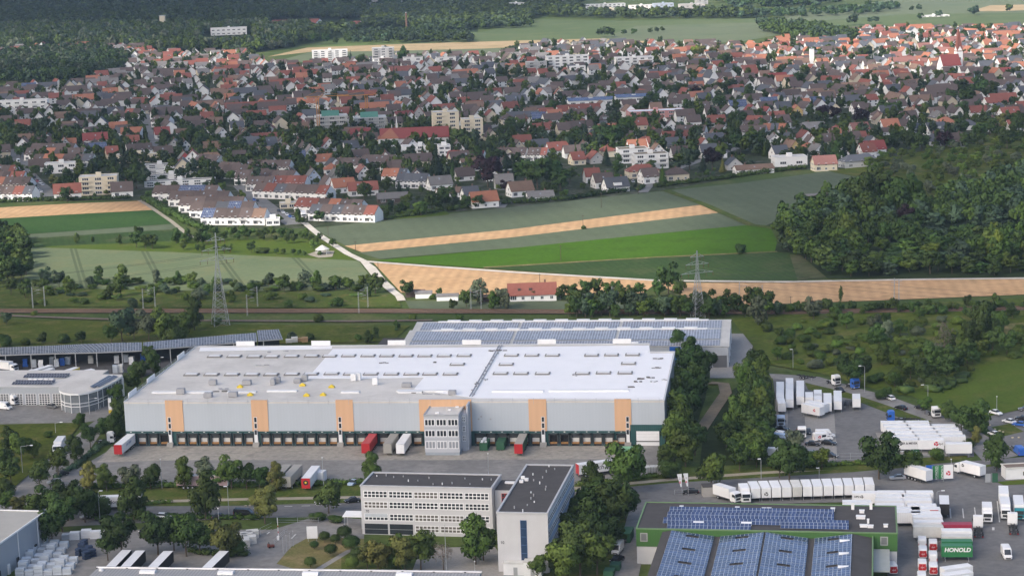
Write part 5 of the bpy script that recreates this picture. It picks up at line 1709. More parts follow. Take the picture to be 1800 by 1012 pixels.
# ------------------------------------------------------------------ curved solar canopy at the left edge
front = [(-60,626),(0,624),(89,621),(160,619.6),(205,618),(249,616)]
back = [(-60,613.5),(0,610.9),(89,607.5),(142,605),(205,602.6),(249,601.8)]
front2 = [(251,615.2),(330,609),(400,603.5),(452,599.2)]
back2 = [(252,601.8),(330,595),(400,588.8),(450,585)]
front3 = [(454,598.8),(497,595.5)]
back3 = [(452,580.9),(490,579)]
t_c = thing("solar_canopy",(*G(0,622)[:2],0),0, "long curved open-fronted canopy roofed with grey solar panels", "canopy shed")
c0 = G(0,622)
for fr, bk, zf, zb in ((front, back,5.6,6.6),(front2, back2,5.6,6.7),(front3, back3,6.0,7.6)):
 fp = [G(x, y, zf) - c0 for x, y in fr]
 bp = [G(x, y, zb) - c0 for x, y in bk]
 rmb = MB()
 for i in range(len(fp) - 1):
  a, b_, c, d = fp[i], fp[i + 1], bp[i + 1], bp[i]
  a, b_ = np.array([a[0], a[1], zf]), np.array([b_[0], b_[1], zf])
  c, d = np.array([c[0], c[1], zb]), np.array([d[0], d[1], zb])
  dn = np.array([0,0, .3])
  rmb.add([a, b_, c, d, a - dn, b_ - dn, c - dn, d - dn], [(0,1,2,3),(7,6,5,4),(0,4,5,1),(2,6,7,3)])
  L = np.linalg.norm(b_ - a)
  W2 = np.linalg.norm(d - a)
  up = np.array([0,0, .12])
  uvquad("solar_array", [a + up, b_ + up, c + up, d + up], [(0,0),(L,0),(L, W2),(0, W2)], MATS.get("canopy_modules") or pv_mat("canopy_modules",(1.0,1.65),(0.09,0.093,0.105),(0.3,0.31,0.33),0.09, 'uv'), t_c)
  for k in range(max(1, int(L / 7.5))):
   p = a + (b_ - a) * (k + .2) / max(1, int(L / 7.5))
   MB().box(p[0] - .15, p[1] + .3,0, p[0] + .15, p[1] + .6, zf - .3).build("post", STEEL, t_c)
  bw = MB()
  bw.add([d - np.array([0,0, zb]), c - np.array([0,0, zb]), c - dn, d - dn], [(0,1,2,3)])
  bw.build("back_wall", mat("shaded_shed_wall",(0.03,0.034,0.042),0.9,0.2), t_c)  # near-black: the shade inside the canopy is put into the wall colour
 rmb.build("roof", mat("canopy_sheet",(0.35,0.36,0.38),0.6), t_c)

# kiosk near the right gate
q = G(1768,843)
kt = thing("gate_kiosk",(q[0], q[1],0),0.05, "white flat-roofed gate kiosk on grass beside the depot entrance", "kiosk")
MB().box(0,0,0,8,4.5,3.2).build("wall", WHITE, kt)
MB().box(-.2,-.2,3.2,8.2, .1,3.5,1).box(-.2,4.4,3.2,8.2,4.7,3.5,1).box(-.2, .1,3.2, .1,4.4,3.5,1).box(7.9, .1,3.2,8.2,4.4,3.5,1).box(.1, .1,3.2,7.9,4.4,3.25,0).build("roof", [mat("brown_gravel",(0.2,0.16,0.13),0.95), OFFWHITE], kt)
link("kiosk_window", window_mb(1.2,1.1,1,1, .1).mesh("kiosk_window", [STEEL, GLASS]), kt,(5.5,-.03,1.1))
# bin house by the flags
q = G(1236,874)
bt = thing("bin_house",(q[0], q[1],0),0.03, "small pale concrete hut behind the white flags", "hut")
MB().box(0,0,0,5,3.4,2.9).build("wall", CONCRETE, bt)
MB().box(-.1,-.1,2.9,5.1,3.5,3.1,0).build("roof", ROOF_FELT, bt)
# ------------------------------------------------------------------ vehicles (each faces +x, stands on z = 0, centred on its length)
def loft(mb, prof, ys, insets, mi=0):
 """A side profile of (x, z) points carried across the width; insets shrink it at each station, which rounds the edges."""
 P0 = np.array(prof, float)
 c = P0.mean(0)
 n = len(prof)
 vs = []
 for y, k in zip(ys, insets):
  q = c + (P0 - c) * (1 - k)
  vs += [(p[0], y, p[1]) for p in q]
 fs = []
 for j in range(len(ys) - 1):
  for i in range(n):
   a, b = j * n + i, j * n + (i + 1) % n
   fs.append((a, b, b + n, a + n))
 fs.append(tuple(range(n)))
 fs.append(tuple(range((len(ys) - 1) * n, len(ys) * n))[::-1])
 return mb.add(vs, fs, mi)


def wheel_me(r, w):
 k = "wheel_%d_%d" % (r * 100, w * 100)
 if k not in CACHE:
  CACHE[k] = MB().cyl((0,-w / 2,0),(0, w / 2,0), r, r,12,0).cyl((0,-w / 2 - .02,0),(0, w / 2 + .02,0), r * .55, r * .55,10,1).mesh("wheel", [TYRE, STEEL])
 return CACHE[k]


CACHE = {}
PROTO = {}


def wheels(t, xs, y, r, w):
 for x in xs:
  for s in (-1,1):
   link("wheel", wheel_me(r, w), t,(x, s * y, r))


def paint(col):
 if isinstance(col, str):
  return PAINTS[col]
 return col


PAINTS = {'white': WHITE, 'offwhite': OFFWHITE, 'red': RED, 'blue': BLUE, 'black': mat("black_paint",(0.02,0.021,0.024),0.25,0.08, rand=.2), 'silver': mat("silver_paint",(0.4,0.42,0.45),0.3,0.06, metal=.4, rand=.1),
   'grey': mat("grey_paint",(0.13,0.135,0.145),0.3,0.08, metal=.2, rand=.15), 'teal': mat("teal_paint",(0.02,0.19,0.22),0.35,0.08), 'green': mat("green_paint",(0.03,0.17,0.06),0.45,0.08, rand=.06),
   'dgreen': mat("dark_green_paint",(0.03,0.1,0.055),0.6,0.15, stain=.3), 'tarp': mat("grey_tarpaulin",(0.33,0.32,0.29),0.7,0.1, rand=.08, stain=.2, stain_scale=.3), 'dark': mat("dark_tarpaulin",(0.02,0.02,0.022),0.6,0.2),
   'wine': mat("wine_red_paint",(0.3,0.03,0.06),0.5,0.1), 'pink': mat("faded_pink_side",(0.3,0.22,0.23),0.6,0.1), 'sky': mat("pale_blue_paint",(0.35,0.45,0.6),0.4, .08), 'yellow': YELLOW, 'mint': mat("mint_green_paint",(0.19,0.4,0.24),0.6, .1)}
RIB = cladding("white_ribbed_box",(0.7,0.71,0.72),0.45,0.05,0.45)
PAINTS["rib"] = RIB


def b_swap(t, col='white', h=2.75, L=7.45, legs=True, door=True):
 c = RIB if col == 'rib' else paint(col)
 zb = 1.12 if legs else .25
 b = MB().box(-L / 2,-1.25, zb, L / 2,1.25, zb + h)
 for x in (-L / 2, L / 2 - .12):
  b.box(x - .01,-1.27, zb - .02, x + .13,-1.251, zb + h + .01).box(x - .01,1.251, zb - .02, x + .13,1.27, zb + h + .01)
 b.box(-L / 2,-1.275, zb - .02, L / 2,-1.252, zb + .14).box(-L / 2,1.252, zb - .02, L / 2,1.275, zb + .14)
 b.build("body", c, t)
 d = MB().box(L / 2 + .002,-1.2, zb + .08, L / 2 + .05,-.01, zb + h - .08).box(L / 2 + .002, .01, zb + .08, L / 2 + .05,1.2, zb + h - .08)
 for y in (-.8,-.25, .25, .8):
  d.bar((L / 2 + .08, y, zb + .1),(L / 2 + .08, y, zb + h - .1), .025)
 d.build("door", c, t)
 MB().box(-L / 2 + .2,-.6, zb - .2, L / 2 - .2,-.4, zb - .004).box(-L / 2 + .2, .4, zb - .2, L / 2 - .2, .6, zb - .004).build("frame", DARK, t)
 if legs:
  for x in (-L / 2 + .9, L / 2 - .9):
   for y in (-1.1,1.1):
    MB().bar((x, y,0),(x, y, zb), .07).box(x - .14, y - .14,0, x + .14, y + .14, .05).build("leg", STEEL, t)


def b_trailer(t, col='white', front='white', roof=None, L=13.6, rear=None):
 b = MB().box(-L / 2,-1.26,1.15, L / 2,1.26,3.98,0,1)
 b.build("body", [paint(col), paint(roof or col)], t)
 MB().box(L / 2 + .002,-1.26,1.05, L / 2 + .1,1.26,4.0).build("bulkhead", paint(front), t)
 d = MB().box(-L / 2 - .06,-1.22,1.2,-L / 2 - .002,-.01,3.92).box(-L / 2 - .06, .01,1.2,-L / 2 - .002,1.22,3.92)
 d.build("door", paint(rear or col), t)
 MB().box(-L / 2 + .1,-.55, .8, L / 2 - .4,-.4,1.14).box(-L / 2 + .1, .4, .8, L / 2 - .4, .55,1.14).box(-L / 2 + .1,-1.2, .45,-L / 2 + .2,1.2, .62).box(-1.2,-1.22, .5,3.2,-1.18,1.0).box(-1.2,1.18, .5,3.2,1.22,1.0).build("chassis", DARK, t)
 wheels(t,(-L / 2 + 2.0,-L / 2 + 3.3,-L / 2 + 4.6),1.05, .5, .38)
 for y in (-.9, .9):
  MB().box(L / 2 - 2.7, y - .08,0.05, L / 2 - 2.5, y + .08,1.14).box(L / 2 - 2.8, y - .15,0, L / 2 - 2.4, y + .15, .05).build("landing_leg", STEEL, t)
 for y in (-1,1):
  MB().box(-L / 2 - .08, y * .95 - .18, .85,-L / 2 + .05, y * .95 + .18,1.0).build("tail_lamp", LAMP_RED, t)


def cab(t, x, col, high=True):
 """A lorry cab whose front is at x."""
 H_ = 3.7 if high else 3.1
 prof = [(x, .5),(x + .02,1.7),(x - .12,2.9 if high else 2.6),(x - .55, H_ - .12),(x - 1.2, H_),(x - 2.2, H_ - .1),(x - 2.25,1.0),(x - 2.0, .5)]
 loft(MB(), prof,(-1.24,-1.1,1.1,1.24),(.05,0,0, .05)).build("cab", paint(col), t)
 MB().add([(x + .04,-1.08,1.78),(x + .04,1.08,1.78),(x - .1,1.05,2.72),(x - .1,-1.05,2.72)], [(0,1,2,3)]).build("windscreen", GLASS, t)
 for s in (-1,1):
  MB().box(x - 1.2, s * 1.255 - .01,1.8, x - .25, s * 1.255 + .01,2.55).build("side_window", GLASS, t)
  MB().box(x - .05, s * 1.42 - .1,1.75, x + .06, s * 1.42 + .1,2.45).bar((x, s * 1.2,2.3),(x, s * 1.4,2.3), .03).build("mirror", DARK, t)
  MB().box(x - .02, s * .95 - .2, .62, x + .06, s * .95 + .2, .85).build("headlight", LAMP_CLEAR, t)
 MB().box(x + .002,-.8, .95, x + .05, .8,1.55).box(x + .002,-1.2, .38, x + .08,1.2, .58).build("grille", DARK, t)
 MB().box(x - .25,-1.0,(2.9 if high else 2.6), x + .12,1.0,(2.97 if high else 2.67)).build("sun_visor", DARK, t)


def b_tractor(t, col='white'):
 cab(t,3.0, col)
 MB().box(-2.9,-.5, .62, .9,-.36, .95).box(-2.9, .36, .62, .9, .5, .95).box(-2.9,-.5, .7,-2.75, .5, .9).box(-.2,-1.15, .4, .7,-.55, .95).box(-.2, .55, .4, .7,1.15, .95).build("chassis", DARK, t)
 MB().cyl((-1.5,0, .95),(-1.5,0,1.1), .5, .5,10).build("fifth_wheel", STEEL, t)
 wheels(t,(1.7,-1.7),1.02, .52, .36)
 for s in (-1,1):
  MB().box(-2.3, s * 1.02 - .25,1.08,-1.1, s * 1.02 + .25,1.14).build("mudguard", DARK, t)


def b_rigid(t, col='white', box='white', L=9.6):
 cab(t, L / 2, col, False)
 x1 = L / 2 - 2.4
 MB().box(-L / 2,-1.25,1.1, x1,1.25,3.75).box(-L / 2 - .01,-1.27,1.05, x1 + .01,1.27,1.2).build("box_body", paint(box), t)
 d = MB().box(-L / 2 - .05,-1.2,1.22,-L / 2 - .012,1.2,3.7)
 for y in (-.7, .7):
  d.bar((-L / 2 - .08, y,1.25),(-L / 2 - .08, y,3.6), .03)
 d.build("door", paint(box), t)
 MB().box(-L / 2 + .1,-.5, .65, x1 + .4,-.36,1.05).box(-L / 2 + .1, .36, .65, x1 + .4, .5,1.05).box(-L / 2 + 2.5,-1.2, .5, x1 - 1.6,-1.15,1.0).box(-L / 2 + 2.5,1.15, .5, x1 - 1.6,1.2,1.0).build("chassis", DARK, t)
 wheels(t,(L / 2 - 1.3,-L / 2 + 2.0),1.03, .5, .36)


def b_chassis(t, col='white', L=9.6):
 cab(t, L / 2, col, True)
 b = MB().box(-L / 2,-.48, .75, L / 2 - 2.2,-.32,1.05).box(-L / 2, .32, .75, L / 2 - 2.2, .48,1.05)
 for x in np.arange(-L / 2 + .4, L / 2 - 2.6,1.15):
  b.box(x,-.319, .78, x + .12, .319,1.0)
 for x in (-L / 2 + .8,-L / 2 + 5.6):
  b.box(x,-1.2,1.055, x + .18,1.2,1.2)
 b.box(-L / 2 - .02,-1.15, .5,-L / 2 + .1,1.15, .65).box(.2,-1.1, .45,1.6,-.6, .95).box(.2, .6, .45,1.6,1.1, .95)
 b.build("chassis", DARK, t)
 wheels(t,(L / 2 - 1.3,-L / 2 + 3.2,-L / 2 + 1.9),1.0, .5, .36)
 for s in (-1,1):
  MB().box(-L / 2 - .05, s * .95 - .2, .66,-L / 2 + .05, s * .95 + .2, .8).build("tail_lamp", LAMP_RED, t)


def b_frame_trailer(t):
 b = MB().box(-3.4,-.5, .85,3.6,-.36,1.05).box(-3.4, .36, .85,3.6, .5,1.05)
 for x in (-3.2,-1.5, .2,1.9,3.4):
  b.box(x,-1.15,1.055, x + .2,1.15,1.2)
 b.build("chassis", DARK, t)
 wheels(t,(-1.6,-.3),1.0, .48, .36)
 for y in (-.8, .8):
  MB().box(2.7, y - .07,0,2.85, y + .07, .9).build("landing_leg", STEEL, t)


def b_van(t, col='white', rear=None, L=5.9, H_=2.6, glazed=False):
 prof = [(L / 2, .35),(L / 2 + .02, .85),(L / 2 - .75,1.15),(L / 2 - 1.55, H_ - .25),(L / 2 - 1.9, H_ - .05),(-L / 2 + .15, H_),(-L / 2, H_ - .25),(-L / 2 - .02, .4)]
 loft(MB(), prof,(-1.0,-.86, .86,1.0),(.06,0,0, .06)).build("body", paint(col), t)
 a, b = (L / 2 - .72,1.2),(L / 2 - 1.48, H_ - .3)
 MB().add([(a[0] + .03,-.82, a[1] + .02),(a[0] + .03, .82, a[1] + .02),(b[0] + .03, .74, b[1] + .02),(b[0] + .03,-.74, b[1] + .02)], [(0,1,2,3)]).build("windscreen", GLASS, t)
 for s in (-1,1):
  MB().add([(L / 2 - 1.05, s * 1.005,1.3),(L / 2 - 1.95, s * 1.005,1.3),(L / 2 - 1.95, s * .985, H_ - .55),(L / 2 - 1.5, s * .985, H_ - .55)], [(0,1,2,3) if s < 0 else (3,2,1,0)]).build("side_window", GLASS, t)
  if glazed:
   MB().box(L / 2 - 3.6, s * 1.0 - .015,1.35, L / 2 - 2.3, s * 1.0 + .015, H_ - .6).build("side_window", GLASS, t)
  MB().box(L / 2 - .1, s * .72 - .16, .7, L / 2 + .03, s * .72 + .16, .88).build("headlight", LAMP_CLEAR, t)
  MB().box(-L / 2 - .05, s * .9 - .07, .8,-L / 2 + .02, s * .9 + .07,1.5).build("tail_lamp", LAMP_RED, t)
 MB().box(-L / 2 - .045,-.82, .55,-L / 2 - .02,-.01, H_ - .35).box(-L / 2 - .045, .01, .55,-L / 2 - .02, .82, H_ - .35).build("rear_door", paint(rear or col), t)
 MB().box(L / 2 - .02,-.6, .45, L / 2 + .05, .6, .68).build("grille", DARK, t)
 wheels(t,(L / 2 - 1.05,-L / 2 + 1.25), .88, .36, .24)


def b_car(t, col='white', L=4.5, H_=1.48, estate=False):
 r = L / 2
 prof = [(r, .3),(r + .02, .62),(r - .25, .8),(r - 1.15, .92),(-r + .1, .95),(-r, .75),(-r, .32)]
 loft(MB(), prof,(-.9,-.78, .78, .9),(.07,0,0, .07)).build("body", paint(col), t)
 back = -r + (.25 if estate else .75)
 cabp = [(r - 1.1, .9),(r - 1.85, H_ - .06),(r - 2.1, H_),(back + .45, H_ - .02),(back, .93)]
 loft(MB(), cabp,(-.78,-.62, .62, .78),(.0, .06, .06, .0)).build("window", GLASS, t)
 MB().box(back + .5,-.6, H_ - .04, r - 2.0, .6, H_ + .012).build("roof", paint(col), t)
 for s in (-1,1):
  MB().box(r - .2, s * .62 - .17, .6, r + .01, s * .62 + .17, .75).build("headlight", LAMP_CLEAR, t)
  MB().box(-r - .02, s * .68 - .15, .68,-r + .1, s * .68 + .15, .82).build("tail_lamp", LAMP_RED, t)
  for x in (r - 1.75,-.1, back + .35):
   MB().bar((x, s * .77, .9),(x - (.3 if x > .5 else 0), s * .63, H_ - .02), .04).build("door_pillar", paint(col), t)
 wheels(t,(r - .85,-r + .8), .8, .32, .2)


def b_skip(t, col='dgreen', L=5.5, h=2.3, full=False):
 prof = [(-L / 2, .25),(L / 2, .25),(L / 2 + .15, h),(-L / 2 - .15, h)]
 b = MB()
 loft(b, prof,(-1.2,1.2),(0,0))
 for x in np.linspace(-L / 2 + .3, L / 2 - .3,7):
  for s in (-1,1):
   b.box(x - .06, s * 1.25 - .05, .25, x + .06, s * 1.25 + .05, h)
 b.box(-L / 2 - .2,-1.3, h, L / 2 + .2,1.3, h + .1)
 b.build("body", paint(col), t)
 MB().box(-L / 2,-.5,0, L / 2,-.35, .25).box(-L / 2, .35,0, L / 2, .5, .25).build("runner", DARK, t)
 if full:
  m = MB()
  for _ in range(7):
   x, y, s = random.uniform(-L / 2 + .6, L / 2 - .6), random.uniform(-.7, .7), random.uniform(.3, .6)
   m.box(x - s, y - s * .8, h + .1, x + s, y + s * .8, h + random.uniform(.3, .7))
  m.build("load", WHITE, t)
 else:
  MB().box(-L / 2,-1.2, h + .1, L / 2,1.2, h + .2).build("lid", paint(col), t)


BUILDERS = {'swap': b_swap, 'trailer': b_trailer, 'tractor': b_tractor, 'rigid': b_rigid, 'chassis': b_chassis, 'frame': b_frame_trailer, 'van': b_van, 'car': b_car, 'skip': b_skip}
NAMES = {'swap': ("swap_body", "swap body"), 'trailer': ("semi_trailer", "trailer"), 'tractor': ("tractor_unit", "truck"), 'rigid': ("box_truck", "truck"), 'chassis': ("carrier_truck", "truck"), 'frame': ("frame_trailer", "trailer"),
   'van': ("van", "van"), 'car': ("parked_car", "car"), 'skip': ("skip_container", "skip")}
GROUPS = {'swap': "swap bodies standing in the yards", 'trailer': "parked semi-trailers", 'tractor': "tractor units", 'rigid': "box trucks", 'chassis': "carrier trucks without boxes", 'frame': "empty frame trailers", 'van': "parked vans", 'car': "cars", 'skip': "skips at the docks"}
HALF = {'swap': 3.725, 'trailer': 6.8, 'tractor': 3.0, 'rigid': 4.8, 'chassis': 4.8, 'frame': 3.5, 'van': 2.95, 'car': 2.25, 'skip': 2.75}
VPOS = []


def vehicle(kind, p_front, p_rear, label, z=0.0, at='front', letter=None, **kw):
 """front and rear are pixels of its two ends, seen at height z; it is set with its front (or its middle) there."""
 key = (kind, tuple(sorted(kw.items())))
 a, b = G(*p_front, z), G(*p_rear, z)
 d = (a - b)[:2]
 yaw = math.atan2(d[1], d[0])
 half = kw.get('L', HALF[kind] * 2) / 2
 e = d / np.linalg.norm(d)
 m = a[:2] - e * half if at == 'front' else (a[:2] + b[:2]) / 2
 if key not in PROTO:
  t = thing(NAMES[kind][0],(0,0,0))
  BUILDERS[kind](t, **kw)
  PROTO[key] = t
 else:
  t = copy_tree(PROTO[key])
 if letter:
  if t is PROTO[key]:
   del PROTO[key]
  letter(t)
 t.location = (float(m[0]), float(m[1]), gz(m[0], m[1]))
 t.rotation_euler = (0,0, yaw)
 tag(t, label, NAMES[kind][1], GROUPS[kind])
 OCC.append((m[0], m[1], half * .7))
 return t


def side_text(text, size, m, x, z, right=True, shear=0.0, bold=.02, w=1.25):
 """Lettering on a flank: right=True on its right-hand side (-y)."""
 def f(t):
  letters("lettering", text, size, m, t,(x,(-w - .03) if right else (w + .03), z),0 if right else math.pi, .01, 'CENTER', shear, bold)
 return f


def round_logo(t, x, y, z, r, m, rot=0):
 me = MB()
 for i in range(3):
  a = i * 2.094 + .5
  for (a0, a1) in ((a, a + 1.6),):
   pts = [(r * .35 * math.cos(a0),0, r * .35 * math.sin(a0)),(r * math.cos(a0),0, r * math.sin(a0)),(r * math.cos((a0 + a1) / 2),0, r * math.sin((a0 + a1) / 2)),(r * math.cos(a1),0, r * math.sin(a1)),(r * .35 * math.cos(a1),0, r * .35 * math.sin(a1))]
   me.add(pts, [(0,1,2,3,4)])
 o = me.build("emblem", m, t, False,(x, y, z))
 o.rotation_euler = (0,0, rot)


# --- docked trailers
def docked(px, kind, label, **kw):
 x, y = W.px(*px,0)
 letter = kw.pop('letter', None)
 half = kw.get('L', HALF[kind] * 2) / 2
 key = (kind, tuple(sorted(kw.items())), label)
 t = thing(NAMES[kind][0],(0,0,0))
 BUILDERS[kind](t, **kw)
 c = W.world(x,-.75 - half)
 t.location = (c[0], c[1], gz(c[0], c[1]))
 t.rotation_euler = (0,0, W.yaw - math.pi / 2)
 tag(t, label, NAMES[kind][1], GROUPS[kind])
 if letter:
  letter(t)
 return t


def lett_docked(t):
 letters("lettering", "DSB GMBH",1.1, mat("faded_blue_lettering",(0.25,0.32,0.45),0.6), t,(0,1.29,2.8), math.pi, .01, 'CENTER',0.1, .02)


docked((213,800), 'trailer', "white semi-trailer with red front wall docked at the warehouse's west end", front='red', letter=lett_docked)
docked((647,797), 'trailer', "plain red container trailer backed into the dock left of the annex", col='red', front='red', L=12.2)
docked((686,796), 'trailer', "grey tarpaulin trailer docked beside the red container trailer", col='tarp', front='tarp', L=12.2)
docked((708,797), 'trailer', "white trailer docked close to the annex office wall", col='white', front='white', L=12.6)
docked((915,796), 'trailer', "grey-roofed trailer with red front wall docked right of the green skips", col='dgreen', front='red', roof='tarp', L=12.6)
for px, d, L, full, lab in (((850,793),3.5,5.6, True, "green skip heaped with white waste at the docks"),((880,791),2.6,7.0, False, "closed long green skip at the docks right of the annex")):
 x, y = W.px(*px,0)
 t = thing("skip_container",(*W.world(x, y + 3.0),0), W.yaw - math.pi / 2)
 b_skip(t, 'dgreen', L,2.5, full)
 tag(t, lab, "skip", GROUPS['skip'])
for px, lab in (((1101,795), "mint green lidded bin, left one of the pair near the roller gate"),((1115,795), "mint green lidded bin, right one of the pair near the roller gate")):
 x, y = W.px(*px,0)
 t = thing("waste_bin",(*W.world(x, y),0), W.yaw, lab, "bin", "mint green bins")
 MB().box(-1.4,-.9, .2,1.4, .9,1.3).box(-1.2,-.8,0,-1.0, .8, .2).box(1.0,-.8,0,1.2, .8, .2).build("body", paint('mint'), t)
 MB().xprism([(-.95,1.3),(.95,1.3),(.95,1.75),(-.95,1.5)],-1.45,1.45).build("lid", paint('mint'), t)
for px, lab, m, h in (((1071,790), "rusty mesh crate of brushwood at the eastern docks", mat("brushwood",(0.16,0.14,0.07), .9, .4,2),1.9),((1082,791), "tall stack of wooden pallets beside the mesh crate", WOOD,2.9)):
 x, y = W.px(*px,0)
 t = thing("pallet_stack" if 'pallets' in lab else "mesh_crate",(*W.world(x, y),0), W.yaw, lab, "pallet stack" if 'pallets' in lab else "crate")
 b = MB()
 for k in range(int(h / .16)):
  b.box(-.8 + random.uniform(-.05, .05),-.9, k * .16, .8 + random.uniform(-.05, .05), .9, k * .16 + .13)
 b.build("load", m, t)
 MB().box(-.9,-1.0,0,-.84,1.0, h * .8).box(.84,-1.0,0, .9,1.0, h * .8).build("side_rail", mat("rust",(0.2,0.1,0.06), .8), t)

# --- yard of the warehouse


def parked(near, far, zt, label, **kw):
 """A trailer whose front wall looks at the camera: roof centres of its near and far ends in the photograph."""
 letter = kw.pop('letter', None)
 return vehicle('trailer', near, far, label, z=zt, letter=letter, **kw)


parked((484,838),(501,820),4, "grey trailer half hidden by the yellow-green tree, left of the pair", col='tarp', front='wine')
parked((503,838),(521,819),4, "grey tarpaulin trailer with dark red base, right of the pair", col='tarp', front='tarp')


def badge(t):
 MB().cyl((6.905,0,2.7),(6.93,0,2.7), .75, .75,14).build("emblem", LETTER_DARK, t)
 MB().cyl((6.931,0,2.75),(6.94,0,2.75), .35, .35,8).build("emblem_centre", YELLOW, t)


parked((537,840),(554,819),4, "white trailer with red front wall and round black badge", front='red', letter=badge)
vehicle('swap',(561,848),(568,842), "short white container beside the badge trailer", z=0, at='mid', col='rib', L=3.0, legs=False)
vehicle('trailer',(402,858),(316,858), "long trailer with faded pink side behind the yard trees", col='pink', front='white', roof='white', L=15.0)


def haas(t):
 letters("lettering", "Ulrich Haas",1.9, LETTER_DARK, t,(.6,-1.3,2.55),0, .01, 'CENTER', .25, .01)


vehicle('trailer',(1092,829),(1008,840), "white trailer lettered in black script behind roadside trees", col='white', front='white', rear='red', letter=haas)
vehicle('car',(614,855),(628,847), "silver-blue car parked in the truck yard beside the office", at='mid', col='sky')
# stacked cage pallets near the right end of the yard
q = G(1153,832)
t = thing("cage_pallets",(q[0], q[1],0), .05, "white stacked mesh cages beside the yard's eastern hedge", "cage stack")
b = MB()
for i in range(4):
 for k in range(3):
  b.box(-3.2 + i * 1.6,-1.2, k * .8 + .02,-1.75 + i * 1.6,1.2, k * .8 + .72)
b.build("cage", OFFWHITE, t)
b = MB()
for i in range(9):
 b.bar((-3.2 + i * .8,-1.24,0),(-3.2 + i * .8,-1.24,2.4), .04)
b.build("bar", DARK, t)


def zim(t):
 letters("lettering", "ZIMon",1.5, LETTER_DARK, t,(1.8,1.3,2.6), math.pi, .01, 'CENTER',0,0)


# lorry on the main road: tractor and trailer each a vehicle
tz = vehicle('trailer',(165,897),(240,894), "white lettered semi-trailer driving along the main road behind trees", letter=zim)
vehicle('tractor',(151,899),(190,897), "white tractor unit pulling the lettered trailer along the road", col='white')
vehicle('rigid',(100,800),(121,771), "white box truck driving down the side street", col='white', box='rib')
vehicle('tractor',(202,778),(174,779), "white tractor unit parked on the verge by the warehouse corner", col='white')
for f, r, col, lab, kw in (((86,851),(106,849), 'silver', "silver estate car parked by the side street trees", {'estate': True}),((97,838),(118,834), 'black', "dark car half hidden by the side street tree", {}),((303,911),(274,910), 'white', "white estate car on the main road", {'estate': True}),
       ((558,886),(577,884), 'white', "white hatchback on the main road beyond the barrier gate", {}),((607,884),(632,881), 'black', "black saloon on the road beside the office block", {}),((206,913),(222,912), 'black', "black car behind the tree on the main road", {}),
       ((357,940),(377,937), 'grey', "grey car parked under trees in the storage yard, upper one", {}),((352,957),(370,951), 'black', "black car parked under trees in the storage yard, lower one", {}),((250,938),(264,932), 'black', "dark car beside the white wrapped pallets", {}),
       ((396,911),(378,912), 'black', "black car behind the dark tree on the road", {}),((147,912),(164,909), 'silver', "silver car partly hidden by big dark trees", {}),((452,898),(470,894), 'black', "black car behind the yellow-green roadside tree", {}),
       ((1199,868),(1229,867), 'black', "black car on the road behind the white flags", {}),((1566,843),(1590,842), 'silver', "silver car beside the big roadside tree by the depot", {}),((99,718),(84,716), 'grey', "dark grey car in front of the dealership's round corner", {}),
       ((1441,784),(1416,783), 'black', "black saloon in front of the lettered van, left one", {}),((1468,783),(1446,781), 'black', "black estate in front of the lettered van, right one", {'estate': True}),((1437,801),(1418,800), 'grey', "dark grey car near the container yard fence, left one", {}),((1471,805),(1448,803), 'black', "black saloon near the container yard fence, right one", {}),
       ((1483,691),(1470,686), 'black', "dark car at the access road behind the container columns", {}),((1556,699),(1573,706), 'white', "white estate car on the access road", {'estate': True}),((1576,718),(1592,722), 'black', "dark car on the access road near the green verge", {}),((1610,717),(1626,722), 'black', "black car at the access road below the hill meadow", {}),
       ((1760,732),(1741,727), 'white', "white hatchback at the top of the east car park", {}),((1765,742),(1783,746), 'white', "white saloon in the east car park beside a blue car", {}),((1739,763),(1756,769), 'white', "white car driving into the east car park", {}),((1783,748),(1802,750), 'blue', "blue car in the east car park", {}),((1788,738),(1806,740), 'black', "black car behind the blue car", {}),
       ((1793,722),(1812,722), 'grey', "grey car at the picture edge of the east car park", {}),((1777,786),(1789,796), 'grey', "dark car beside the blue van", {}),((1735,792),(1748,790), 'grey', "grey car behind the roadside tree near the kiosk", {}),((1092,957),(1100,949), 'grey', "grey car behind the white van in the service lane", {}),
       ((1077,990),(1092,983), 'black', "dark car below the white van in the service lane", {}),((1420,766),(1420,758), 'black', "black car behind the white carrier truck", {}),((1384,758),(1366,756), 'black', "dark car behind the pale vans", {})):
 vehicle('car', f, r, lab, at='mid', col=col, **kw)
vehicle('van',(447,908),(414,907), "black minibus on the main road", at='mid', col='black', glazed=True, H_=2.3)
vehicle('van',(1079,979),(1093,962), "white van parked in the service lane by the depot", at='mid', col='white')


def logo_van(t):
 round_logo(t,-1.4,-1.02,1.45, .5, LETTER_RED)
 letters("lettering", "dpd", .6, LETTER_DARK, t,(-.3,-1.02,1.45),0, .01)


vehicle('van',(1463,773),(1430,776), "white parcel van with red round emblem on its side", at='mid', col='white', glazed=True, letter=logo_van)
vehicle('van',(1465,769),(1436,770), "plain white van behind the emblem van", at='mid', col='white')
vehicle('van',(1388,778),(1356,775), "pale blue-white van by the dark tree belt, front one", at='mid', col='sky')
vehicle('van',(1384,772),(1356,770), "white van behind the pale blue one by the tree belt", at='mid', col='white')
vehicle('van',(1380,803),(1352,802), "white and red van half hidden by the yard's corner trees", at='mid', col='white', rear='red')
vehicle('chassis',(1410,772),(1404,748), "white carrier truck facing the camera beside parked vans", col='white')
vehicle('chassis',(1373,752),(1372,735), "pale blue carrier truck at the tree belt", col='sky')
vehicle('tractor',(1473,679),(1452,672), "white tractor unit on the access road behind the containers", col='white')
vehicle('frame',(1434,669),(1400,664), "black frame trailer behind the white tractor unit", at='mid')
vehicle('tractor',(1506,685),(1486,678), "bright blue tractor unit on the access road", col='blue')
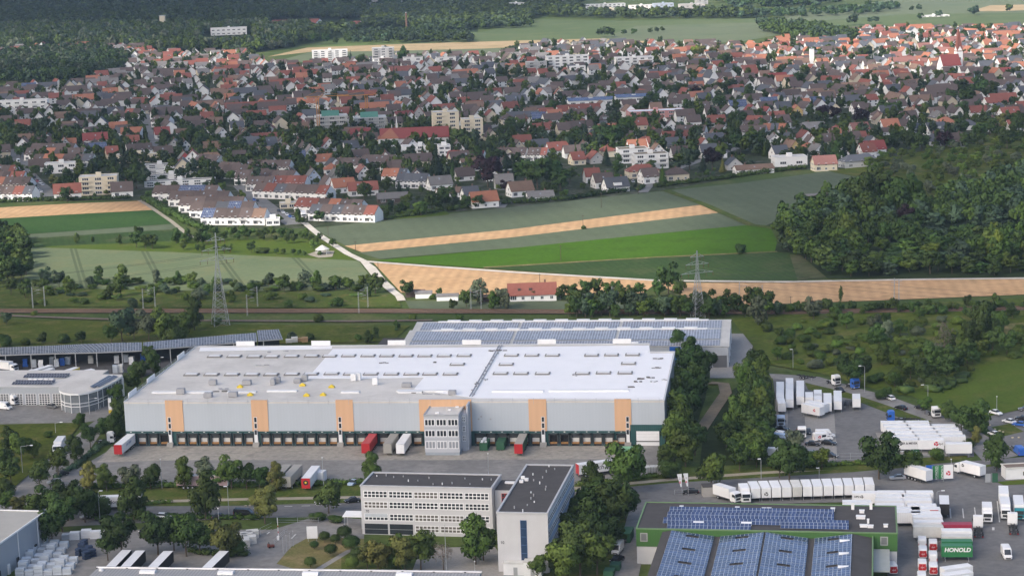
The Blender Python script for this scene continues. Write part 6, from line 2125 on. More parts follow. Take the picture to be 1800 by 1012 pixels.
vehicle('frame',(1489,720),(1492,708), "black frame trailer between white container columns", at='mid')
vehicle('tractor',(1559,742),(1584,741), "blue tractor unit behind the big white container block", col='blue')
vehicle('frame',(1612,742),(1585,741), "black frame trailer behind the blue tractor unit", at='mid')
vehicle('tractor',(1648,736),(1632,726), "white tractor unit on the access road under small trees", col='white')
vehicle('van',(1786,793),(1797,803), "bright blue van at the car park entrance", at='mid', col='blue')

# --- container yard: columns running away from the camera
ZT = 3.87
SW = []
col_x = [(1371.5, [699,689.5,680], "first"),(1388, [702,692.5,683,673.5], "second"),(1406.8, [697,687.5,678], "third"),(1422.6, [698.5], "fourth"),(1437.8, [703,694.5], "fifth"),(1455.0, [708.5,700.5], "sixth"),(1472.8, [705.5,696], "seventh"),(1505.7, [701.5], "eighth")]
for x, ys, w in col_x:
 for i, y in enumerate(ys):
  lab = "white swap body in the %s column of the container yard" % w
  if len(ys) > 1:
   lab += ", " + ("front one" if i == 0 else "rear one" if i == len(ys) - 1 else "second from front" if i == 1 else "third from front")
  vehicle('swap',(x, y),(x - .4 + (1400 - x) * .004, y - 10), lab, z=ZT, col='rib')
vehicle('swap',(1374.4,709),(1371.5,699.5), "white swap body standing askew before the first column", z=ZT, col='white')


def dpd_side(t):
 round_logo(t,2.6,-1.3,2.5, .55, LETTER_RED)
 letters("lettering", "KNOW-HOW", .5, LETTER_DARK, t,(.4,-1.29,2.7),0, .01)


vehicle('swap',(1444,715),(1414,709), "white lettered swap body standing across the columns, front one", z=ZT, at='mid', col='white', letter=lambda t: round_logo(t,1.6,-1.3,2.6, .5, LETTER_RED))
vehicle('swap',(1450,710.5),(1421,705), "white swap body standing across the columns, rear one", z=ZT, at='mid', col='white')
# the block of rows at the right
fx, fy = 1573.0,775.0
rowname = ["front", "second", "third", "fourth", "fifth", "rear"]
for r in range(6):
 y = 772 - r * 6.2
 x0 = 1573 - r * 4.6
 for c in range(3):
  xa = x0 + c * (43.5 - r * .6)
  off = 0
  yy = y - .1 * c
  if r == 0 and c == 2:
   xa += 5
   yy += 7
  if r == 5 and c == 2:
   continue
  lab = "white swap body in the %s row of the big block, %s" % (rowname[r], ["west end", "middle", "east end"][c])
  lt_ = None
  if r == 0 and c == 0:
   lab = "white swap body lettered in black capitals at the block's front"
   lt_ = side_text("MEYER & MEYER", .85, LETTER_DARK, .1,2.9, True,0, .02)
  if r == 0 and c == 1:
   lab = "white swap body with red emblem at the block's front"

   def lt_(t):
    round_logo(t,1.4,-1.3,2.75, .7, LETTER_RED)
    letters("lettering", "dpd", .9, LETTER_DARK, t,(2.7,-1.29,2.75),0, .01)
  vehicle('swap',(xa + 40, yy),(xa, yy + .2), lab, z=ZT, at='mid', col='white' if (r + c) % 3 else 'rib', letter=lt_)
# the row of twelve below the road
for i in range(12):
 x, y = 1328.7 + i * 18.2,858.7 - i * .62
 kw = {'col': 'white' if i % 3 else 'rib'}
 lab = "white swap body, %s from the left in the row of twelve" % ordw(i + 1)
 lt_ = None
 if i == 4:
  kw['col'] = 'offwhite'
  lab = "rust-streaked white swap body, fifth in the row of twelve"
 if i == 1:
  lab = "white swap body with dark emblem on its door, second in row"

  def lt_(t):
   round_logo(t,3.81,0,2.2, .6, LETTER_DARK, math.pi / 2)
 vehicle('swap',(x, y),(x - 6 + i * .25, y - 12), lab, z=ZT, letter=lt_, **kw)
vehicle('rigid',(1312,886),(1301,862), "white box truck with red cab side, left of the row of twelve", col='white', box='white', L=7.6)
vehicle('rigid',(1298,885),(1256,872), "white box truck parked askew beside the concrete hut", col='white', box='rib', L=9.0)
# depot rows, long sides to the camera
rows_c = [(1504,1541,864,1),(1545,1590,864,0),(1592,1638,864,0),(1541,1587,871,0),(1588,1633,871,0),(1540,1586,878,0),(1589,1635,877.5,0),(1484,1528,880,1),(1484,1530,886.5,0),(1534,1594,886.5,0),(1597,1643,887,0),(1579,1604,893,0),(1606,1648,893,2),(1579,1604,899,0),(1605,1650,901,0),(1607,1653,907,0),(1608,1656,916,0),(1608,1655,924,3)]
names_c = ["emblem-lettered white swap body at the depot's rear row, west end", "white swap body in the depot's rear row, middle", "white swap body in the depot's rear row, east end", "white swap body in the depot's second row, west one", "white swap body in the depot's second row, east one", "white swap body in the depot's third row, west one", "white swap body in the depot's third row, east one",
   "white swap body with small emblem peeping over the solar depot roof", "white swap body just behind the roof edge, west one", "white swap body just behind the roof edge, middle one", "white swap body just behind the roof edge, east one", "white swap body behind the depot corner", "white swap body with red marks on its roof edge", "white ribbed swap body against the depot corner", "white swap body right of the one against the depot corner",
   "white swap body in the depot stack, third from the vans", "white swap body in the depot stack, second from the vans", "silver-grey swap body directly behind the parcel vans"]
for (x0, x1, y, k), lab in zip(rows_c, names_c):
 lt_ = None
 if k == 1:
  def lt_(t):
   letters("lettering", "DPD", .7, LETTER_DARK, t,(-2.5,-1.29,2.9),0, .01, 'CENTER',0, .02)
   round_logo(t,-1.2,-1.3,2.9, .45, LETTER_DARK)
 if k == 2:
  def lt_(t):
   MB().box(1.0,-1.29,3.5,3.2,-1.276,3.7).build("red_mark", RED, t)
 vehicle('swap',(x1, y),(x0, y), lab, z=ZT, at='mid', col='offwhite' if k == 3 else 'rib' if 'ribbed' in lab else 'white', letter=lt_)


def honold(t):
 letters("lettering", "HONOLD",1.45, LETTER_WHITE, t,(.1,-1.29,2.9),0, .01, 'CENTER', .15, .05)


for y, col, lab, lt_ in ((957.5, 'green', "green swap body lettered in bold white capitals", honold),(949.5, 'green', "plain green swap body behind the lettered green one", None),(941, 'offwhite', "white swap body with small writing behind the green pair", side_text("Container", .5, LETTER_DARK, .2,2.9)),(931, 'white', "white swap body between the red one and the greens", None),(920, 'wine', "wine red swap body in the depot yard", None)):
 vehicle('swap',(1706, y),(1657, y), lab, z=ZT, at='mid', col=col, letter=lt_)
for i, y in enumerate((996,1006,1016)):
 vehicle('swap',(1706 + i, y - 4),(1656, y + 3), "white swap body at the bottom edge, %s of three" % ("rear", "middle", "front")[i] + ("" if i else "most"), z=ZT, at='mid', col='white')
vehicle('trailer',(1660,912),(1658.5,886), "dark-sided white-roofed trailer standing at the bay lines", col='dark', front='dark', roof='white', L=8.5)
vehicle('trailer',(1634,851),(1594,838), "white trailer standing askew by the blue banner", at='mid', col='white', front='white', L=9.0)


def drop_logo(t):
 round_logo(t,1.4,1.3,2.9, .5, LETTER_DARK,0)


vehicle('rigid',(1687,831),(1722,840), "white box truck with dark emblem leaving the depot gate", at='mid', col='white', box='white', letter=drop_logo)


def van_rear(t):
 letters("lettering", "dpd", .55, LETTER_WHITE, t,(-3.02, .0,1.4),-math.pi / 2, .01)


for x, y, rear, lab in ((1621,962, 'white', "white and grey parcel van, rear left in the van rows"),(1640,967, 'red', "red-backed parcel van, rear right in the van rows"),(1622,979, 'red', "red-backed parcel van, second in the left van row"),(1621,1002, 'red', "red-backed parcel van, third in the left van row"),(1640,988, 'white', "white parcel van, middle of the right van row"),(1640.5,1008, 'red', "red-backed parcel van, front of the right van row"),(1620,1024, 'white', "white parcel van cut by the bottom edge")):
 vehicle('van',(x - 1.0, y - 8),(x, y), lab, col='white', rear=rear, L=5.4, H_=2.5, letter=van_rear if rear == 'red' else None)
vehicle('van',(1560,996),(1573,1014), "red-backed parcel van beside the green depot's white base", at='mid', col='white', rear='red', L=5.4, H_=2.5, letter=van_rear)
vehicle('rigid',(1736,921),(1733,895), "white box truck parked in the middle of the depot bays", col='white', box='white', L=7.8)
vehicle('rigid',(1768,915),(1764,888), "white box truck beside the teal truck", col='white', box='rib', L=9.6)
vehicle('trailer',(1764.5,893),(1763,875), "white trailer behind the white box truck in the bays", col='white', front='white', L=7.8)
vehicle('rigid',(1792,916),(1788,888), "teal-cabbed box truck at the picture's right edge", col='teal', box='rib', L=11.5)
vehicle('chassis',(1719,927),(1722,965), "white carrier truck seen from behind, near the green swap bodies", col='white', L=10.5)
vehicle('chassis',(1779,922),(1786,962), "white carrier truck seen from behind, at the yard's east side", col='white', L=10.5)
vehicle('van',(1775,990),(1763,968), "white van driving through the depot yard", at='mid', col='white', L=5.6)
# --- sheds yard at the left
vehicle('rigid',(36,655),(-16,650), "white lettered box truck in the canopy yard", at='mid', col='white', box='white', L=10.5)
for n_, f_, zz, c_, r_, lab in (((58,651),(90,641.5),4, 'offwhite', 'white', "pale trailer behind the dealership roof, upper of two"),((62,656),(92,646),4, 'white', 'white', "white trailer behind the dealership roof, lower of two"),((104,655),(138,644),4, 'yellow', 'white', "white-roofed yellow trailer behind the dealership"),((124,656),(164,648),4, 'white', 'white', "white trailer right of the yellow one behind the dealership"),((35,657),(56,650),4, 'white', 'white', "white trailer at the dealership roof's back edge")):
 vehicle('trailer', f_, n_, lab, z=zz, at='mid', col=c_, front=c_, roof=r_, L=9.0)
vehicle('tractor',(36,713),(4,708), "white tractor unit in front of the workshop gates", at='mid', col='white')
vehicle('van',(24,721),(-10,718), "white van in front of the dealership workshop", at='mid', col='white')
# --- tarpaulin trailers behind the bottom roof edge
for i,(n_, f_) in enumerate((((196,994),(223,966)),((221,995),(247,967)),((268,997),(296,968)),((363,998),(394,968)))):
 vehicle('trailer', f_, n_, "white-roofed dark trailer behind the bottom roof, %s from the left" % ordw(i + 1), z=4, col='dark', front='dark', roof='white')
# ------------------------------------------------------------------ lamps, masts, flags, fences, packs
def lamp(px, top_y, side, label, arm=2.2):
 q = G(*px)
 h = (px[1] - top_y) / (SPX(q) * .97)
 t = thing("street_lamp",(q[0], q[1],0),0, label, "street lamp", "street lamps of the estate")
 MB().cyl((0,0,0),(0,0, h - .25), .1, .06,6).build("pole", STEEL, t)
 if arm:
  MB().cyl((0,0, h - .25),(side * arm * .55,0, h), .05, .05,5).cyl((side * arm * .55,0, h),(side * arm,0, h + .05), .05, .05,5).build("arm", STEEL, t)
  b = MB().box(side * arm - .45,-.16, h - .04, side * arm + .45, .16, h + .14,0).box(side * arm - .4,-.13, h - .1, side * arm + .4, .13, h - .041,1)
 else:
  b = MB().cyl((0,0, h - .25),(0,0, h), .14, .22,8,0).cyl((0,0, h),(0,0, h + .08), .22, .05,8,1)
 b.build("lamp_head", [WHITE, LAMP_CLEAR], t)
 return t


for px, ty, sd, arm, lab in (((40,832),783,1,3.2, "tall arm lamp on the grass plot beside the side street"),((285,858),806,1,0, "lamp at the truck yard hedge, west one"),((569,858),803,1,0, "lamp at the truck yard hedge beside the badge trailer"),((176,916),862,1, .8, "lamp behind the lettered road trailer"),
        ((403,912),854,-1, .6, "lamp beside the black minibus"),((1338,842),806,-1, .5, "lamp on the verge behind the row of twelve"),((1440,842),822,-1, .4, "short lamp behind the row of twelve swap bodies"),((1394,648),614,-1, .6, "lamp behind the first container columns"),((1520,690),643,-1,1.6, "arm lamp beside the blue tractor unit"),
        ((1631,714),676,-1,1.8, "arm lamp at the foot of the hill meadow"),((1737,748),708,-1,2.0, "arm lamp beside the east car park"),((1752,726),696,1,0, "short lamp at the top of the east car park"),((1588,815),793,-1, .4, "short lamp at the container block's front"),((1692,770),748,1,0, "lamp beside the dark access road tree"),
        ((1647,890),862,1,1.6, "curved lamp in the depot yard"),((158,728),700,1,2.4, "arm lamp in front of the round glazed corner"),((281,650),628,1,1.2, "arm lamp between canopy and warehouse"),((98,762),742,1,2.0, "arm lamp at the grass plot's upper edge"),((859,838),796,1,0, "thin lamp in the truck yard behind the office"),
        ((386,938),892,1,0, "white lamp mast in the storage yard"),((785,1008),918,1,0, "tall lamp mast in front of the white office"),((1672,826),806,1,0, "short lamp beside the green banners"),((835,1008),985,1,0, "short white post lamp in the office garden")):
 lamp(px, ty, sd, lab, arm)

# flags and banners
for i,(px, ty) in enumerate((((1199,871),832),((1210,871),831))):
 q = G(*px)
 h = (px[1] - ty) / (SPX(q) * .97)
 t = thing("flagpole",(q[0], q[1],0), .1, "white flag with red emblem, %s of the pair by the road" % ("left" if i == 0 else "right"), "flag", "flags by the depot")
 MB().cyl((0,0,0),(0,0, h), .06, .04,6).build("pole", STEEL, t)
 f = MB()
 for k in range(6):
  z0, z1 = h - k * .62, h - (k + 1) * .62
  w0, w1 = -1.35 + k * .16,-1.35 + (k + 1) * .16
  f.add([(w0, .08 * math.sin(k), z0),(0,0, z0),(0,0, z1),(w1, .08 * math.sin(k + 1), z1),(w0, .08 * math.sin(k) + .02, z0),(0, .02, z0),(0, .02, z1),(w1, .08 * math.sin(k + 1) + .02, z1)], [(0,1,2,3),(7,6,5,4)])
 fl = f.build("flag_cloth", WHITE, t)
 round_logo(t,-.55,-.12, h - 2.4, .33, LETTER_RED)
 o = letters("lettering", "dpd", .5, LETTER_DARK, t,(-.6,-.12, h - 1.3),0, .005)
 o.rotation_euler = (math.pi / 2,-math.pi / 2,0)
for px, ty, m, w, lab in (((1635,843),817, BLUE,1.15, "blue banner beside the white trailer"),((1646,846),818, paint('green'),1.1, "tall green banner, left of the two by the gate"),((1656.5,846),817, paint('green'),1.1, "tall green banner, right of the two by the gate"),((1667,846),816, WHITE,1.3, "white banner with red emblem by the depot gate"),
       ((1606,805),789, paint('dgreen'), .8, "dark green banner at the front of the container block, left"),((1611,805),789, paint('dgreen'), .8, "dark green banner at the front of the container block, right"),((1737,848),832, STEEL, .7, "grey gate pillar beside the depot entrance"),((1749,848),831, paint('dgreen'), .8, "green and white gate pillar beside the kiosk")):
 q = G(*px)
 h = (px[1] - ty) / (SPX(q) * .97)
 t = thing("banner" if 'banner' in lab else "gate_pillar",(q[0], q[1],0),0, lab, "banner" if 'banner' in lab else "pillar")
 low = .9 if 'banner' in lab else .1
 MB().cyl((-w - .1,0,0),(-w - .1,0, h + .1), .06, .06,6).build("pole", STEEL, t)
 MB().box(-w,-.03, low, w, .03, h).build("panel", m, t)
 if 'emblem' in lab:
  round_logo(t,0,-.05, h * .5, .7, LETTER_RED)
 elif 'green banner' in lab:
  o = letters("lettering", "HONOLD" if 'gate' in lab else "NVD", .9 if 'gate' in lab else .6, LETTER_WHITE, t,(0,-.05, h * .55),0, .005)
  o.rotation_euler = (math.pi / 2,-math.pi / 2,0)

# the office entrance gate: barrier, posts, flagpoles, little machine
q = G(489,949)
t = thing("barrier_gate",(q[0], q[1],0),0, "white lifting barrier standing upright at the office driveway", "barrier")
MB().box(-.3,-.25,0, .3, .25,1.2).build("housing", WHITE, t)
MB().box(.05,-.06,1.0, .17, .06,6.2,0).box(.045,-.065,2.0, .175, .065,2.5,1).box(.045,-.065,3.6, .175, .065,4.1,1).build("boom", [WHITE, RED], t)
q = G(532,952)
t = thing("notice_board",(q[0] + 2.6, q[1],0),0, "blank white notice board on two posts by the office gate", "sign")
MB().box(-1.4,-.06, .9,1.4, .06,4.2).build("panel", WHITE, t)
for x in (-1.1,1.1):
 MB().cyl((x, .1,0),(x, .1,1.2), .06, .06,6).build("post", STEEL, t)
for i, x in enumerate((498,504,510,516)):
 q = G(x,972 - i * 4)
 t = thing("flagpole",(q[0], q[1],0),0, "bare flagpole beside the office driveway, %s from the left" % ordw(i + 1), "flagpole", "bare flagpoles by the driveway")
 MB().cyl((0,0,0),(0,0,4.2), .05, .03,6).build("pole", STEEL, t)
 MB().cyl((0,0,4.2),(0,0,4.3), .07, .04,6).build("finial", WHITE, t)
q = G(476,962)
t = thing("ride_on_mower",(q[0], q[1],0), .4, "small rusty red machine standing on the office driveway", "machine")
MB().box(-.8,-.5, .25, .9, .5, .75).box(-.75,-.45, .75,-.2, .45,1.1).build("body", mat("rust_red",(0.2,0.06,0.04), .7), t)
MB().box(-.5,-.3,1.1,-.4, .3,1.6).build("seat_back", DARK, t)
for x in (-.5, .6):
 for y in (-.5, .5):
  MB().cyl((x, y - .1, .25),(x, y + .1, .25), .25, .25,8).build("wheel", TYRE, t)


def fence(pix, h, label, name="wire_fence", post_gap=4.0):
 pts = [G(x, y) for x, y in pix]
 c = pts[0]
 t = thing(name,(c[0], c[1],0),0, label, "fence")
 rb = MB()
 for a, b in zip(pts[:-1], pts[1:]):
  L = np.linalg.norm(b - a)
  n = max(1, int(L / post_gap))
  for i in range(n):
   p = a + (b - a) * i / n - c
   MB().cyl((p[0], p[1],0),(p[0], p[1], h), .05, .05,5).build("post", STEEL, t)
  for z in (.15, h * .5, h - .05):
   rb.bar((*(a - c)[:2], z),(*(b - c)[:2], z), .03)
 rb.build("wire", STEEL, t)


fence([(487,918),(560,919),(566,916)],1.6, "low sliding gate and fence across the office driveway")
fence([(1470,808),(1520,807),(1560,806)],2.0, "wire fence along the container yard's lower edge")
fence([(482,955),(500,938),(506,936)],1.2, "grey railing on the driveway island")
fence([(168,724),(185,712)],1.2, "pale railing beside the sign pylon")
fence([(440,962),(458,940),(478,930)],2.0, "wire fence beside the storage yard entrance")
fence([(1186,870),(1232,868)],1.6, "fence behind the two white flags")
fence([(1660,842),(1678,841)],1.8, "blue-grey fence under the white banner")

# packs in the storage yard
PACK = mat("shrink_wrap",(0.5,0.55,0.6),0.4,0.1, rand=.1)
packs = []


def pack(x, y, w, d, h, label, m=PACK, rz=.0, rows=3, name="wrapped_pack"):
 q = G(x, y)
 t = thing(name,(q[0], q[1],0), rz, label, name.replace('_', ' '), "wrapped packs in the storage yard")
 for k in range(rows):
  z0, z1 = h * k / rows + .08, h * (k + 1) / rows
  o = MB().box(-w / 2,-d / 2, z0, w / 2, d / 2, z1)
  o.build("pack", m, t)
 MB().box(-w / 2 + .1,-d / 2 + .1,0, w / 2 - .1, d / 2 - .1, .08).build("pallet", WOOD, t)
 return t


RZ_B = math.atan2(-dirv[1],-dirv[0])
for r in range(6):
 for c in range(6 if r < 3 else 4):
  x, y = 36 + c * 16.5 + r * 5.5,1012 - r * 9.5 - c * .8
  pack(x, y,2.2,1.7 + (r % 2) * .5, [1.9,1.4,2.4,1.2][(r * 2 + c) % 4] + .2, "pale shrink-wrapped pack, %s from the left in the %s row beside the grey hall" % (ordw(c + 1), ["front", "second", "third", "fourth", "fifth", "rear"][r]), PACK, .02)
for i,(x, y, h) in enumerate(((118,946,1.3),(132,947,2.0),(152,944,2.2),(168,945,2.0),(176,944,1.8),(196,937,2.8),(206,936,2.8))):
 pack(x, y,2.6,2.0, h, "white banded timber pack, %s from the left in the yard's back row" % ordw(i + 1), WHITE if i else PACK, .05,4)
for i,(x, y) in enumerate(((144,968),(150,976),(157,972),(162,978),(152,982),(140,976),(148,962))):
 q = G(x, y)
 t = thing("wire_crate",(q[0], q[1],0), i * .2, "dark blue wire crate in the clutter beside the white packs, %s" % ordw(i + 1), "crate", "dark blue crates in the storage yard")
 b = MB()
 for k in range(3):
  b.box(-.9,-.7, k * .75 + .05, .9, .7, k * .75 + .6)
 b.build("crate", mat("blue_black_crate",(0.03,0.05,0.1), .7, .3,2), t)
 MB().bar((-.9,-.7,0),(-.9,-.7,2.2), .05).bar((.9,-.7,0),(.9,-.7,2.2), .05).build("frame", DARK, t)
# white pallet stacks near the yellow tree
for i,(x, y) in enumerate(((424,952),(434,948),(444,944),(428,960),(440,954))):
 pack(x, y,3.2,2.4,2.0, "white sheet stack beside the yellow-green tree, %s" % ordw(i + 1), OFFWHITE, .2,5)
# goods under and before the canopy
for i,(x, y) in enumerate(((72,646),(100,644),(110,642),(120,640),(160,638),(205,638),(222,636),(252,634),(203,655),(212,654),(232,640),(60,645),(45,644),(92,640))):
 q = G(x, y)
 t = thing("goods_stack",(q[0], q[1],0), random.uniform(-.2, .2), "stack of grey and white goods under the canopy, %s" % ordw(i + 1), "goods stack", "goods stacks in the canopy yard")
 b = MB()
 for k in range(3):
  b.box(-.9 + random.uniform(-.1, .1),-.8, k * 1.0, .9 + random.uniform(-.1, .1), .8, k * 1.0 + .93)
 b.build("goods", [WHITE, PACK, BLUE, PACK, OFFWHITE][i % 5], t)
 MB().box(-1.1,-.9,-.0,-1.0, .9,3.1).build("rack_end", DARK, t)
for i,(x, y, lab) in enumerate(((1103,948, "large dark green container in the service lane"),(1082,1000, "small green container in the service lane"),(1071,1011, "green lidded skip at the bottom of the service lane"))):
 q = G(x, y)
 t = thing("green_container",(q[0], q[1],0),1.35, lab, "container")
 L_ = (6.0,3.0,3.2)[i]
 b = MB().box(-L_ / 2,-1.2, .15, L_ / 2,1.2,2.5 if i == 0 else 1.5)
 for k in range(8):
  x_ = -L_ / 2 + L_ * (k + .5) / 8
  b.box(x_ - .06,-1.26, .2, x_ + .06,-1.201,2.4 if i == 0 else 1.4)
 b.build("body", paint('dgreen'), t)
 MB().box(-L_ / 2 - .05,-1.25,2.5 if i == 0 else 1.5, L_ / 2 + .05,1.25,2.6 if i == 0 else 1.6).build("lid", paint('dgreen'), t)
# pallets and timber behind the warehouse
for i,(x, y) in enumerate(((508,603),(518,602),(527,601),(536,602))):
 pack(x, y,2.4,2.0,1.6 + i % 2 * .6, "timber and pallet stack behind the warehouse, %s from the left" % ordw(i + 1), WOOD if i > 1 else OFFWHITE, .1,4)
# boulders on the car park edge
STONE = mat("pale_boulder",(0.42,0.37,0.26), .9, .2,1.5)
for i,(x, y) in enumerate(((1690,730),(1700,729),(1708,738),(1713,740),(1722,737),(1740,748),(1749,755),(1757,758),(1763,760),(1780,770),(1791,770),(1796,785),(440,889),(432,890))):
 q = G(x, y)
 V, Fq = leafcloud([(0,0, .25, .7, .6, .4)],1, .05, i, core=1.3)
 o = link("boulder", np_mesh("boulder", V[4:], Fq[1:] - 4, STONE), None,(q[0], q[1],0), i * 1.3)
 m_ = o.modifiers.new("round", 'SUBSURF')
 m_.levels = m_.render_levels = 1
 tag(o, "pale boulder at the %s, %s from the left" % (("east car park edge", ordw(i + 1)) if i < 12 else ("roadside verge near the minibus", ordw(i - 11))), "boulder", "boulders")

# ------------------------------------------------------------------ railway masts, field poles, pylons
def cat_mast(px, side, label):
 q = G(*px)
 t = thing("catenary_mast",(q[0], q[1],0),0, label, "catenary mast", "masts along the railway")
 b = MB()
 for dx, dy in ((-.2,-.2),(.2,-.2),(.2, .2),(-.2, .2)):
  b.bar((dx, dy,0),(dx * .5, dy * .5,9), .05)
 for k in range(8):
  z0, z1 = k * 1.1 + .2, k * 1.1 + 1.3
  b.bar((-.2,-.2, z0),(.2,-.2, z1), .035).bar((.2,-.2, z0),(.2, .2, z1), .035)
 b.build("lattice", STEEL, t)
 MB().bar((0,0,7.2),(side * 3.2,0,7.6), .06).bar((0,0,8.6),(side * 3.2,0,7.6), .05).bar((side * 1.5,0,6.2),(side * 3.2,0,6.4), .05).build("bracket", STEEL, t)
 MB().cyl((side * .5,0,7.2),(side * .9,0,7.25), .12, .12,6).build("insulator", mat("brown_ceramic",(.12, .05, .03), .3), t)


for i,(px, s) in enumerate((((58,541),1),((79,539),-1),((252,543),1),((273,540),-1),((435,555),1),((453,540),-1),((631,551),1),((647,541),-1),((828,544),1),((846,545),-1),((1076,541),1),((1340,539),-1),((1300,534),1),((1580,528),-1),((1572,527),1))):
 cat_mast(px, s, "railway overhead-line mast, %s from the left along the tracks" % ordw(i + 1))
for i,(x, y, ty) in enumerate(((1025,402,378),(1057,366,338),(986,459,430),(949,499,481),(665,477,461),(625,441,424),(577,415,397),(1122,342,322),(1390,545,520))):
 q = G(x, y)
 h = (y - ty) / SPX(q)
 t = thing("wooden_pole",(q[0], q[1],0),0, "thin wooden line pole in the fields, %s from the left" % ordw(1 + sorted([1025,1057,986,949,665,625,577,1122,1390]).index(x)), "pole", "line poles across the fields")
 MB().cyl((0,0,0),(0,0, h), .16, .1,6).build("pole", BARK, t)
 MB().bar((-.8,0, h - .4),(.8,0, h - .4), .08).build("cross_arm", BARK, t)


def pylon(px, h, base, arms, label):
 q = G(*px)
 t = thing("power_pylon",(q[0], q[1],0), .35, label, "pylon")
 for sx in (-1,1):
  for sy in (-1,1):
   MB().bar((sx * base, sy * base,0),(sx * .55, sy * .55, h * .66), .1).bar((sx * .55, sy * .55, h * .66),(sx * .1, sy * .1, h), .08).build("leg", STEEL, t)
 b = MB()
 n = 9
 for k in range(n):
  t0, t1 = k / n,(k + 1) / n
  w0, w1 = base + (.55 - base) * t0, base + (.55 - base) * t1
  z0, z1 = h * .66 * t0, h * .66 * t1
  for (ax, ay),(bx, by) in (((-1,-1),(1,-1)),((1,-1),(1,1)),((1,1),(-1,1)),((-1,1),(-1,-1))):
   b.bar((ax * w0, ay * w0, z0),(bx * w1, by * w1, z1), .05).bar((bx * w0, by * w0, z0),(ax * w1, ay * w1, z1), .05).bar((ax * w1, ay * w1, z1),(bx * w1, by * w1, z1), .045)
 for k in range(6):
  z0, z1 = h * (.66 + .34 * k / 6), h * (.66 + .34 * (k + 1) / 6)
  w0, w1 = .55 - .45 * k / 6, .55 - .45 * (k + 1) / 6
  b.bar((-w0,-w0, z0),(w1,-w1, z1), .06).bar((w0, w0, z0),(-w1, w1, z1), .06)
 b.build("lattice", STEEL, t)
 for z, w in arms:
  a = MB()
  for s in (-1,1):
   a.bar((s * .3,0, z),(s * w,0, z), .1).bar((s * .3,0, z + 1.4),(s * w,0, z), .08).bar((s * .3, .3, z),(s * w,0, z), .08)
   for f in (.35, .65):
    a.bar((s * w * f,0, z),(s * w * (f + .15),0, z + 1.4 * (1 - f - .15)), .06)
  a.build("cross_arm", STEEL, t)
  for s in (-1,1):
   for f in (.55, .98):
    MB().cyl((s * w * f,0, z - 1.6),(s * w * f,0, z), .09, .09,5).build("insulator", MATS["brown_ceramic"], t)


pylon((388,572),38,3.2,((27,7.0),(31,6.0),(35,3.6)), "tall lattice power pylon beside the railway, west one")
pylon((1227,558),27,2.2,((18,7.0),(21.5,5.0),(24.5,3.0)), "lattice power pylon behind the solar hall, east one")

def cable(a, b, sag, label):
 t = link("power_cable", None, None, tuple(a))
 mb = MB()
 v = Vector(b) - Vector(a)
 pts = [v * (k / 14) - Vector((0,0, sag * 4 * (k / 14) * (1 - k / 14))) for k in range(15)]
 for p, q in zip(pts[:-1], pts[1:]):
  mb.bar(p, q, .045)
 mb.build("wire", DARK, t)
 tag(t, label, "power cable", "power cables on the pylons")


for (px, zs, ws, far, nm) in (((1227,558),(16.4,19.9),(7,5),(320,-150), "east"),((388,572),(25.4,29.4),(7,6),(-300,-60), "west")):
 q = G(*px)
 for z, w in zip(zs, ws):
  for s in (-1,1):
   ox, oy = s * w * math.cos(.35), s * w * math.sin(.35)
   cable((q[0] + ox, q[1] + oy, z),(q[0] + ox + far[0], q[1] + oy + far[1], z + 3),7, "thin sagging cable leaving the %s pylon, %s arm, %s side" % (nm, "lower" if z == zs[0] else "upper", "near" if s < 0 else "far"))
# ------------------------------------------------------------------ the house by the railway and small field buildings
def gabled(t, w, d, h, rh, roof, wall, ov=.45, th=.22, chim=True, wins=2, sky=0, front_only=False, base=None):
 """House body, ridge along local x, its front to -y; parts under t."""
 b = MB()
 b.box(-w / 2,-d / 2,0, w / 2, d / 2, h)
 for s in (-1,1):
  b.add([(s * w / 2,-d / 2, h),(s * w / 2, d / 2, h),(s * w / 2,0, h + rh)], [(0,1,2) if s > 0 else (2,1,0)])
 b.build("wall", wall, t)
 k = ov * rh / (d / 2)
 r = MB()
 for s in (-1,1):
  a = [(-w / 2 - ov, s * (d / 2 + ov), h - k + .02),(w / 2 + ov, s * (d / 2 + ov), h - k + .02),(w / 2 + ov,0, h + rh + .02),(-w / 2 - ov,0, h + rh + .02)]
  u = [(p[0], p[1], p[2] + th) for p in a]
  r.add(a + u, [(4,5,6,7) if s < 0 else (7,6,5,4),(3,2,1,0) if s < 0 else (0,1,2,3),(0,1,5,4),(1,2,6,5),(3,0,4,7)])
 ro = r.build("roof", roof, t)
 if chim:
  cx = w * random.choice((-.22, .2, .28))
  MB().box(cx - .35, .3, h + rh - .6, cx + .35,1.0, h + rh + 1.1).box(cx - .42, .23, h + rh + 1.1, cx + .42,1.07, h + rh + 1.22).build("chimney", CHIM, ro)
 for i in range(sky):
  x = w * (-.35 + .7 * (i + .5) / sky) + random.uniform(-.5, .5)
  f = random.uniform(.35, .65)
  y0, y1 = -d / 2 * f - .5,-d / 2 * f + .5
  zz = lambda y: h + rh * (1 + y / (d / 2)) + th + .06
  MB().add([(x - .45, y0, zz(y0)),(x + .45, y0, zz(y0)),(x + .45, y1, zz(y1)),(x - .45, y1, zz(y1))], [(0,1,2,3)]).build("roof_window", SKYL, ro)
 return ro


CHIM = mat("chimney_brick",(0.17,0.1,0.075), .9, .2)
SKYL = mat("roof_window_glass",(0.3,0.34,0.38),0.12, .1, spec=.7)
WIN_ME = window_mb(1.25,1.3,2,1, .12).mesh("window", [WHITE, GLASS])
WINW_ME = window_mb(2.4,1.9,3,1, .12, proud=.06).mesh("window", [WHITE, GLASS])


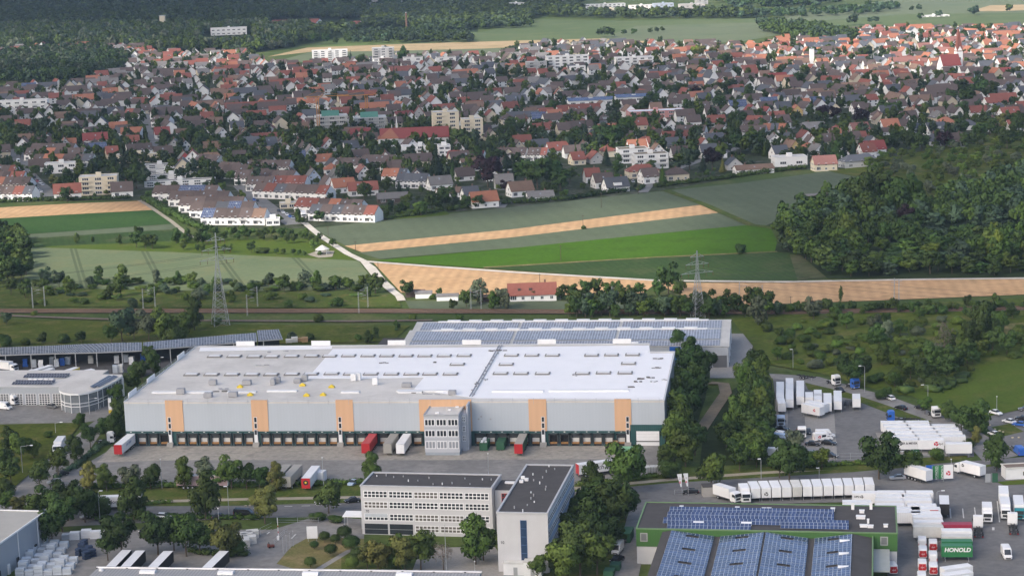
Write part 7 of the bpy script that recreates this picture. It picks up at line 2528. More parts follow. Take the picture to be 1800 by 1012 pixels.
def face_windows(t, w, d, h, rh, yaw, n=2, gable=True):
 """Windows on the sides of the house that face the camera."""
 cxy = np.array([t.location.x, t.location.y])
 to = -cxy / np.linalg.norm(cxy)
 floors = 2 if h > 4.2 else 1
 for nx, ny, L, off in ((0,-1, w, d / 2),(-1,0, d, w / 2),(1,0, d, w / 2),(0,1, w, d / 2)):
  wx, wy = nx * math.cos(yaw) - ny * math.sin(yaw), nx * math.sin(yaw) + ny * math.cos(yaw)
  if wx * to[0] + wy * to[1] < .25:
   continue
  rot = math.atan2(ny, nx) + math.pi / 2
  gab = nx != 0
  for f in range(floors + (1 if gab and rh > 3 else 0)):
   m = n if f < floors else 1
   for i in range(m):
    s = L * (-.5 + (i + .5) / m) if m > 1 else 0
    tx, ty = -ny, nx
    o = link("window", WINW_ME if (not gab and f == 0 and i == 0) else WIN_ME, t,(nx * (off + .02) + tx * s, ny * (off + .02) + ty * s, .9 + f * 2.75))
    o.rotation_euler = (0,0, rot)


ROOFM = {
 'brown': mat("roof_brown_tile",(0.108,0.082,0.075), .85, .15, .9, rand=.22, stain=.25, stain_scale=.3),
 'tan': mat("roof_tan_tile",(0.2,0.13,0.095), .85, .15, .9, rand=.18, stain=.25, stain_scale=.3),
 'red': mat("roof_red_tile",(0.225,0.08,0.06), .85, .14, .9, rand=.22, stain=.15, stain_scale=.3),
 'wine': mat("roof_wine_tile",(0.22,0.055,0.05), .8, .12, .9, rand=.15),
 'orange': mat("roof_orange_tile",(0.35,0.145,0.088), .85, .14, .9, rand=.16, stain=.12, stain_scale=.3),
 'slate': mat("roof_slate",(0.085,0.09,0.103), .6, .12, .9, rand=.2),
 'grey': mat("roof_grey_tile",(0.2,0.19,0.185), .85, .12, .9, rand=.18, stain=.3, stain_scale=.3),
 'pink': mat("roof_pale_red_tile",(0.26,0.125,0.105), .85, .12, .9, rand=.14),
 'pv': pv_mat("roof_modules",(1.0,1.65),(0.06,0.08,0.15),(0.3,0.33,0.4), .05),
 'flat': ROOF_GRAVEL,
}
WALLM = {
 'white': mat("house_white_render",(0.78,0.775,0.76), .85, .04, .4, rand=.05),
 'cream': mat("house_cream_render",(0.62,0.55,0.42), .85, .05, .4, rand=.1),
 'grey': mat("house_grey_render",(0.42,0.42,0.42), .85, .06, .4, rand=.1),
 'blue': mat("house_pale_blue_render",(0.36,0.43,0.54), .85, .05, .4),
 'pink': mat("house_pink_render",(0.5,0.24,0.22), .85, .05, .4),
 'red': mat("house_red_render",(0.36,0.07,0.07), .85, .05, .4),
 'yellow': mat("house_yellow_render",(0.6,0.46,0.2), .85, .05, .4),
 'wood': mat("house_dark_timber",(0.08,0.06,0.05), .85, .2, .8),
}
q = G(936,530)
t = thing("railway_house",(q[0], q[1] + 5,0), .02, "lone white house with long red-orange roof beside the railway", "house")
gabled(t,20,9.5,3.0,4.0, ROOFM['red'], WALLM['white'], sky=0, chim=True)
face_windows(t,20,9.5,3.0,4.0, .02,5)
for x in (-5.5,-.8):
 MB().box(x - .6,-3.3,4.2, x + .6,-2.0,5.4).build("dormer", WALLM['wood'], t)
for i,(x, y, w, c) in enumerate(((787,528,9, 'grey'),(730,521,8, 'tan'),(745,523,7, 'grey'),(855,530,8, 'tan'),(1021,523,7, 'tan'),(1430,350,12, 'grey'),(1610,368,9, 'grey'))):
 q = G(x, y)
 t = thing("garden_shed",(q[0], q[1],0), random.uniform(-.2, .2), "small low shed with %s roof among the gardens, %s from the left" % ({'grey': "grey", 'tan': "brown"}[c], ordw(sorted([787,730,745,855,1021,1430,1610]).index(x) + 1)), "shed", "garden sheds")
 gabled(t, w,4,2.2, .8, ROOFM[c], WALLM['wood' if i % 2 else 'white'], .3, .15, False)
# pavilion on the park meadow
q = G(567,447)
t = thing("park_pavilion",(q[0], q[1],0),0, "round open pavilion with pale tent-like roof beside the farm track", "pavilion")
MB().cyl((0,0,2.6),(0,0,4.6),3.6, .3,10).build("roof", mat("pale_tent_roof",(.62, .6, .55), .7, .08), t)
for i in range(8):
 a = i * math.pi / 4
 MB().cyl((3.1 * math.cos(a),3.1 * math.sin(a),0),(3.1 * math.cos(a),3.1 * math.sin(a),2.7), .12, .12,6).build("post", WHITE, t)
field("pavilion_paving", [(540,447),(560,440),(588,441),(584,451),(560,453)], M_PATH)
# ------------------------------------------------------------------ the village
HOUSES = []        # (object, description, px, py)
ROOFW = {'brown': "brown-roofed", 'tan': "tan-roofed", 'red': "red-roofed", 'wine': "wine-red-roofed", 'orange': "orange-roofed", 'slate': "slate-roofed", 'grey': "grey-roofed", 'pink': "pale-red-roofed", 'pv': "solar-roofed", 'flat': "flat-roofed"}


def hip(t, w, d, h, rh, roof, wall):
 MB().box(-w / 2,-d / 2,0, w / 2, d / 2, h).build("wall", wall, t)
 o, r = .5, max(.3, w / 2 - d / 2)
 z = h - .1
 vs = [(-w / 2 - o,-d / 2 - o, z),(w / 2 + o,-d / 2 - o, z),(w / 2 + o, d / 2 + o, z),(-w / 2 - o, d / 2 + o, z),(-r,0, h + rh),(r,0, h + rh)]
 ro = MB().add(vs, [(0,1,5,4),(1,2,5),(2,3,4,5),(3,0,4),(3,2,1,0)]).build("roof", roof, t)
 MB().box(-.35, .3, h + rh - .8, .35,1.0, h + rh + .8).build("chimney", CHIM, ro)
 return ro


def house(x, y, wpx, typ, roof, wall, sky=0, parts=True):
 bung = typ == 'b'
 h = 2.9 if bung else rng.uniform(3.3,4.6)
 rh = rng.uniform(2.2,2.8) if bung else rng.uniform(4.2,5.2)
 if typ == 'h':
  rh = 3.6
 q = G(x, y, h + rh * .55)
 s = SPX(q)
 wm = wpx / s
 if typ == 'g':
  yaw = math.radians(104 + rng.uniform(-14,10))
  d = min(11, max(8.0, wm * .72))
  w = rng.uniform(10,12.5)
  cx, cy = q[0], q[1] + 1.5
 else:
  yaw = math.radians((13 if typ != 'b' else 8) + rng.uniform(-5,7))
  w = max(8.0, wm * .92)
  d = rng.uniform(8.8,10.2)
  cx, cy = q[0] - math.sin(yaw) * 2.2, q[1] + math.cos(yaw) * 2.2
 t = thing("house",(cx, cy,0), yaw)
 if typ == 'h':
  hip(t, w, d, h, rh, ROOFM[roof], WALLM[wall])
 else:
  gabled(t, w, d, h, rh, ROOFM[roof], WALLM[wall], sky=sky, chim=True)
 if parts:
  face_windows(t, w, d, h, rh, yaw,3 if w > 13 else 2)
 if sky == -1:
  b = MB().box(-w * .18,-d / 2 + .4, h - .2, w * .18,-1.2, h + 2.4)
  b.build("dormer", WALLM[wall], t)
  MB().box(-w * .18 - .2,-d / 2 + .2, h + 2.4, w * .18 + .2,-1.0, h + 2.6).build("dormer_roof", ROOFM[roof], t)
 OCC.append((cx, cy, max(w, d) * .52))
 kindw = "bungalow" if bung else "gable-fronted house" if typ == 'g' else "house"
 HOUSES.append((t, "%s %s %s" % (ROOFW[roof], wall if wall != 'blue' else "pale blue", kindw), x, y, "house"))
 return t


def terrace(xl, xr, y, roofs, d=10.5, h=4.5, rh=3.9, wall='white', sky=1, dy=0.0, typ="terrace"):
 """A row of joined houses; xl, xr the ends of its visible roof, y its middle."""
 zm = h + rh * .5
 a, b = G(xl, y + dy / 2, zm), G(xr, y - dy / 2, zm)
 m = (a + b) / 2
 v = (b - a)[:2]
 L = float(np.linalg.norm(v))
 yaw = math.atan2(v[1], v[0])
 cx, cy = m[0] - math.sin(yaw) * d / 4, m[1] + math.cos(yaw) * d / 4
 t = thing("terraced_row",(cx, cy,0), yaw)
 n = len(roofs)
 u = L / n
 b_ = MB().box(-L / 2,-d / 2,0, L / 2, d / 2, h)
 for s in (-1,1):
  b_.add([(s * L / 2,-d / 2, h),(s * L / 2, d / 2, h),(s * L / 2,0, h + rh)], [(0,1,2) if s > 0 else (2,1,0)])
 b_.build("wall", WALLM[wall], t)
 for i, r in enumerate(roofs):
  x0, x1 = -L / 2 + u * i + .02,-L / 2 + u * (i + 1) - .02
  st = (i % 2) * .12
  ro = MB()
  for s in (-1,1):
   p = [(x0, s * (d / 2 + .4), h - .28 + st),(x1, s * (d / 2 + .4), h - .28 + st),(x1,0, h + rh + .03 + st),(x0,0, h + rh + .03 + st)]
   q = [(a_[0], a_[1], a_[2] + .24) for a_ in p]
   ro.add(p + q, [(4,5,6,7) if s < 0 else (7,6,5,4),(0,1,5,4),(1,2,6,5),(3,0,4,7)])
  o = ro.build("roof", ROOFM[r], t)
  for k in range(int(rng.integers(0,2)) + (sky > 1)):
   f = rng.uniform(.3, .7)
   xx = rng.uniform(x0 + .8, x1 - .8)
   zz = lambda yy: h + rh * (1 + yy / (d / 2)) + .34 + st
   y0, y1 = -d / 2 * f - .55,-d / 2 * f + .55
   MB().add([(xx - .45, y0, zz(y0)),(xx + .45, y0, zz(y0)),(xx + .45, y1, zz(y1)),(xx - .45, y1, zz(y1))], [(0,1,2,3)]).build("roof_window", SKYL, o)
  if i % 2 == 0:
   MB().box(x0 + u * .4, .2, h + rh - .5, x0 + u * .4 + .7, .9, h + rh + .9).build("chimney", CHIM, o)
  for f in range(2):
   link("window", WINW_ME if f == 0 else WIN_ME, t,(x0 + u * .3,-d / 2 - .02, .7 + f * 2.8))
   link("window", WIN_ME, t,(x0 + u * .74,-d / 2 - .02, .9 + f * 2.8))
  if rng.random() < .6:
   MB().box(x0 + .4,-d / 2 - 1.3,2.75, x0 + u * .6,-d / 2 - .004,2.9).box(x0 + .4,-d / 2 - 1.3,2.9, x0 + u * .6,-d / 2 - 1.22,3.8).build("balcony", WALLM['white' if rng.random() < .7 else 'grey'], t)
 for k in range(int(L / 8)):
  OCC.append((cx + math.cos(yaw) * (-L / 2 + 8 * k + 4), cy + math.sin(yaw) * (-L / 2 + 8 * k + 4),6.5))
 cols = sorted(set(roofs), key=roofs.count, reverse=True)[:2]
 HOUSES.append((t, "%s terrace" % (" and ".join({'pv': "solar"}.get(c, c) for c in cols) + "-roofed"),(xl + xr) / 2, y, "terrace"))
 return t


def flats(xl, xr, ytop, ybase, floors, label, wall='white', d=12.0, roof=None, bands=True, yaw=.1, name="apartment_block", cat="apartment block"):
 """A flat-roofed block: ends and top edge of its front and the foot of it, in the photograph."""
 a, b = G(xl, ybase), G(xr, ybase)
 m = (a + b) / 2
 s = SPX(m)
 L = (xr - xl) / s
 h = (ybase - ytop) / (s * .97)
 t = thing(name,(m[0], m[1],0), yaw, label, cat)
 MB().box(-L / 2,0,0, L / 2, d, h).build("wall", WALLM[wall], t)
 MB().box(-L / 2 - .15,-.15, h, L / 2 + .15, .25, h + .4,1).box(-L / 2 - .15, d - .25, h, L / 2 + .15, d + .15, h + .4,1).box(-L / 2 - .15, .25, h,-L / 2 + .25, d - .25, h + .4,1).box(L / 2 - .25, .25, h, L / 2 + .15, d - .25, h + .4,1).box(-L / 2 + .25, .25, h, L / 2 - .25, d - .25, h + .15,0).build("roof", [roof or ROOF_GRAVEL, WALLM[wall]], t)
 fh = h / floors
 nb_ = max(2, int(L / 7))
 sc = min(1.0, fh / 2.8)
 for f in range(floors):
  for i in range(nb_):
   x = -L / 2 + L * (i + .5) / nb_
   if bands and i % 2 == f % 1:
    MB().box(x - L / nb_ * .42,-1.1, f * fh + fh * .02, x + L / nb_ * .42,-.004, f * fh + fh * .07).box(x - L / nb_ * .42,-1.1, f * fh + fh * .07, x + L / nb_ * .42,-1.02, f * fh + fh * .38).build("balcony", WALLM[wall], t)
   o = link("window", WINW_ME, t,(x,-.02, f * fh + fh * .3),0,(min(1.6, L / nb_ * .3),1, sc * .8))
 # end wall that looks towards the camera
 side = -1 if m[0] > 0 or True else 1
 for f in range(floors):
  for k in (.3, .7):
   o = link("window", WIN_ME, t,(-L / 2 - .02, d * k, f * fh + fh * .32),0,(1,1, sc))
   o.rotation_euler = (0,0,-math.pi / 2)
 MB().box(-1.6, d * .35, h + .15,1.6, d * .6, h + 2.3).build("roof_house", WALLM[wall], t)
 for k in range(int(L / 8) + 1):
  OCC.append((m[0] - L / 2 + 8 * k, m[1] + d / 2,7))
 return t


T = terrace
B_, R_, O_, S_, W_, P_, TN = 'brown', 'red', 'orange', 'slate', 'wine', 'pv', 'tan'
# terraces, far to near
T(-8,28,297, [B_, B_, R_]); T(-8,42,308, [B_, B_, R_, R_]); T(-8,53,318, [O_, B_, B_, B_]); T(-10,59,334, [B_, B_, R_, S_])
T(54,130,258, [B_] * 5); T(45,147,266, [B_, B_, O_, B_, B_, B_]); T(59,163,277, [B_, O_, O_, B_, B_, S_])
T(222,268,258, [B_, B_, B_], dy=3); T(344,384,278, [B_] * 4, dy=-2); T(384,420,292, [B_] * 3, dy=-2); T(392,452,296, [B_] * 4)
T(433,510,288, [B_] * 6); T(414,450,307, [B_] * 3); T(450,517,306, [B_] * 5, dy=-2); T(434,480,317, [B_] * 3); T(480,538,316, [R_] * 5)
T(448,577,331, [B_, R_, S_, B_, B_, B_, R_], dy=-5)
T(521,636,357, [R_, R_, B_, O_, B_, B_], dy=-4); T(545,662,368, [S_, B_, S_, B_, B_, R_], dy=-3)
T(270,382,333, [B_, B_, P_, P_, B_]); T(298,402,343, [B_, B_, B_, B_, B_]); T(316,428,353, [B_] * 5); T(335,446,362, [B_, B_, S_, P_, B_]); T(355,467,374, [P_, B_, B_, B_, 'tan'])
T(590,642,284, [B_] * 4); T(635,695,279, [B_] * 4); T(697,752,312, [S_] * 4); T(672,715,303, [O_, O_, S_])
T(266,300,190, [S_, S_, S_]); T(268,298,209, [B_] * 3); T(200,248,229, [S_, S_, O_, O_]); T(220,247,196, [R_, B_])
T(502,580,177, [O_, O_, O_, O_]); T(1188,1240,226, [B_] * 4); T(1235,1282,241, [B_] * 4); T(1341,1382,223, [O_, S_, O_]); T(1300,1346,226, [B_] * 4, wall='grey'); T(1312,1354,209, [R_, R_, B_])
T(1665,1712,134, [R_, R_, B_]); T(1738,1786,145, [B_] * 4); T(1477,1528,150, [TN] * 4, wall='pink'); T(1442,1478,138, [R_, R_, R_]); T(1360,1395,116, [O_, R_, O_]); T(872,925,266, [B_] * 4); T(928,962,266, [B_, B_, R_])
T(560,592,264, ['grey'] * 3, rh=.6, dy=-8, wall='white'); T(786,850,271, [W_, TN, W_], h=4.6)

e, g, b, hh = 'e', 'g', 'b', 'h'
HL = [(118,330,51, e, R_, 'white',0),(214,327,40, e, B_, 'white',1),(172,257,32, e, P_, 'white',0),(197,263,22, e, R_, 'cream',1),(306,250,37, g, 'grey', 'grey',0),(323,272,25, g, 'grey', 'red',0),(84,240,32, g, B_, 'white',0),(113,248,18, g, 'grey', 'grey',0),
  (549,303,26, g, 'grey', 'blue',0),(575,316,26, g, B_, 'white',1),(590,302,22, g, 'grey', 'grey',0),(637,296,32, g, 'pink', 'white',0),(690,289,40, e, B_, 'white',0),(735,276,54, e, B_, 'cream',1),(774,316,44, e, 'grey', 'white',1),(604,320,42, e, O_, 'white',1),(638,326,56, e, R_, 'white',2),
  (690,343,58, b, 'grey', 'wood',0),(820,272,64, e, B_, 'cream',1),(830,284,42, e, TN, 'white',1),(817,301,36, e, B_, 'white',0),(792,334,50, b, TN, 'white',0),(828,335,30, e, S_, 'white',0),(851,344,52, e, O_, 'white',0),(886,313,34, e, 'grey', 'grey',0),(916,326,46, e, TN, 'white',0),(950,340,50, b, 'grey', 'white',1),
  (918,243,34, e, R_, 'white',0),(950,251,32, e, S_, 'white',0),(981,256,40, e, R_, 'white',1),(1016,273,26, e, R_, 'cream',1),(1046,271,36, g, R_, 'grey',0),(1041,302,28, e, R_, 'white',0),(1061,311,38, e, B_, 'white',1),(1084,319,46, e, S_, 'white',-1),(1130,294,60, hh, R_, 'cream',1),(1190,300,44, hh, B_, 'cream',0),(1142,302,32, e, B_, 'white',0),
  (1188,236,52, e, R_, 'white',0),(1186,247,44, e, S_, 'cream',0),(1254,259,50, e, S_, 'white',0),(1290,282,38, g, S_, 'grey',1),(1326,293,74, b, TN, 'white',1),(1340,236,48, g, 'grey', 'white',1),(1362,240,36, g, 'grey', 'white',0),(1450,280,44, e, 'pink', 'cream',0),(1512,276,72, hh, S_, 'grey',0),(1538,254,40, e, W_, 'white',0),(1526,258,30, e, R_, 'white',1),
  (1509,237,32, e, R_, 'white',0),(1475,229,22, hh, O_, 'white',0),(1512,221,36, e, 'pink', 'white',0),(1554,228,42, b, B_, 'white',0),(1565,215,34, e, O_, 'white',0),(1431,220,42, e, 'grey', 'grey',1),(1425,244,24, g, B_, 'white',0),(1387,239,34, g, S_, 'grey',1),(1391,252,22, g, TN, 'yellow',0),(1436,258,18, g, 'grey', 'white',0),(1372,262,30, e, S_, 'white',0),
  (24,167,28, g, B_, 'white',0),(19,192,34, g, B_, 'white',0),(92,168,28, g, B_, 'white',0),(88,189,30, g, B_, 'white',0),(68,202,26, g, B_, 'white',0),(116,155,30, g, B_, 'white',0),(51,150,26, e, P_, 'cream',0),(154,196,48, e, B_, 'white',1),(145,170,40, e, O_, 'white',-1),(194,159,28, e, O_, 'cream',1),(191,169,24, e, S_, 'white',0),(163,155,30, g, B_, 'white',0),(203,193,30, e, S_, 'white',2),(167,239,46, e, W_, 'white',1),(150,216,26, e, B_, 'grey',0),
  (256,188,16, e, B_, 'cream',1),(285,229,28, e, W_, 'white',1),(233,243,24, e, R_, 'white',0),(327,209,22, g, 'grey', 'grey',0),(328,229,46, b, TN, 'white',0),(372,180,46, e, B_, 'white',0),(381,188,22, g, B_, 'grey',0),(359,196,22, g, O_, 'white',0),(372,209,28, g, O_, 'white',1),(361,231,17, g, S_, 'white',0),(388,229,22, g, 'grey', 'white',0),(397,251,24, b, O_, 'white',0),(405,169,23, e, O_, 'white',0),(298,167,20, e, 'pink', 'white',0),(246,176,27, e, R_, 'white',0),
  (430,191,22, g, R_, 'cream',1),(451,199,36, e, R_, 'white',2),(470,220,33, g, R_, 'white',1),(464,237,50, b, R_, 'grey',0),(478,184,54, e, B_, 'grey',0),(490,198,44, hh, 'grey', 'grey',0),(526,212,32, hh, 'pink', 'cream',0),(441,246,32, e, S_, 'white',0),(472,247,30, e, S_, 'white',1),(499,241,29, g, B_, 'white',0),(502,258,20, g, B_, 'white',1),(520,271,36, e, P_, 'blue',0),(546,260,26, g, 'grey', 'white',0),(470,261,30, b, TN, 'white',0),(421,271,24, e, B_, 'white',0),(601,194,38, e, R_, 'white',1),
  (634,231,40, e, W_, 'cream',-1),(711,200,34, e, W_, 'white',0),(736,192,20, g, R_, 'grey',0),(672,181,30, e, S_, 'cream',0),(692,188,26, e, B_, 'white',0),(784,187,50, e, R_, 'white',1),(681,171,24, e, R_, 'white',0),(706,162,42, e, S_, 'white',0),(750,166,40, g, TN, 'grey',1),(801,160,30, g, O_, 'grey',0),(625,163,38, e, R_, 'grey',-1),(612,175,28, e, R_, 'white',0),(636,182,28, e, S_, 'cream',0),(655,196,28, e, B_, 'white',0),
  (893,205,30, hh, B_, 'cream',0),(918,207,22, e, B_, 'white',0),(933,195,24, e, TN, 'white',0),(947,203,26, e, P_, 'white',0),(949,222,36, e, R_, 'white',-1),(919,243,30, e, R_, 'white',0),(992,190,26, e, R_, 'white',0),(1028,188,60, e, R_, 'cream',2),(1020,218,50, e, B_, 'cream',1),(837,182,27, e, R_, 'white',0),(869,182,32, e, S_, 'white',2),(907,172,40, e, S_, 'white',1),(897,184,31, e, R_, 'white',0),(903,158,36, e, B_, 'white',0),(868,160,30, e, R_, 'cream',-1),(950,170,25, g, S_, 'white',0),(958,158,24, e, 'grey', 'white',0),(982,160,17, g, O_, 'white',0),(968,181,26, e, B_, 'white',0),
  (1063,206,30, hh, B_, 'grey',-1),(1068,221,36, b, O_, 'white',0),(1122,213,34, e, R_, 'cream',1),(1150,222,20, g, B_, 'white',0),(1153,234,24, e, B_, 'white',0),(1148,246,16, e, R_, 'white',0),
  (1234,184,30, e, B_, 'white',2),(1260,208,34, e, R_, 'white',1),(1298,167,22, g, 'grey', 'grey',0),(1325,170,34, e, B_, 'white',0),(1297,181,33, e, P_, 'white',0),(1320,189,28, g, W_, 'grey',0),(1347,193,24, g, W_, 'white',0),(1352,176,32, e, P_, 'white',0),(1360,160,31, e, B_, 'white',1),(1392,163,38, e, B_, 'cream',0),(1399,173,28, e, 'grey', 'white',0),(1377,184,30, e, S_, 'white',0),(1400,189,20, g, O_, 'yellow',0),(1366,201,32, e, R_, 'white',0),(1294,154,32, e, R_, 'white',0),(1221,141,34, e, S_, 'white',0),(1220,150,34, g, R_, 'white',0),(1368,133,36, e, W_, 'cream',0),(1298,139,22, g, 'pink', 'white',0),(1282,140,20, e, TN, 'white',0),(1395,136,24, e, W_, 'white',1),
  (1514,127,40, e, R_, 'white',0),(1549,129,30, e, O_, 'white',2),(1584,126,30, e, R_, 'white',1),(1492,167,26, hh, S_, 'white',0),(1438,175,28, e, P_, 'white',0),(1580,168,36, e, B_, 'yellow',0),(1591,152,44, e, B_, 'white',0),(1510,185,26, e, B_, 'white',0),(1577,180,36, e, B_, 'white',1),(1537,161,22, e, S_, 'white',0),(1455,164,30, e, TN, 'cream',0),(1415,178,20, e, O_, 'white',0),(1618,178,16, g, B_, 'white',0),(1763,124,34, e, W_, 'white',0),(1720,191,35, e, R_, 'white',0),(1776,194,38, e, R_, 'white',2),(1787,216,34, e, R_, 'white',0),
  (1646,221,38, e, S_, 'white',-1),(1703,215,34, hh, S_, 'white',0),(1648,200,20, g, 'grey', 'cream',0),(1664,210,34, hh, O_, 'cream',0),(1646,240,30, g, S_, 'white',1),(1684,240,24, e, B_, 'grey',0),(1595,207,24, g, B_, 'white',0),(1625,160,30, hh, O_, 'white',0)]
for i, a in enumerate(HL):
 house(*a, parts=a[1] > 150)

# ------------------------------------------------------------------ landmark buildings
flats(141,207,312,343,4, "cream four-storey apartment block with flat roof behind the red-roofed field house", 'cream',13)
flats(80,136,288,305,2, "low pale flat-roofed building stepped behind the cream apartment block", 'white',9, bands=False)
flats(762,808,199,239,6, "taller of two cream six-storey flat-roofed blocks behind the red hall", 'cream',14)
flats(813,850,211,245,5, "shorter of two cream flat-roofed blocks behind the red hall", 'cream',13)
flats(550,612,90,114,7, "white high-rise slab at the village's far edge", 'white',16)
flats(656,694,86,116,7, "grey banded high-rise beside the dark poplars", 'grey',14)
flats(962,1036,100,126,5, "white balconied apartment slab in the far village, west one", 'white',14)
flats(1083,1150,102,122,4, "white balconied apartment slab in the far village, east one", 'white',14)
flats(926,962,110,130,4, "pale apartment cube in front of the white slabs", 'grey',12)
flats(1003,1030,118,132,3, "low white apartment cube between the two slabs", 'white',10)
flats(1088,1140,263,287,3, "white three-storey modern flats with green roofs, rear block", 'white',12, mat("sedum_roof",(0.19,0.15,0.09), .95, .25, .4))
flats(1116,1176,272,297,3, "white three-storey modern flats with green roofs, front block", 'white',12, MATS["sedum_roof"])
flats(1362,1420,277,293,1, "white flat-roofed modern villa at the field hedge", 'white',11, bands=False, name="villa", cat="villa")
flats(-6,84,178,200,3, "pale blue-white three-storey flats at the western village edge", 'white',12)
flats(206,284,272,286,2, "cream flat-roofed terrace with red awnings", 'cream',9)
for i,(xl, xr, yt, yb, lab) in enumerate(((255,306,290,296, "rear"),(258,328,299,306, "second"),(258,344,308,316, "third"),(255,378,318,327, "front"))):
 flats(xl, xr, yt, yb,2, "white flat-roofed stepped terrace beside the brown terraces, %s row" % lab, 'white',8, mat("grey_terrace_roof",(0.2,0.19,0.18), .9, .2), bands=i % 2 == 1)
flats(690,790,257,270,2, "long low flat-roofed terrace below the red hall", 'white',9)
flats(772,793,258,288,4, "white balconied flats beside the tall dark conifer", 'white',12)
flats(492,522,358,367,1, "cream flat-roofed garage block by the village street", 'cream',8, bands=False, name="garage_block", cat="garage")
flats(468,492,386,397,1, "white flat-roofed garage at the end of the front terrace", 'white',7, bands=False, name="garage_block", cat="garage")
for i,(x, yt, yb) in enumerate(((674,104,118),(728,102,121),(786,102,118))):
 flats(x - 18, x + 16, yt, yb,3, "white mid-rise with balcony bands near the high-rises, %s from the left" % ordw(i + 1), 'white',14, ROOFM['brown'])
flats(235,285,119,127,2, "white flat-roofed clinic in front of the red roofs", 'white',10, bands=False)
for i,(xl, xr, y0, y1) in enumerate(((1000,1080,176,193),(1084,1148,170,186))):
 t = flats(xl, xr, y0 + 2, y1,2, "school wing with blue solar roof, %s half" % ("west", "east")[i], 'white',12, bands=False, name="school", cat="school")
 s = SPX(t.location)
 L = (xr - xl) / s
 h = (y1 - y0 - 2) / (s * .97)
 pv_field(t,-L / 2 - .5, L / 2 + .5,(-.8, h + .2),(7, h + 2.4), PV_UV, .2)
t = flats(1106,1206,196,208,2, "white-roofed low building in scaffolding behind dark trees", 'pink',16, WHITE, bands=False, name="scaffolded_building", cat="building")
for i,(xl, xr, y0, y1) in enumerate(((558,612,206,240),(626,680,208,232))):
 t = flats(xl, xr, y0, y1,5 - i, "grey building shell wrapped in scaffolding, %s one of the building site" % ("west", "east")[i], 'grey',18, bands=False, name="building_shell", cat="building site")
 s = SPX(t.location)
 L = (xr - xl) / s
 h = (y1 - y0) / (s * .97)
 b = MB()
 for k in range(int(L / 2.5) + 1):
  b.bar((-L / 2 + k * 2.5,-1.3,0),(-L / 2 + k * 2.5,-1.3, h + 1), .07)
 for k in range(int(18 / 2.5)):
  b.bar((-L / 2 - 1.2, k * 2.5,0),(-L / 2 - 1.2, k * 2.5, h + 1), .07)
 for f in range(6):
  z = (h + 1) * f / 5.5
  b.box(-L / 2 - 1.2,-1.5, z, L / 2 + 1,-.4, z + .16).box(-L / 2 - 1.5,-.4, z,-L / 2 - .4,18, z + .16)
 b.build("scaffolding", OFFWHITE, t)
 MB().xprism([(2, h + .2),(14, h + .2),(8, h + 4)],-L / 2 + 4, L / 2 - 6).build("roof_frame", mat("green_tarpaulin",(0.08,0.22,0.17), .7, .15), t)
CRANE = mat("crane_orange",(0.5,0.22,0.04), .6, .1)
for px, ty, lab, side in (((561,242),172, "orange tower crane mast beside the scaffolded shell, west one",1),((645,205),168, "orange tower crane behind the scaffolded shell, east one",-1)):
 q = G(*px)
 h = (px[1] - ty) / (SPX(q) * .97)
 t = thing("tower_crane",(q[0], q[1],0), .2, lab, "crane")
 b = MB()
 for sx in (-1,1):
  for sy in (-1,1):
   b.bar((sx * .9, sy * .9,0),(sx * .9, sy * .9, h), .18)
 for k in range(int(h / 2)):
  z = k * 2
  b.bar((-.9,-.9, z),(.9,-.9, z + 2), .1).bar((-.9, .9, z),(-.9,-.9, z + 2), .1).bar((.9,-.9, z),(.9, .9, z + 2), .1).bar((-.9,-.9, z),(.9,-.9, z), .1)
 b.build("mast", CRANE, t)
 MB().bar((-side * 9,0, h),(side * 24,0, h), .3).bar((-side * 9,0, h),(0,0, h + 4), .12).bar((0,0, h + 4),(side * 20,0, h + .2), .12).build("jib", CRANE, t)
 MB().box(-side * 9 - 1,-.8, h - 1.6,-side * 9 + 1, .8, h - .1).build("counterweight", CONCRETE, t)
# red-roofed community church hall
q0, q1 = G(672,258), G(785,256)
m = (q0 + q1) / 2
t = thing("parish_hall",(m[0], m[1] + 8,0), .06, "long red-roofed parish hall with orange hipped front and slim white spire", "hall")
L = 118 / SPX(m)
gabled(t, L,15,6.2,6.2, ROOFM['wine'], WALLM['white'], .8, .3, False)
MB().add([(-L / 2 - 2.5,-9.0,6),(-L / 2 + 13,-9.0,6),(-L / 2 + 13,9.0,6),(-L / 2 - 2.5,9.0,6),(-L / 2 + 7,0,12.9)], [(0,1,4),(1,2,4),(2,3,4),(3,0,4)]).build("hip_roof", ROOFM['orange'], t)
MB().box(-L / 2 - 2.0,-8.4,0,-L / 2 + 12.4,8.4,6.0).build("front_wall", WALLM['white'], t)
MB().box(-3,-8.6,0,4,-7.52,6.0).build("timber_front", WALLM['wood'], t)
MB().box(9,-8.9, .1,17,-7.53,5.6).build("white_bay", WALLM['white'], t)
for x, h_ in ((-L / 2 + 11.5,22),(-L / 2 + 8.0,15)):
 MB().add([(x - 1.4,7.2,0),(x + 1.4,7.2,0),(x + 1.4,8.6,0),(x - 1.4,8.6,0),(x,7.9, h_)], [(0,1,4),(1,2,4),(2,3,4),(3,0,4)]).build("spire", WALLM['white'], t)
OCC += [(m[0] + k * 9 - 22, m[1] + 8,9) for k in range(6)]
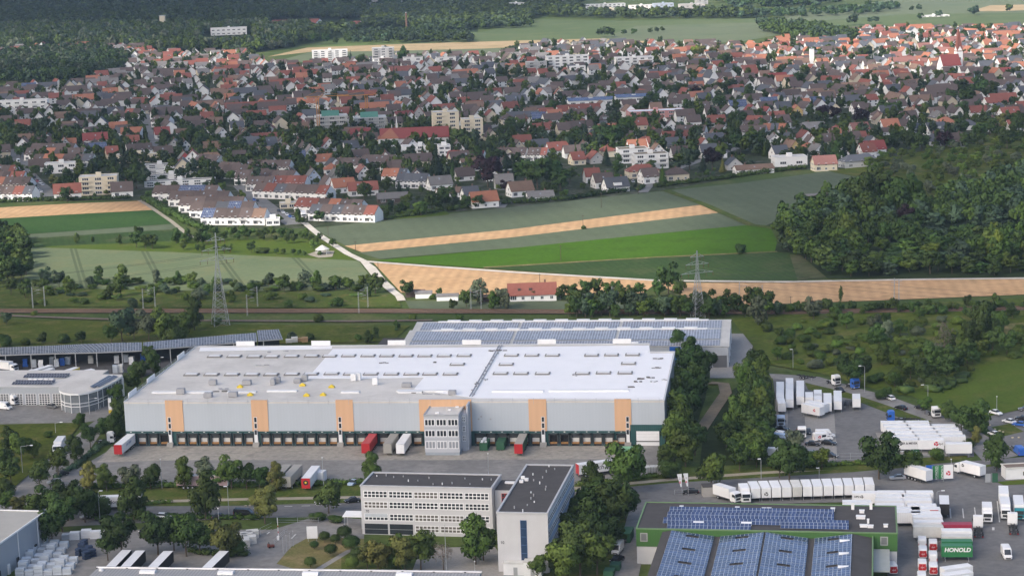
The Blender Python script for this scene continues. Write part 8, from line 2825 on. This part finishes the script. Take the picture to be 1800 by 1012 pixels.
# church with the red spire
q = G(1668,130)
s = SPX(q)
t = thing("church",(q[0], q[1],0), math.radians(14), "church with steep dark red nave roof and pointed red spire on a white tower", "church")
gabled(t,18,13,8.5,9.5, ROOFM['wine'], WALLM['white'], .5, .3, False)
tx = (1690 - 1672) / s + 3
th_ = 20
MB().box(tx - 3,3,0, tx + 3,9, th_).build("tower", WALLM['white'], t)
for k in range(4):
 a = k * math.pi / 2
MB().add([(tx - 3,3, th_),(tx + 3,3, th_),(tx,3, th_ + 5)], [(0,1,2)]).add([(tx - 3,9, th_),(tx - 3,3, th_),(tx - 3,6, th_ + 5)], [(0,1,2)]).add([(tx + 3,3, th_),(tx + 3,9, th_),(tx + 3,6, th_ + 5)], [(0,1,2)]).build("tower_gable", WALLM['white'], t)
MB().add([(tx - 3.1,2.9, th_),(tx + 3.1,2.9, th_),(tx + 3.1,9.1, th_),(tx - 3.1,9.1, th_),(tx,6,43)], [(0,1,4),(1,2,4),(2,3,4),(3,0,4)]).build("spire", ROOFM['red'], t)
MB().add([(tx - .9,2.95,12),(tx + .9,2.95,12),(tx + .9,2.95,14.5),(tx - .9,2.95,14.5)], [(0,1,2,3)]).build("belfry_opening", DARK, t)
MB().cyl((tx,6,42.8),(tx,6,45), .1, .1,5).build("cross", YELLOW, t)
OCC += [(q[0], q[1],14)]
# small church with white stepped gable
q = G(1249,150)
t = thing("chapel",(q[0], q[1],0), math.radians(110), "old white chapel with stepped gable and little bell turret", "chapel")
gabled(t,16,9,7,7, ROOFM['slate'], WALLM['white'], .1, .25, False)
MB().box(-8.3,-1.2,10,-7.0,1.2,17).add([(-8.6,-1.4,17),(-6.8,-1.4,17),(-6.8,1.4,17),(-8.6,1.4,17),(-7.7,0,20)], [(0,1,4),(1,2,4),(2,3,4),(3,0,4)]).build("bell_turret", WALLM['white'], t)
q = G(1427,116)
t = thing("white_tower",(q[0], q[1],0), .1, "plain white square tower among the village roofs", "tower")
MB().box(-2,-2,0,2,2,17).build("shaft", WALLM['white'], t)
MB().box(-2.2,-2.2,17,2.2,2.2,17.5).build("cap", STEEL, t)
q = G(1657,178)
t = thing("guesthouse",(q[0], q[1] + 6,0), .08, "large long brown-roofed building with a row of small dormers", "guesthouse")
gabled(t,25,16,5,7.5, ROOFM['brown'], WALLM['white'], .6, .3, True)
for k in range(6):
 MB().box(-9 + k * 3.4,-7.2,5.6,-7.4 + k * 3.4,-4.5,7.5).build("dormer", WALLM['wood'], t)
MB().box(-13,-14,0,13,-8.02,3.4).build("front_wing", WALLM['grey'], t)
face_windows(t,25,16,5,7.5, .08,5)
OCC += [(q[0] - 8, q[1] + 6,9),(q[0] + 8, q[1] + 6,9)]
for (xl, xr, yt, yb, lab, w_) in ((371,434,50,62, "white factory hall in the far forest", 'white'),(1030,1100,8,14, "long pale industrial hall on the horizon, west one", 'white'),(1108,1150,10,17, "pale industrial hall on the horizon, middle one", 'white'),(1150,1185,7,17, "greenish industrial hall on the horizon", 'blue'),(1196,1240,8,20, "pale works building on the horizon, east one", 'grey'),(1060,1090,16,22, "low pale shed by the horizon woods", 'cream'),(895,922,6,12, "small white hall in the far woods", 'white'),(458,508,13,17, "long low white hall in the far forest", 'white'),(580,614,4,9, "white hall at the top of the far forest", 'white'),(650,672,2,8, "small white works hall in the far woods", 'white'),
         (1225,1245,0,8, "grey tall works block on the horizon", 'grey'),(985,1005,0,10, "grey office tower on the horizon", 'grey'),(1440,1468,60,66, "white shed beside the far copse", 'white'),(1620,1670,28,30, "white polytunnel on the far fields", 'white')):
 flats(xl, xr, yt, yb,2, lab, w_,20, ROOF_PALE, bands=False, name="industrial_hall", cat="industrial hall")
for i,(xl, xr, y) in enumerate(((477,502,38),(520,556,40),(620,632,40),(655,668,36),(742,762,31),(777,790,31),(530,560,36))):
 terrace(xl, xr, y, [R_ if i % 2 == 0 else B_, R_], d=12)
field("quarry_yard", [(1030,24),(1100,14),(1250,14),(1290,24),(1180,26)], M_TAN2)
# distant masts
for i,(x, y, ty) in enumerate(((706,8,-4),(762,8,-4),(811,9,-4),(715,52,23))):
 q = G(x, y)
 h = (y - ty) / SPX(q)
 t = thing("chimney_stack",(q[0], q[1],0),0, ["thin white mast on the horizon, first from the left", "thin white mast on the horizon, second from the left", "thin white mast on the horizon, third from the left", "dark slim chimney in front of the far copse"][i], "mast")
 MB().cyl((0,0,0),(0,0, h),1.6,1.2,8).build("shaft", WHITE if i < 3 else CHIM, t)
 MB().cyl((0,0, h),(0,0, h + 1),1.4,1.4,8).build("cap", STEEL, t)
q = G(287,56)
t = thing("watch_tower",(q[0], q[1],0),0, "pale square tower rising out of the far forest", "tower")
MB().box(-4,-4,0,4,4,24).build("shaft", WALLM['cream'], t)
MB().box(-4.4,-4.4,24,4.4,4.4,25).build("cap", STEEL, t)

# ------------------------------------------------------------------ the rest of the village
# big trees one can pick out
R = "rising among the village houses"
for a in ((240,332,15, 'round', 'dark'),(97,332,9, 'round', 'yel'),(118,330,8, 'round', 'mid'),(133,325,9, 'cone', 'fir'),(150,336,9, 'round', 'dark'),(118,355,9, 'round', 'dark'),(62,310,8, 'round', 'dark'),(20,262,13, 'round', 'dark'),(15,240,14, 'round', 'dark'),(40,245,13, 'round', 'dark'),(36,278,9, 'round', 'mid'),(60,240,10, 'round', 'mid'),(120,240,9, 'round', 'mid'),(138,248,8, 'round', 'dark'),(168,222,10, 'round', 'dark'),(190,222,9, 'round', 'dark'),(192,300,9, 'round', 'dark'),(215,302,10, 'cone', 'fir'),(178,302,7, 'round', 'dark'),
   (335,252,14, 'round', 'dark'),(355,260,12, 'round', 'dark'),(378,262,11, 'round', 'dark'),(362,304,9, 'round', 'dark'),(388,316,10, 'cone', 'fir'),(405,322,8, 'round', 'mid'),(420,326,8, 'cone', 'fir'),(435,332,8, 'cone', 'fir'),(398,272,12, 'round', 'dark'),(425,266,10, 'round', 'blue'),(520,300,10, 'round', 'dark'),(558,266,9, 'round', 'dark'),(550,258,10, 'cone', 'fir'),(575,252,13, 'round', 'dark'),(592,256,14, 'round', 'dark'),(560,248,12, 'round', 'dark'),(520,244,11, 'round', 'fresh'),(505,218,10, 'round', 'dark'),(488,222,9, 'round', 'dark'),(440,216,9, 'round', 'mid'),(400,214,9, 'round', 'dark'),
   (606,320,14, 'cone', 'fir'),(614,290,14, 'tall', 'dark'),(640,350,10, 'round', 'dark'),(677,336,9, 'round', 'dark'),(702,338,8, 'cone', 'fir'),(768,312,23, 'cone', 'fir'),(736,292,8, 'round', 'yel'),(832,290,13, 'round', 'dark'),(858,330,20, 'round', 'red'),(905,318,15, 'column', 'fir'),(890,305,14, 'column', 'fir'),(922,322,15, 'round', 'mid'),(945,332,19, 'round', 'dark'),(968,328,17, 'round', 'dark'),(985,335,13, 'round', 'dark'),(1002,322,10, 'round', 'dark'),(962,345,9, 'round', 'dark'),(890,340,8, 'round', 'red'),(796,318,12, 'column', 'dark'),(808,260,14, 'round', 'dark'),
   (760,372,12, 'round', 'dark'),(785,368,13, 'round', 'dark'),(800,362,12, 'cone', 'fir'),(740,380,9, 'round', 'mid'),(716,364,8, 'round', 'mid'),(700,378,7, 'round', 'dark'),(680,384,8, 'round', 'dark'),(620,386,9, 'round', 'dark'),(655,380,6, 'round', 'dark'),(842,366,8, 'round', 'dark'),(818,366,8, 'round', 'dark'),(872,358,8, 'round', 'dark'),(560,392,7, 'round', 'dark'),(524,392,8, 'tall', 'dark'),
   (1030,245,14, 'cone', 'fir'),(1045,262,16, 'cone', 'fir'),(1060,258,16, 'round', 'dark'),(1075,262,17, 'round', 'dark'),(1090,258,15, 'round', 'dark'),(1010,262,13, 'round', 'dark'),(1105,240,15, 'round', 'mid'),(1078,275,13, 'tall', 'dark'),(1066,292,14, 'cone', 'fir'),(1086,305,12, 'tall', 'dark'),(1165,323,12, 'cone', 'mid'),(1150,318,11, 'column', 'fir'),(1190,290,12, 'cone', 'fir'),(1212,300,15, 'round', 'blue'),(1236,304,13, 'cone', 'fir'),(1252,300,14, 'round', 'red'),(1270,304,10, 'cone', 'yel'),(1288,252,12, 'round', 'dark'),(1225,250,12, 'round', 'dark'),(1322,268,15, 'round', 'mid'),(1302,270,14, 'round', 'dark'),(1290,235,16, 'tall', 'dark'),(1345,276,12, 'cone', 'mid'),
   (1445,284,14, 'cone', 'fir'),(1458,286,15, 'cone', 'fir'),(1472,290,15, 'tall', 'dark'),(1484,288,15, 'cone', 'fir'),(1500,286,15, 'cone', 'fir'),(1512,272,13, 'cone', 'dark'),(1442,246,13, 'cone', 'blue'),(1468,212,11, 'round', 'red'),(1512,222,14, 'round', 'red'),(1425,205,12, 'cone', 'fir'),(1448,208,11, 'round', 'red'),(1560,262,10, 'round', 'dark'),(1580,256,11, 'round', 'dark'),(1600,262,12, 'round', 'dark'),(1555,206,13, 'round', 'dark'),(1575,205,12, 'round', 'dark'),(1597,190,11, 'cone', 'fir'),(1605,236,13, 'tall', 'dark'),(1620,266,12, 'round', 'dark'),(1660,262,12, 'round', 'red'),
   (1700,190,16, 'round', 'dark'),(1720,172,17, 'round', 'dark'),(1740,176,16, 'round', 'dark'),(1688,170,15, 'round', 'dark'),(1672,182,12, 'round', 'dark'),(1690,206,12, 'round', 'dark'),(1650,142,11, 'round', 'mid'),(1760,232,13, 'round', 'yel'),(1740,240,13, 'round', 'dark'),(1790,240,14, 'round', 'dark'),(1720,250,13, 'round', 'dark'),(1785,140,12, 'round', 'yel'),(1780,128,10, 'round', 'red'),(1690,238,11, 'round', 'dark'),(1700,262,12, 'round', 'dark'),(1770,262,14, 'round', 'dark'),
   (1130,195,12, 'round', 'dark'),(1145,188,13, 'round', 'dark'),(1225,178,13, 'round', 'red'),(1200,168,12, 'round', 'dark'),(1160,172,13, 'round', 'dark'),(1180,172,12, 'round', 'dark'),(1260,168,12, 'round', 'dark'),(1275,168,13, 'round', 'dark'),(1265,196,13, 'round', 'dark'),(1212,200,12, 'round', 'mid'),(1300,222,12, 'round', 'dark'),(1345,148,10, 'round', 'dark'),(1405,150,12, 'round', 'dark'),(1272,120,16, 'round', 'mid'),(1235,102,14, 'round', 'yel'),(1256,104,14, 'round', 'yel'),(1225,100,13, 'round', 'fresh'),(1405,100,14, 'cone', 'fir'),(1520,105,13, 'round', 'dark'),
   (680,112,20, 'tall', 'dark'),(708,112,20, 'tall', 'dark'),(617,114,16, 'cone', 'fir'),(636,116,14, 'round', 'dark'),(690,145,10, 'round', 'blue'),(780,172,12, 'round', 'dark'),(785,136,11, 'round', 'mid'),(955,128,14, 'round', 'dark'),(985,118,12, 'round', 'mid'),(920,125,11, 'round', 'dark'),(970,200,12, 'round', 'mid'),(950,190,10, 'round', 'mid'),(915,230,10, 'round', 'mid'),(895,232,11, 'round', 'dark'),(730,232,9, 'round', 'mid'),(715,224,9, 'round', 'mid'),(640,236,9, 'cone', 'fir'),(660,230,11, 'round', 'dark'),(690,264,8, 'round', 'mid'),(655,268,8, 'round', 'mid'),(676,266,8, 'round', 'dark')):
 plant(a[0], a[1], a[2], a[2] * {'round': 1.0, 'tall': .65, 'cone': .5, 'column': .28}[a[3]], a[3], a[4], R, 'mid', name=None if a[3] != 'round' and a[3] != 'tall' else "garden_tree")

for pix, w in STREETS:
 for (xa, ya),(xb, yb) in zip(pix[:-1], pix[1:]):
  a, b_ = G(xa, ya), G(xb, yb)
  for k in range(int(np.linalg.norm(b_ - a) / 7) + 1):
   p = a + (b_ - a) * k * 7 / max(7, np.linalg.norm(b_ - a))
   OCC.append((p[0], p[1], w * .42))
# streets of houses filled in between, nearest first
NOHOUSE = [[(0,104),(100,90),(225,106),(222,124),(110,148),(0,150)], [(686,252),(700,262),(760,262),(700,272)]]
cells = []
yy = 1180.0
row = 0
while yy < 3000:
 step = 21.0
 xx = -900 + (row % 2) * 9
 while xx < 900:
  q = (xx + rng.uniform(-3,3), yy + rng.uniform(-4,4))
  pxy = P((q[0], q[1],4))
  if -30 < pxy[0] < 1830 and inside(VILLAGE, *pxy) and not any(inside(p, *pxy) for p in NOHOUSE) and pxy[1] < (312 if 300 < pxy[0] < 900 else 290 if pxy[0] < 300 else 268 if pxy[0] < 1560 else 230):
   cells.append((q[0], q[1], pxy[0], pxy[1]))
  xx += step * rng.uniform(.85,1.15)
 yy += 23.0 + (7 if row % 3 == 0 else 0)
 row += 1


def pick_roof(px, py):
 r = rng.random()
 if px > 1300 and py < 112:
  return 'orange' if r < .28 else 'red' if r < .42 else 'pink' if r < .62 else 'brown' if r < .84 else 'slate'
 if px < 420 and py < 150:
  return 'red' if r < .3 else 'brown' if r < .68 else 'grey' if r < .94 else 'orange'
 if 560 < px < 1100 and py < 170:
  return 'brown' if r < .48 else 'red' if r < .64 else 'orange' if r < .72 else 'slate' if r < .86 else 'grey'
 return 'brown' if r < .55 else 'red' if r < .7 else 'slate' if r < .82 else 'tan' if r < .94 else 'orange'


n_house = sum(1 for h_ in HOUSES if h_[4] == "house")
rest = []
fill = [c for c in cells if free(c[0], c[1],5.2)]
fill.sort(key=lambda c: c[1])
keepn = []
for c in fill:
 if c[3] > 205 and rng.random() < .3:
  continue
 if rng.random() < .2:
  continue
 if not free(c[0], c[1],5.4):
  continue
 keepn.append(c)
 if n_house < 298:
  s = SPX((c[0], c[1],5))
  typ = ['e', 'e', 'g', 'g', 'h'][rng.integers(5)]
  house(c[2], c[3] - 2, rng.uniform(10,15) * s, typ, pick_roof(c[2], c[3]), ['white', 'white', 'white', 'white', 'cream'][rng.integers(5)], int(rng.integers(0,2)), parts=c[3] > 190)
  n_house += 1
 else:
  rest.append(c)
  OCC.append((c[0], c[1],6.5))
# beyond about three hundred: the farther houses as one mass
mb = MB()
RK = ['brown', 'red', 'orange', 'slate', 'tan', 'grey', 'pink']
WK = ['white', 'cream', 'grey']
for (x, y, px, py) in rest:
 w, d, h, rh = (rng.uniform(18,28) if rng.random() < .14 else rng.uniform(9,15)), rng.uniform(8.5,10), rng.uniform(4,5.6), rng.uniform(4,5)
 yaw = math.radians(13 + rng.uniform(-8,10) + (90 if rng.random() < .45 else 0))
 c, s = math.cos(yaw), math.sin(yaw)
 tr = lambda p: (x + c * p[0] - s * p[1], y + s * p[0] + c * p[1], p[2])
 ri = RK.index(pick_roof(px, py))
 wi = len(RK) + int(rng.choice([0,0,0,0,0,1]))
 o = .4
 W2, D2 = w / 2, d / 2
 mb.add([tr(p) for p in ((-W2,-D2,0),(W2,-D2,0),(W2, D2,0),(-W2, D2,0),(-W2,-D2, h),(W2,-D2, h),(W2, D2, h),(-W2, D2, h),(-W2,0, h + rh),(W2,0, h + rh))],
   [(0,1,5,4),(1,2,6,9,5),(2,3,7,6),(3,0,4,8,7)], wi)
 mb.add([tr(p) for p in ((-W2 - o,-D2 - o, h - .3),(W2 + o,-D2 - o, h - .3),(W2 + o,0, h + rh + .15),(-W2 - o,0, h + rh + .15),(W2 + o, D2 + o, h - .3),(-W2 - o, D2 + o, h - .3))],
   [(0,1,2,3),(3,2,4,5)], ri)
 for k in range(2):
  xx = -W2 + w * (k + .5) / 2
  for zz in (1.2,3.6):
   mb.add([tr(p) for p in ((xx - .7,-D2 - .06, zz),(xx + .7,-D2 - .06, zz),(xx + .7,-D2 - .06, zz + 1.3),(xx - .7,-D2 - .06, zz + 1.3))], [(0,1,2,3)], len(RK) + len(WK))
o = mb.build("far_houses", [ROOFM[k] for k in RK] + [WALLM[k] for k in WK] + [GLASS])
tag(o, None, None, None, 'stuff')

# gardens: the nearer trees one by one, the rest as greenery
gard = []
for q in scatter([(-20,346),(-20,250),(1180,250),(1560,235),(1800,215),(1800,232),(1560,280),(1460,294),(1240,318),(1000,350),(870,362),(740,374),(560,396),(480,398),(350,396),(300,370),(240,348)],9.0, keep=0.34):
 gard.append(q)
for (x, y, px, py) in cells:
 for k in range(3 if py > 200 else 2):
  q = (x + rng.uniform(-11,11), y + rng.uniform(-11,11))
  if free(q[0], q[1],1.0):
   gard.append(q)
gard.sort(key=lambda q: q[1])
n_g = sum(1 for r in PLANTS if r[0].name.startswith("garden_tree"))
used = 0
far_g = []
R = "in the village gardens"
for q in gard:
 pp = P((q[0], q[1],0))
 if not free(q[0], q[1], .8):
  continue
 if n_g + used < 298:
  hgt = rng.uniform(4,9) if pp[1] < 250 else rng.uniform(2.0,5.5)
  plant_at(q[0], q[1], hgt, hgt * rng.uniform(.8,1.1), 'round', ['dark', 'mid', 'mid', 'mid', 'fresh', 'blue'][rng.integers(6)], R, 'mid', name="garden_tree")
  used += 1
 else:
  far_g.append(q)
  OCC.append((q[0], q[1],2.0))
mass("garden_greenery", far_g,(5,12),(5,10), ['round', 'round', 'tall', 'round', 'cone'], ['dark', 'mid', 'blue', 'dark', 'fresh'],150,0.11)
mass("shrub_greenery", [(x + rng.uniform(-10,10), y + rng.uniform(-10,10)) for (x, y, px, py) in cells if rng.random() < .8],(1.2,2.6),(3,6), ['shrub'], ['dark', 'mid', 'fresh'],70,0.16)
# cars in the village streets
n = 0
for i,(x, y, col) in enumerate(((66,320, 'red'),(71,323, 'white'),(75,326, 'white'),(61,314, 'black'),(62,331, 'white'),(67,335, 'white'),(72,338, 'white'),(42,302, 'silver'),(250,213, 'silver'),(251,220, 'white'),(252,228, 'silver'),(253,233, 'white'),(254,240, 'white'),(490,373, 'black'),(498,375, 'white'),(505,379, 'white'),(510,382, 'blue'),(515,385, 'silver'),(471,376, 'black'),(476,381, 'black'),(487,386, 'black'),(447,353, 'blue'),(453,355, 'black'),(1113,321, 'silver'))):
 vehicle('car',(x + 3, y + 4),(x - 3, y - 4), "%s car parked in the village street, %s from the left" % ({'white': "white", 'black': "black", 'silver': "silver", 'red': "red", 'blue': "blue"}[col], ordw(i + 1)), at='mid', col=col)
vehicle('van',(34,290),(31,284), "white motor home parked in the western village street", at='mid', col='white', L=6.2, H_=2.9)
vehicle('rigid',(536,388),(532,380), "white box truck on the farm track at the village edge", at='mid', col='white', box='white', L=7.5)

BANDS = [(330, "beside the fields"),(290, "in the front streets"),(250, "in the second streets"),(210, "in the middle streets"),(175, "in the upper streets"),(140, "in the far streets"),(-99, "at the far edge")]
SECT = [(330, "near the west terraces"),(600, "near the middle terraces"),(900, "near the parish hall"),(1250, "near the modern flats"),(1560, "near the pink terrace"),(9999, "near the church")]
by = {}
for rec in HOUSES:
 band = next(w for y0, w in BANDS if rec[3] >= y0)
 sec = next(w for x1, w in SECT if rec[2] < x1)
 by.setdefault((rec[1], band, sec, rec[4]), []).append(rec)
for (desc, band, sec, cat), rows in by.items():
 rows.sort(key=lambda r: r[2])
 for i, r in enumerate(rows):
  lab = "%s %s %s" % (desc, band, sec) + (", %s from left" % ordw(i + 1) if len(rows) > 1 else "")
  tag(r[0], lab, cat, "village %ss" % cat)
label_plants()

# ------------------------------------------------------------------ haze
HAZE_D = 0.00004
hb = MB().box(-5200,-420,-1.0,5200,9500, CAM_H + 6.0)
hz = hb.build("haze", [])
hm = bpy.data.materials.new("haze")
hm.use_nodes = True
hn = hm.node_tree
for n_ in list(hn.nodes):
 if n_.type != 'OUTPUT_MATERIAL':
  hn.nodes.remove(n_)
pvn = hn.nodes.new("ShaderNodeVolumePrincipled")
pvn.inputs["Color"].default_value = (0.5,0.7,0.95,1)
pvn.inputs["Density"].default_value = HAZE_D
hn.links.new(pvn.outputs[0], hn.nodes["Material Output"].inputs["Volume"])
hz.data.materials.append(hm)
tag(hz, None, None, None, 'stuff')

# ------------------------------------------------------------------ unseen clouds over and behind the camera, added to shade around the middle fields
SHADE_ZONES = [[(-500,1150),(2300,1150),(2300,510),(1500,508),(1250,530),(1080,548),(720,552),(420,530),(-500,515)],
   [(1190,328),(1500,300),(2300,240),(2300,488),(1420,488),(1372,440),(1345,396)],
   [(-500,350),(250,346),(480,396),(600,385),(900,356),(1190,326),(1500,296),(2300,250),(2300,140),(1400,132),(1150,104),(600,122),(-500,132)],
   [(-900,84),(440,84),(640,40),(1000,30),(1000,-50),(-900,-50)]]
CL_H = 950.0
off = SUN_TO * (CL_H / SUN_TO.z)
cm = mat("cloud_white",(0.85,0.85,0.86),1.0,0.02,0.01)
su, sv = 10,6
for poly, spc in zip(SHADE_ZONES,(46,40,75,150)):
 mb = MB()
 for x, y in scatter(poly, spc, .3, .96):
  r = spc * rng.uniform(.62, .95)
  zc = CL_H + rng.uniform(-15,15)
  vs = []
  for j in range(1, sv):
   t_ = math.pi * j / sv
   for i in range(su):
    a = 2 * math.pi * i / su
    k = rng.uniform(.85,1.12)
    vs.append((x + off.x + r * k * math.sin(t_) * math.cos(a), y + off.y + r * k * math.sin(t_) * math.sin(a), zc + r * .45 * math.cos(t_)))
  fs = [(j * su + i,(j + 1) * su + i,(j + 1) * su + (i + 1) % su, j * su + (i + 1) % su) for j in range(sv - 2) for i in range(su)]
  fs += [tuple(range(su))[::-1], tuple(range((sv - 2) * su,(sv - 1) * su))]
  mb.add(vs, fs)
 tag(mb.build("shade_cloud", cm, None, True), None, None, None, 'stuff')
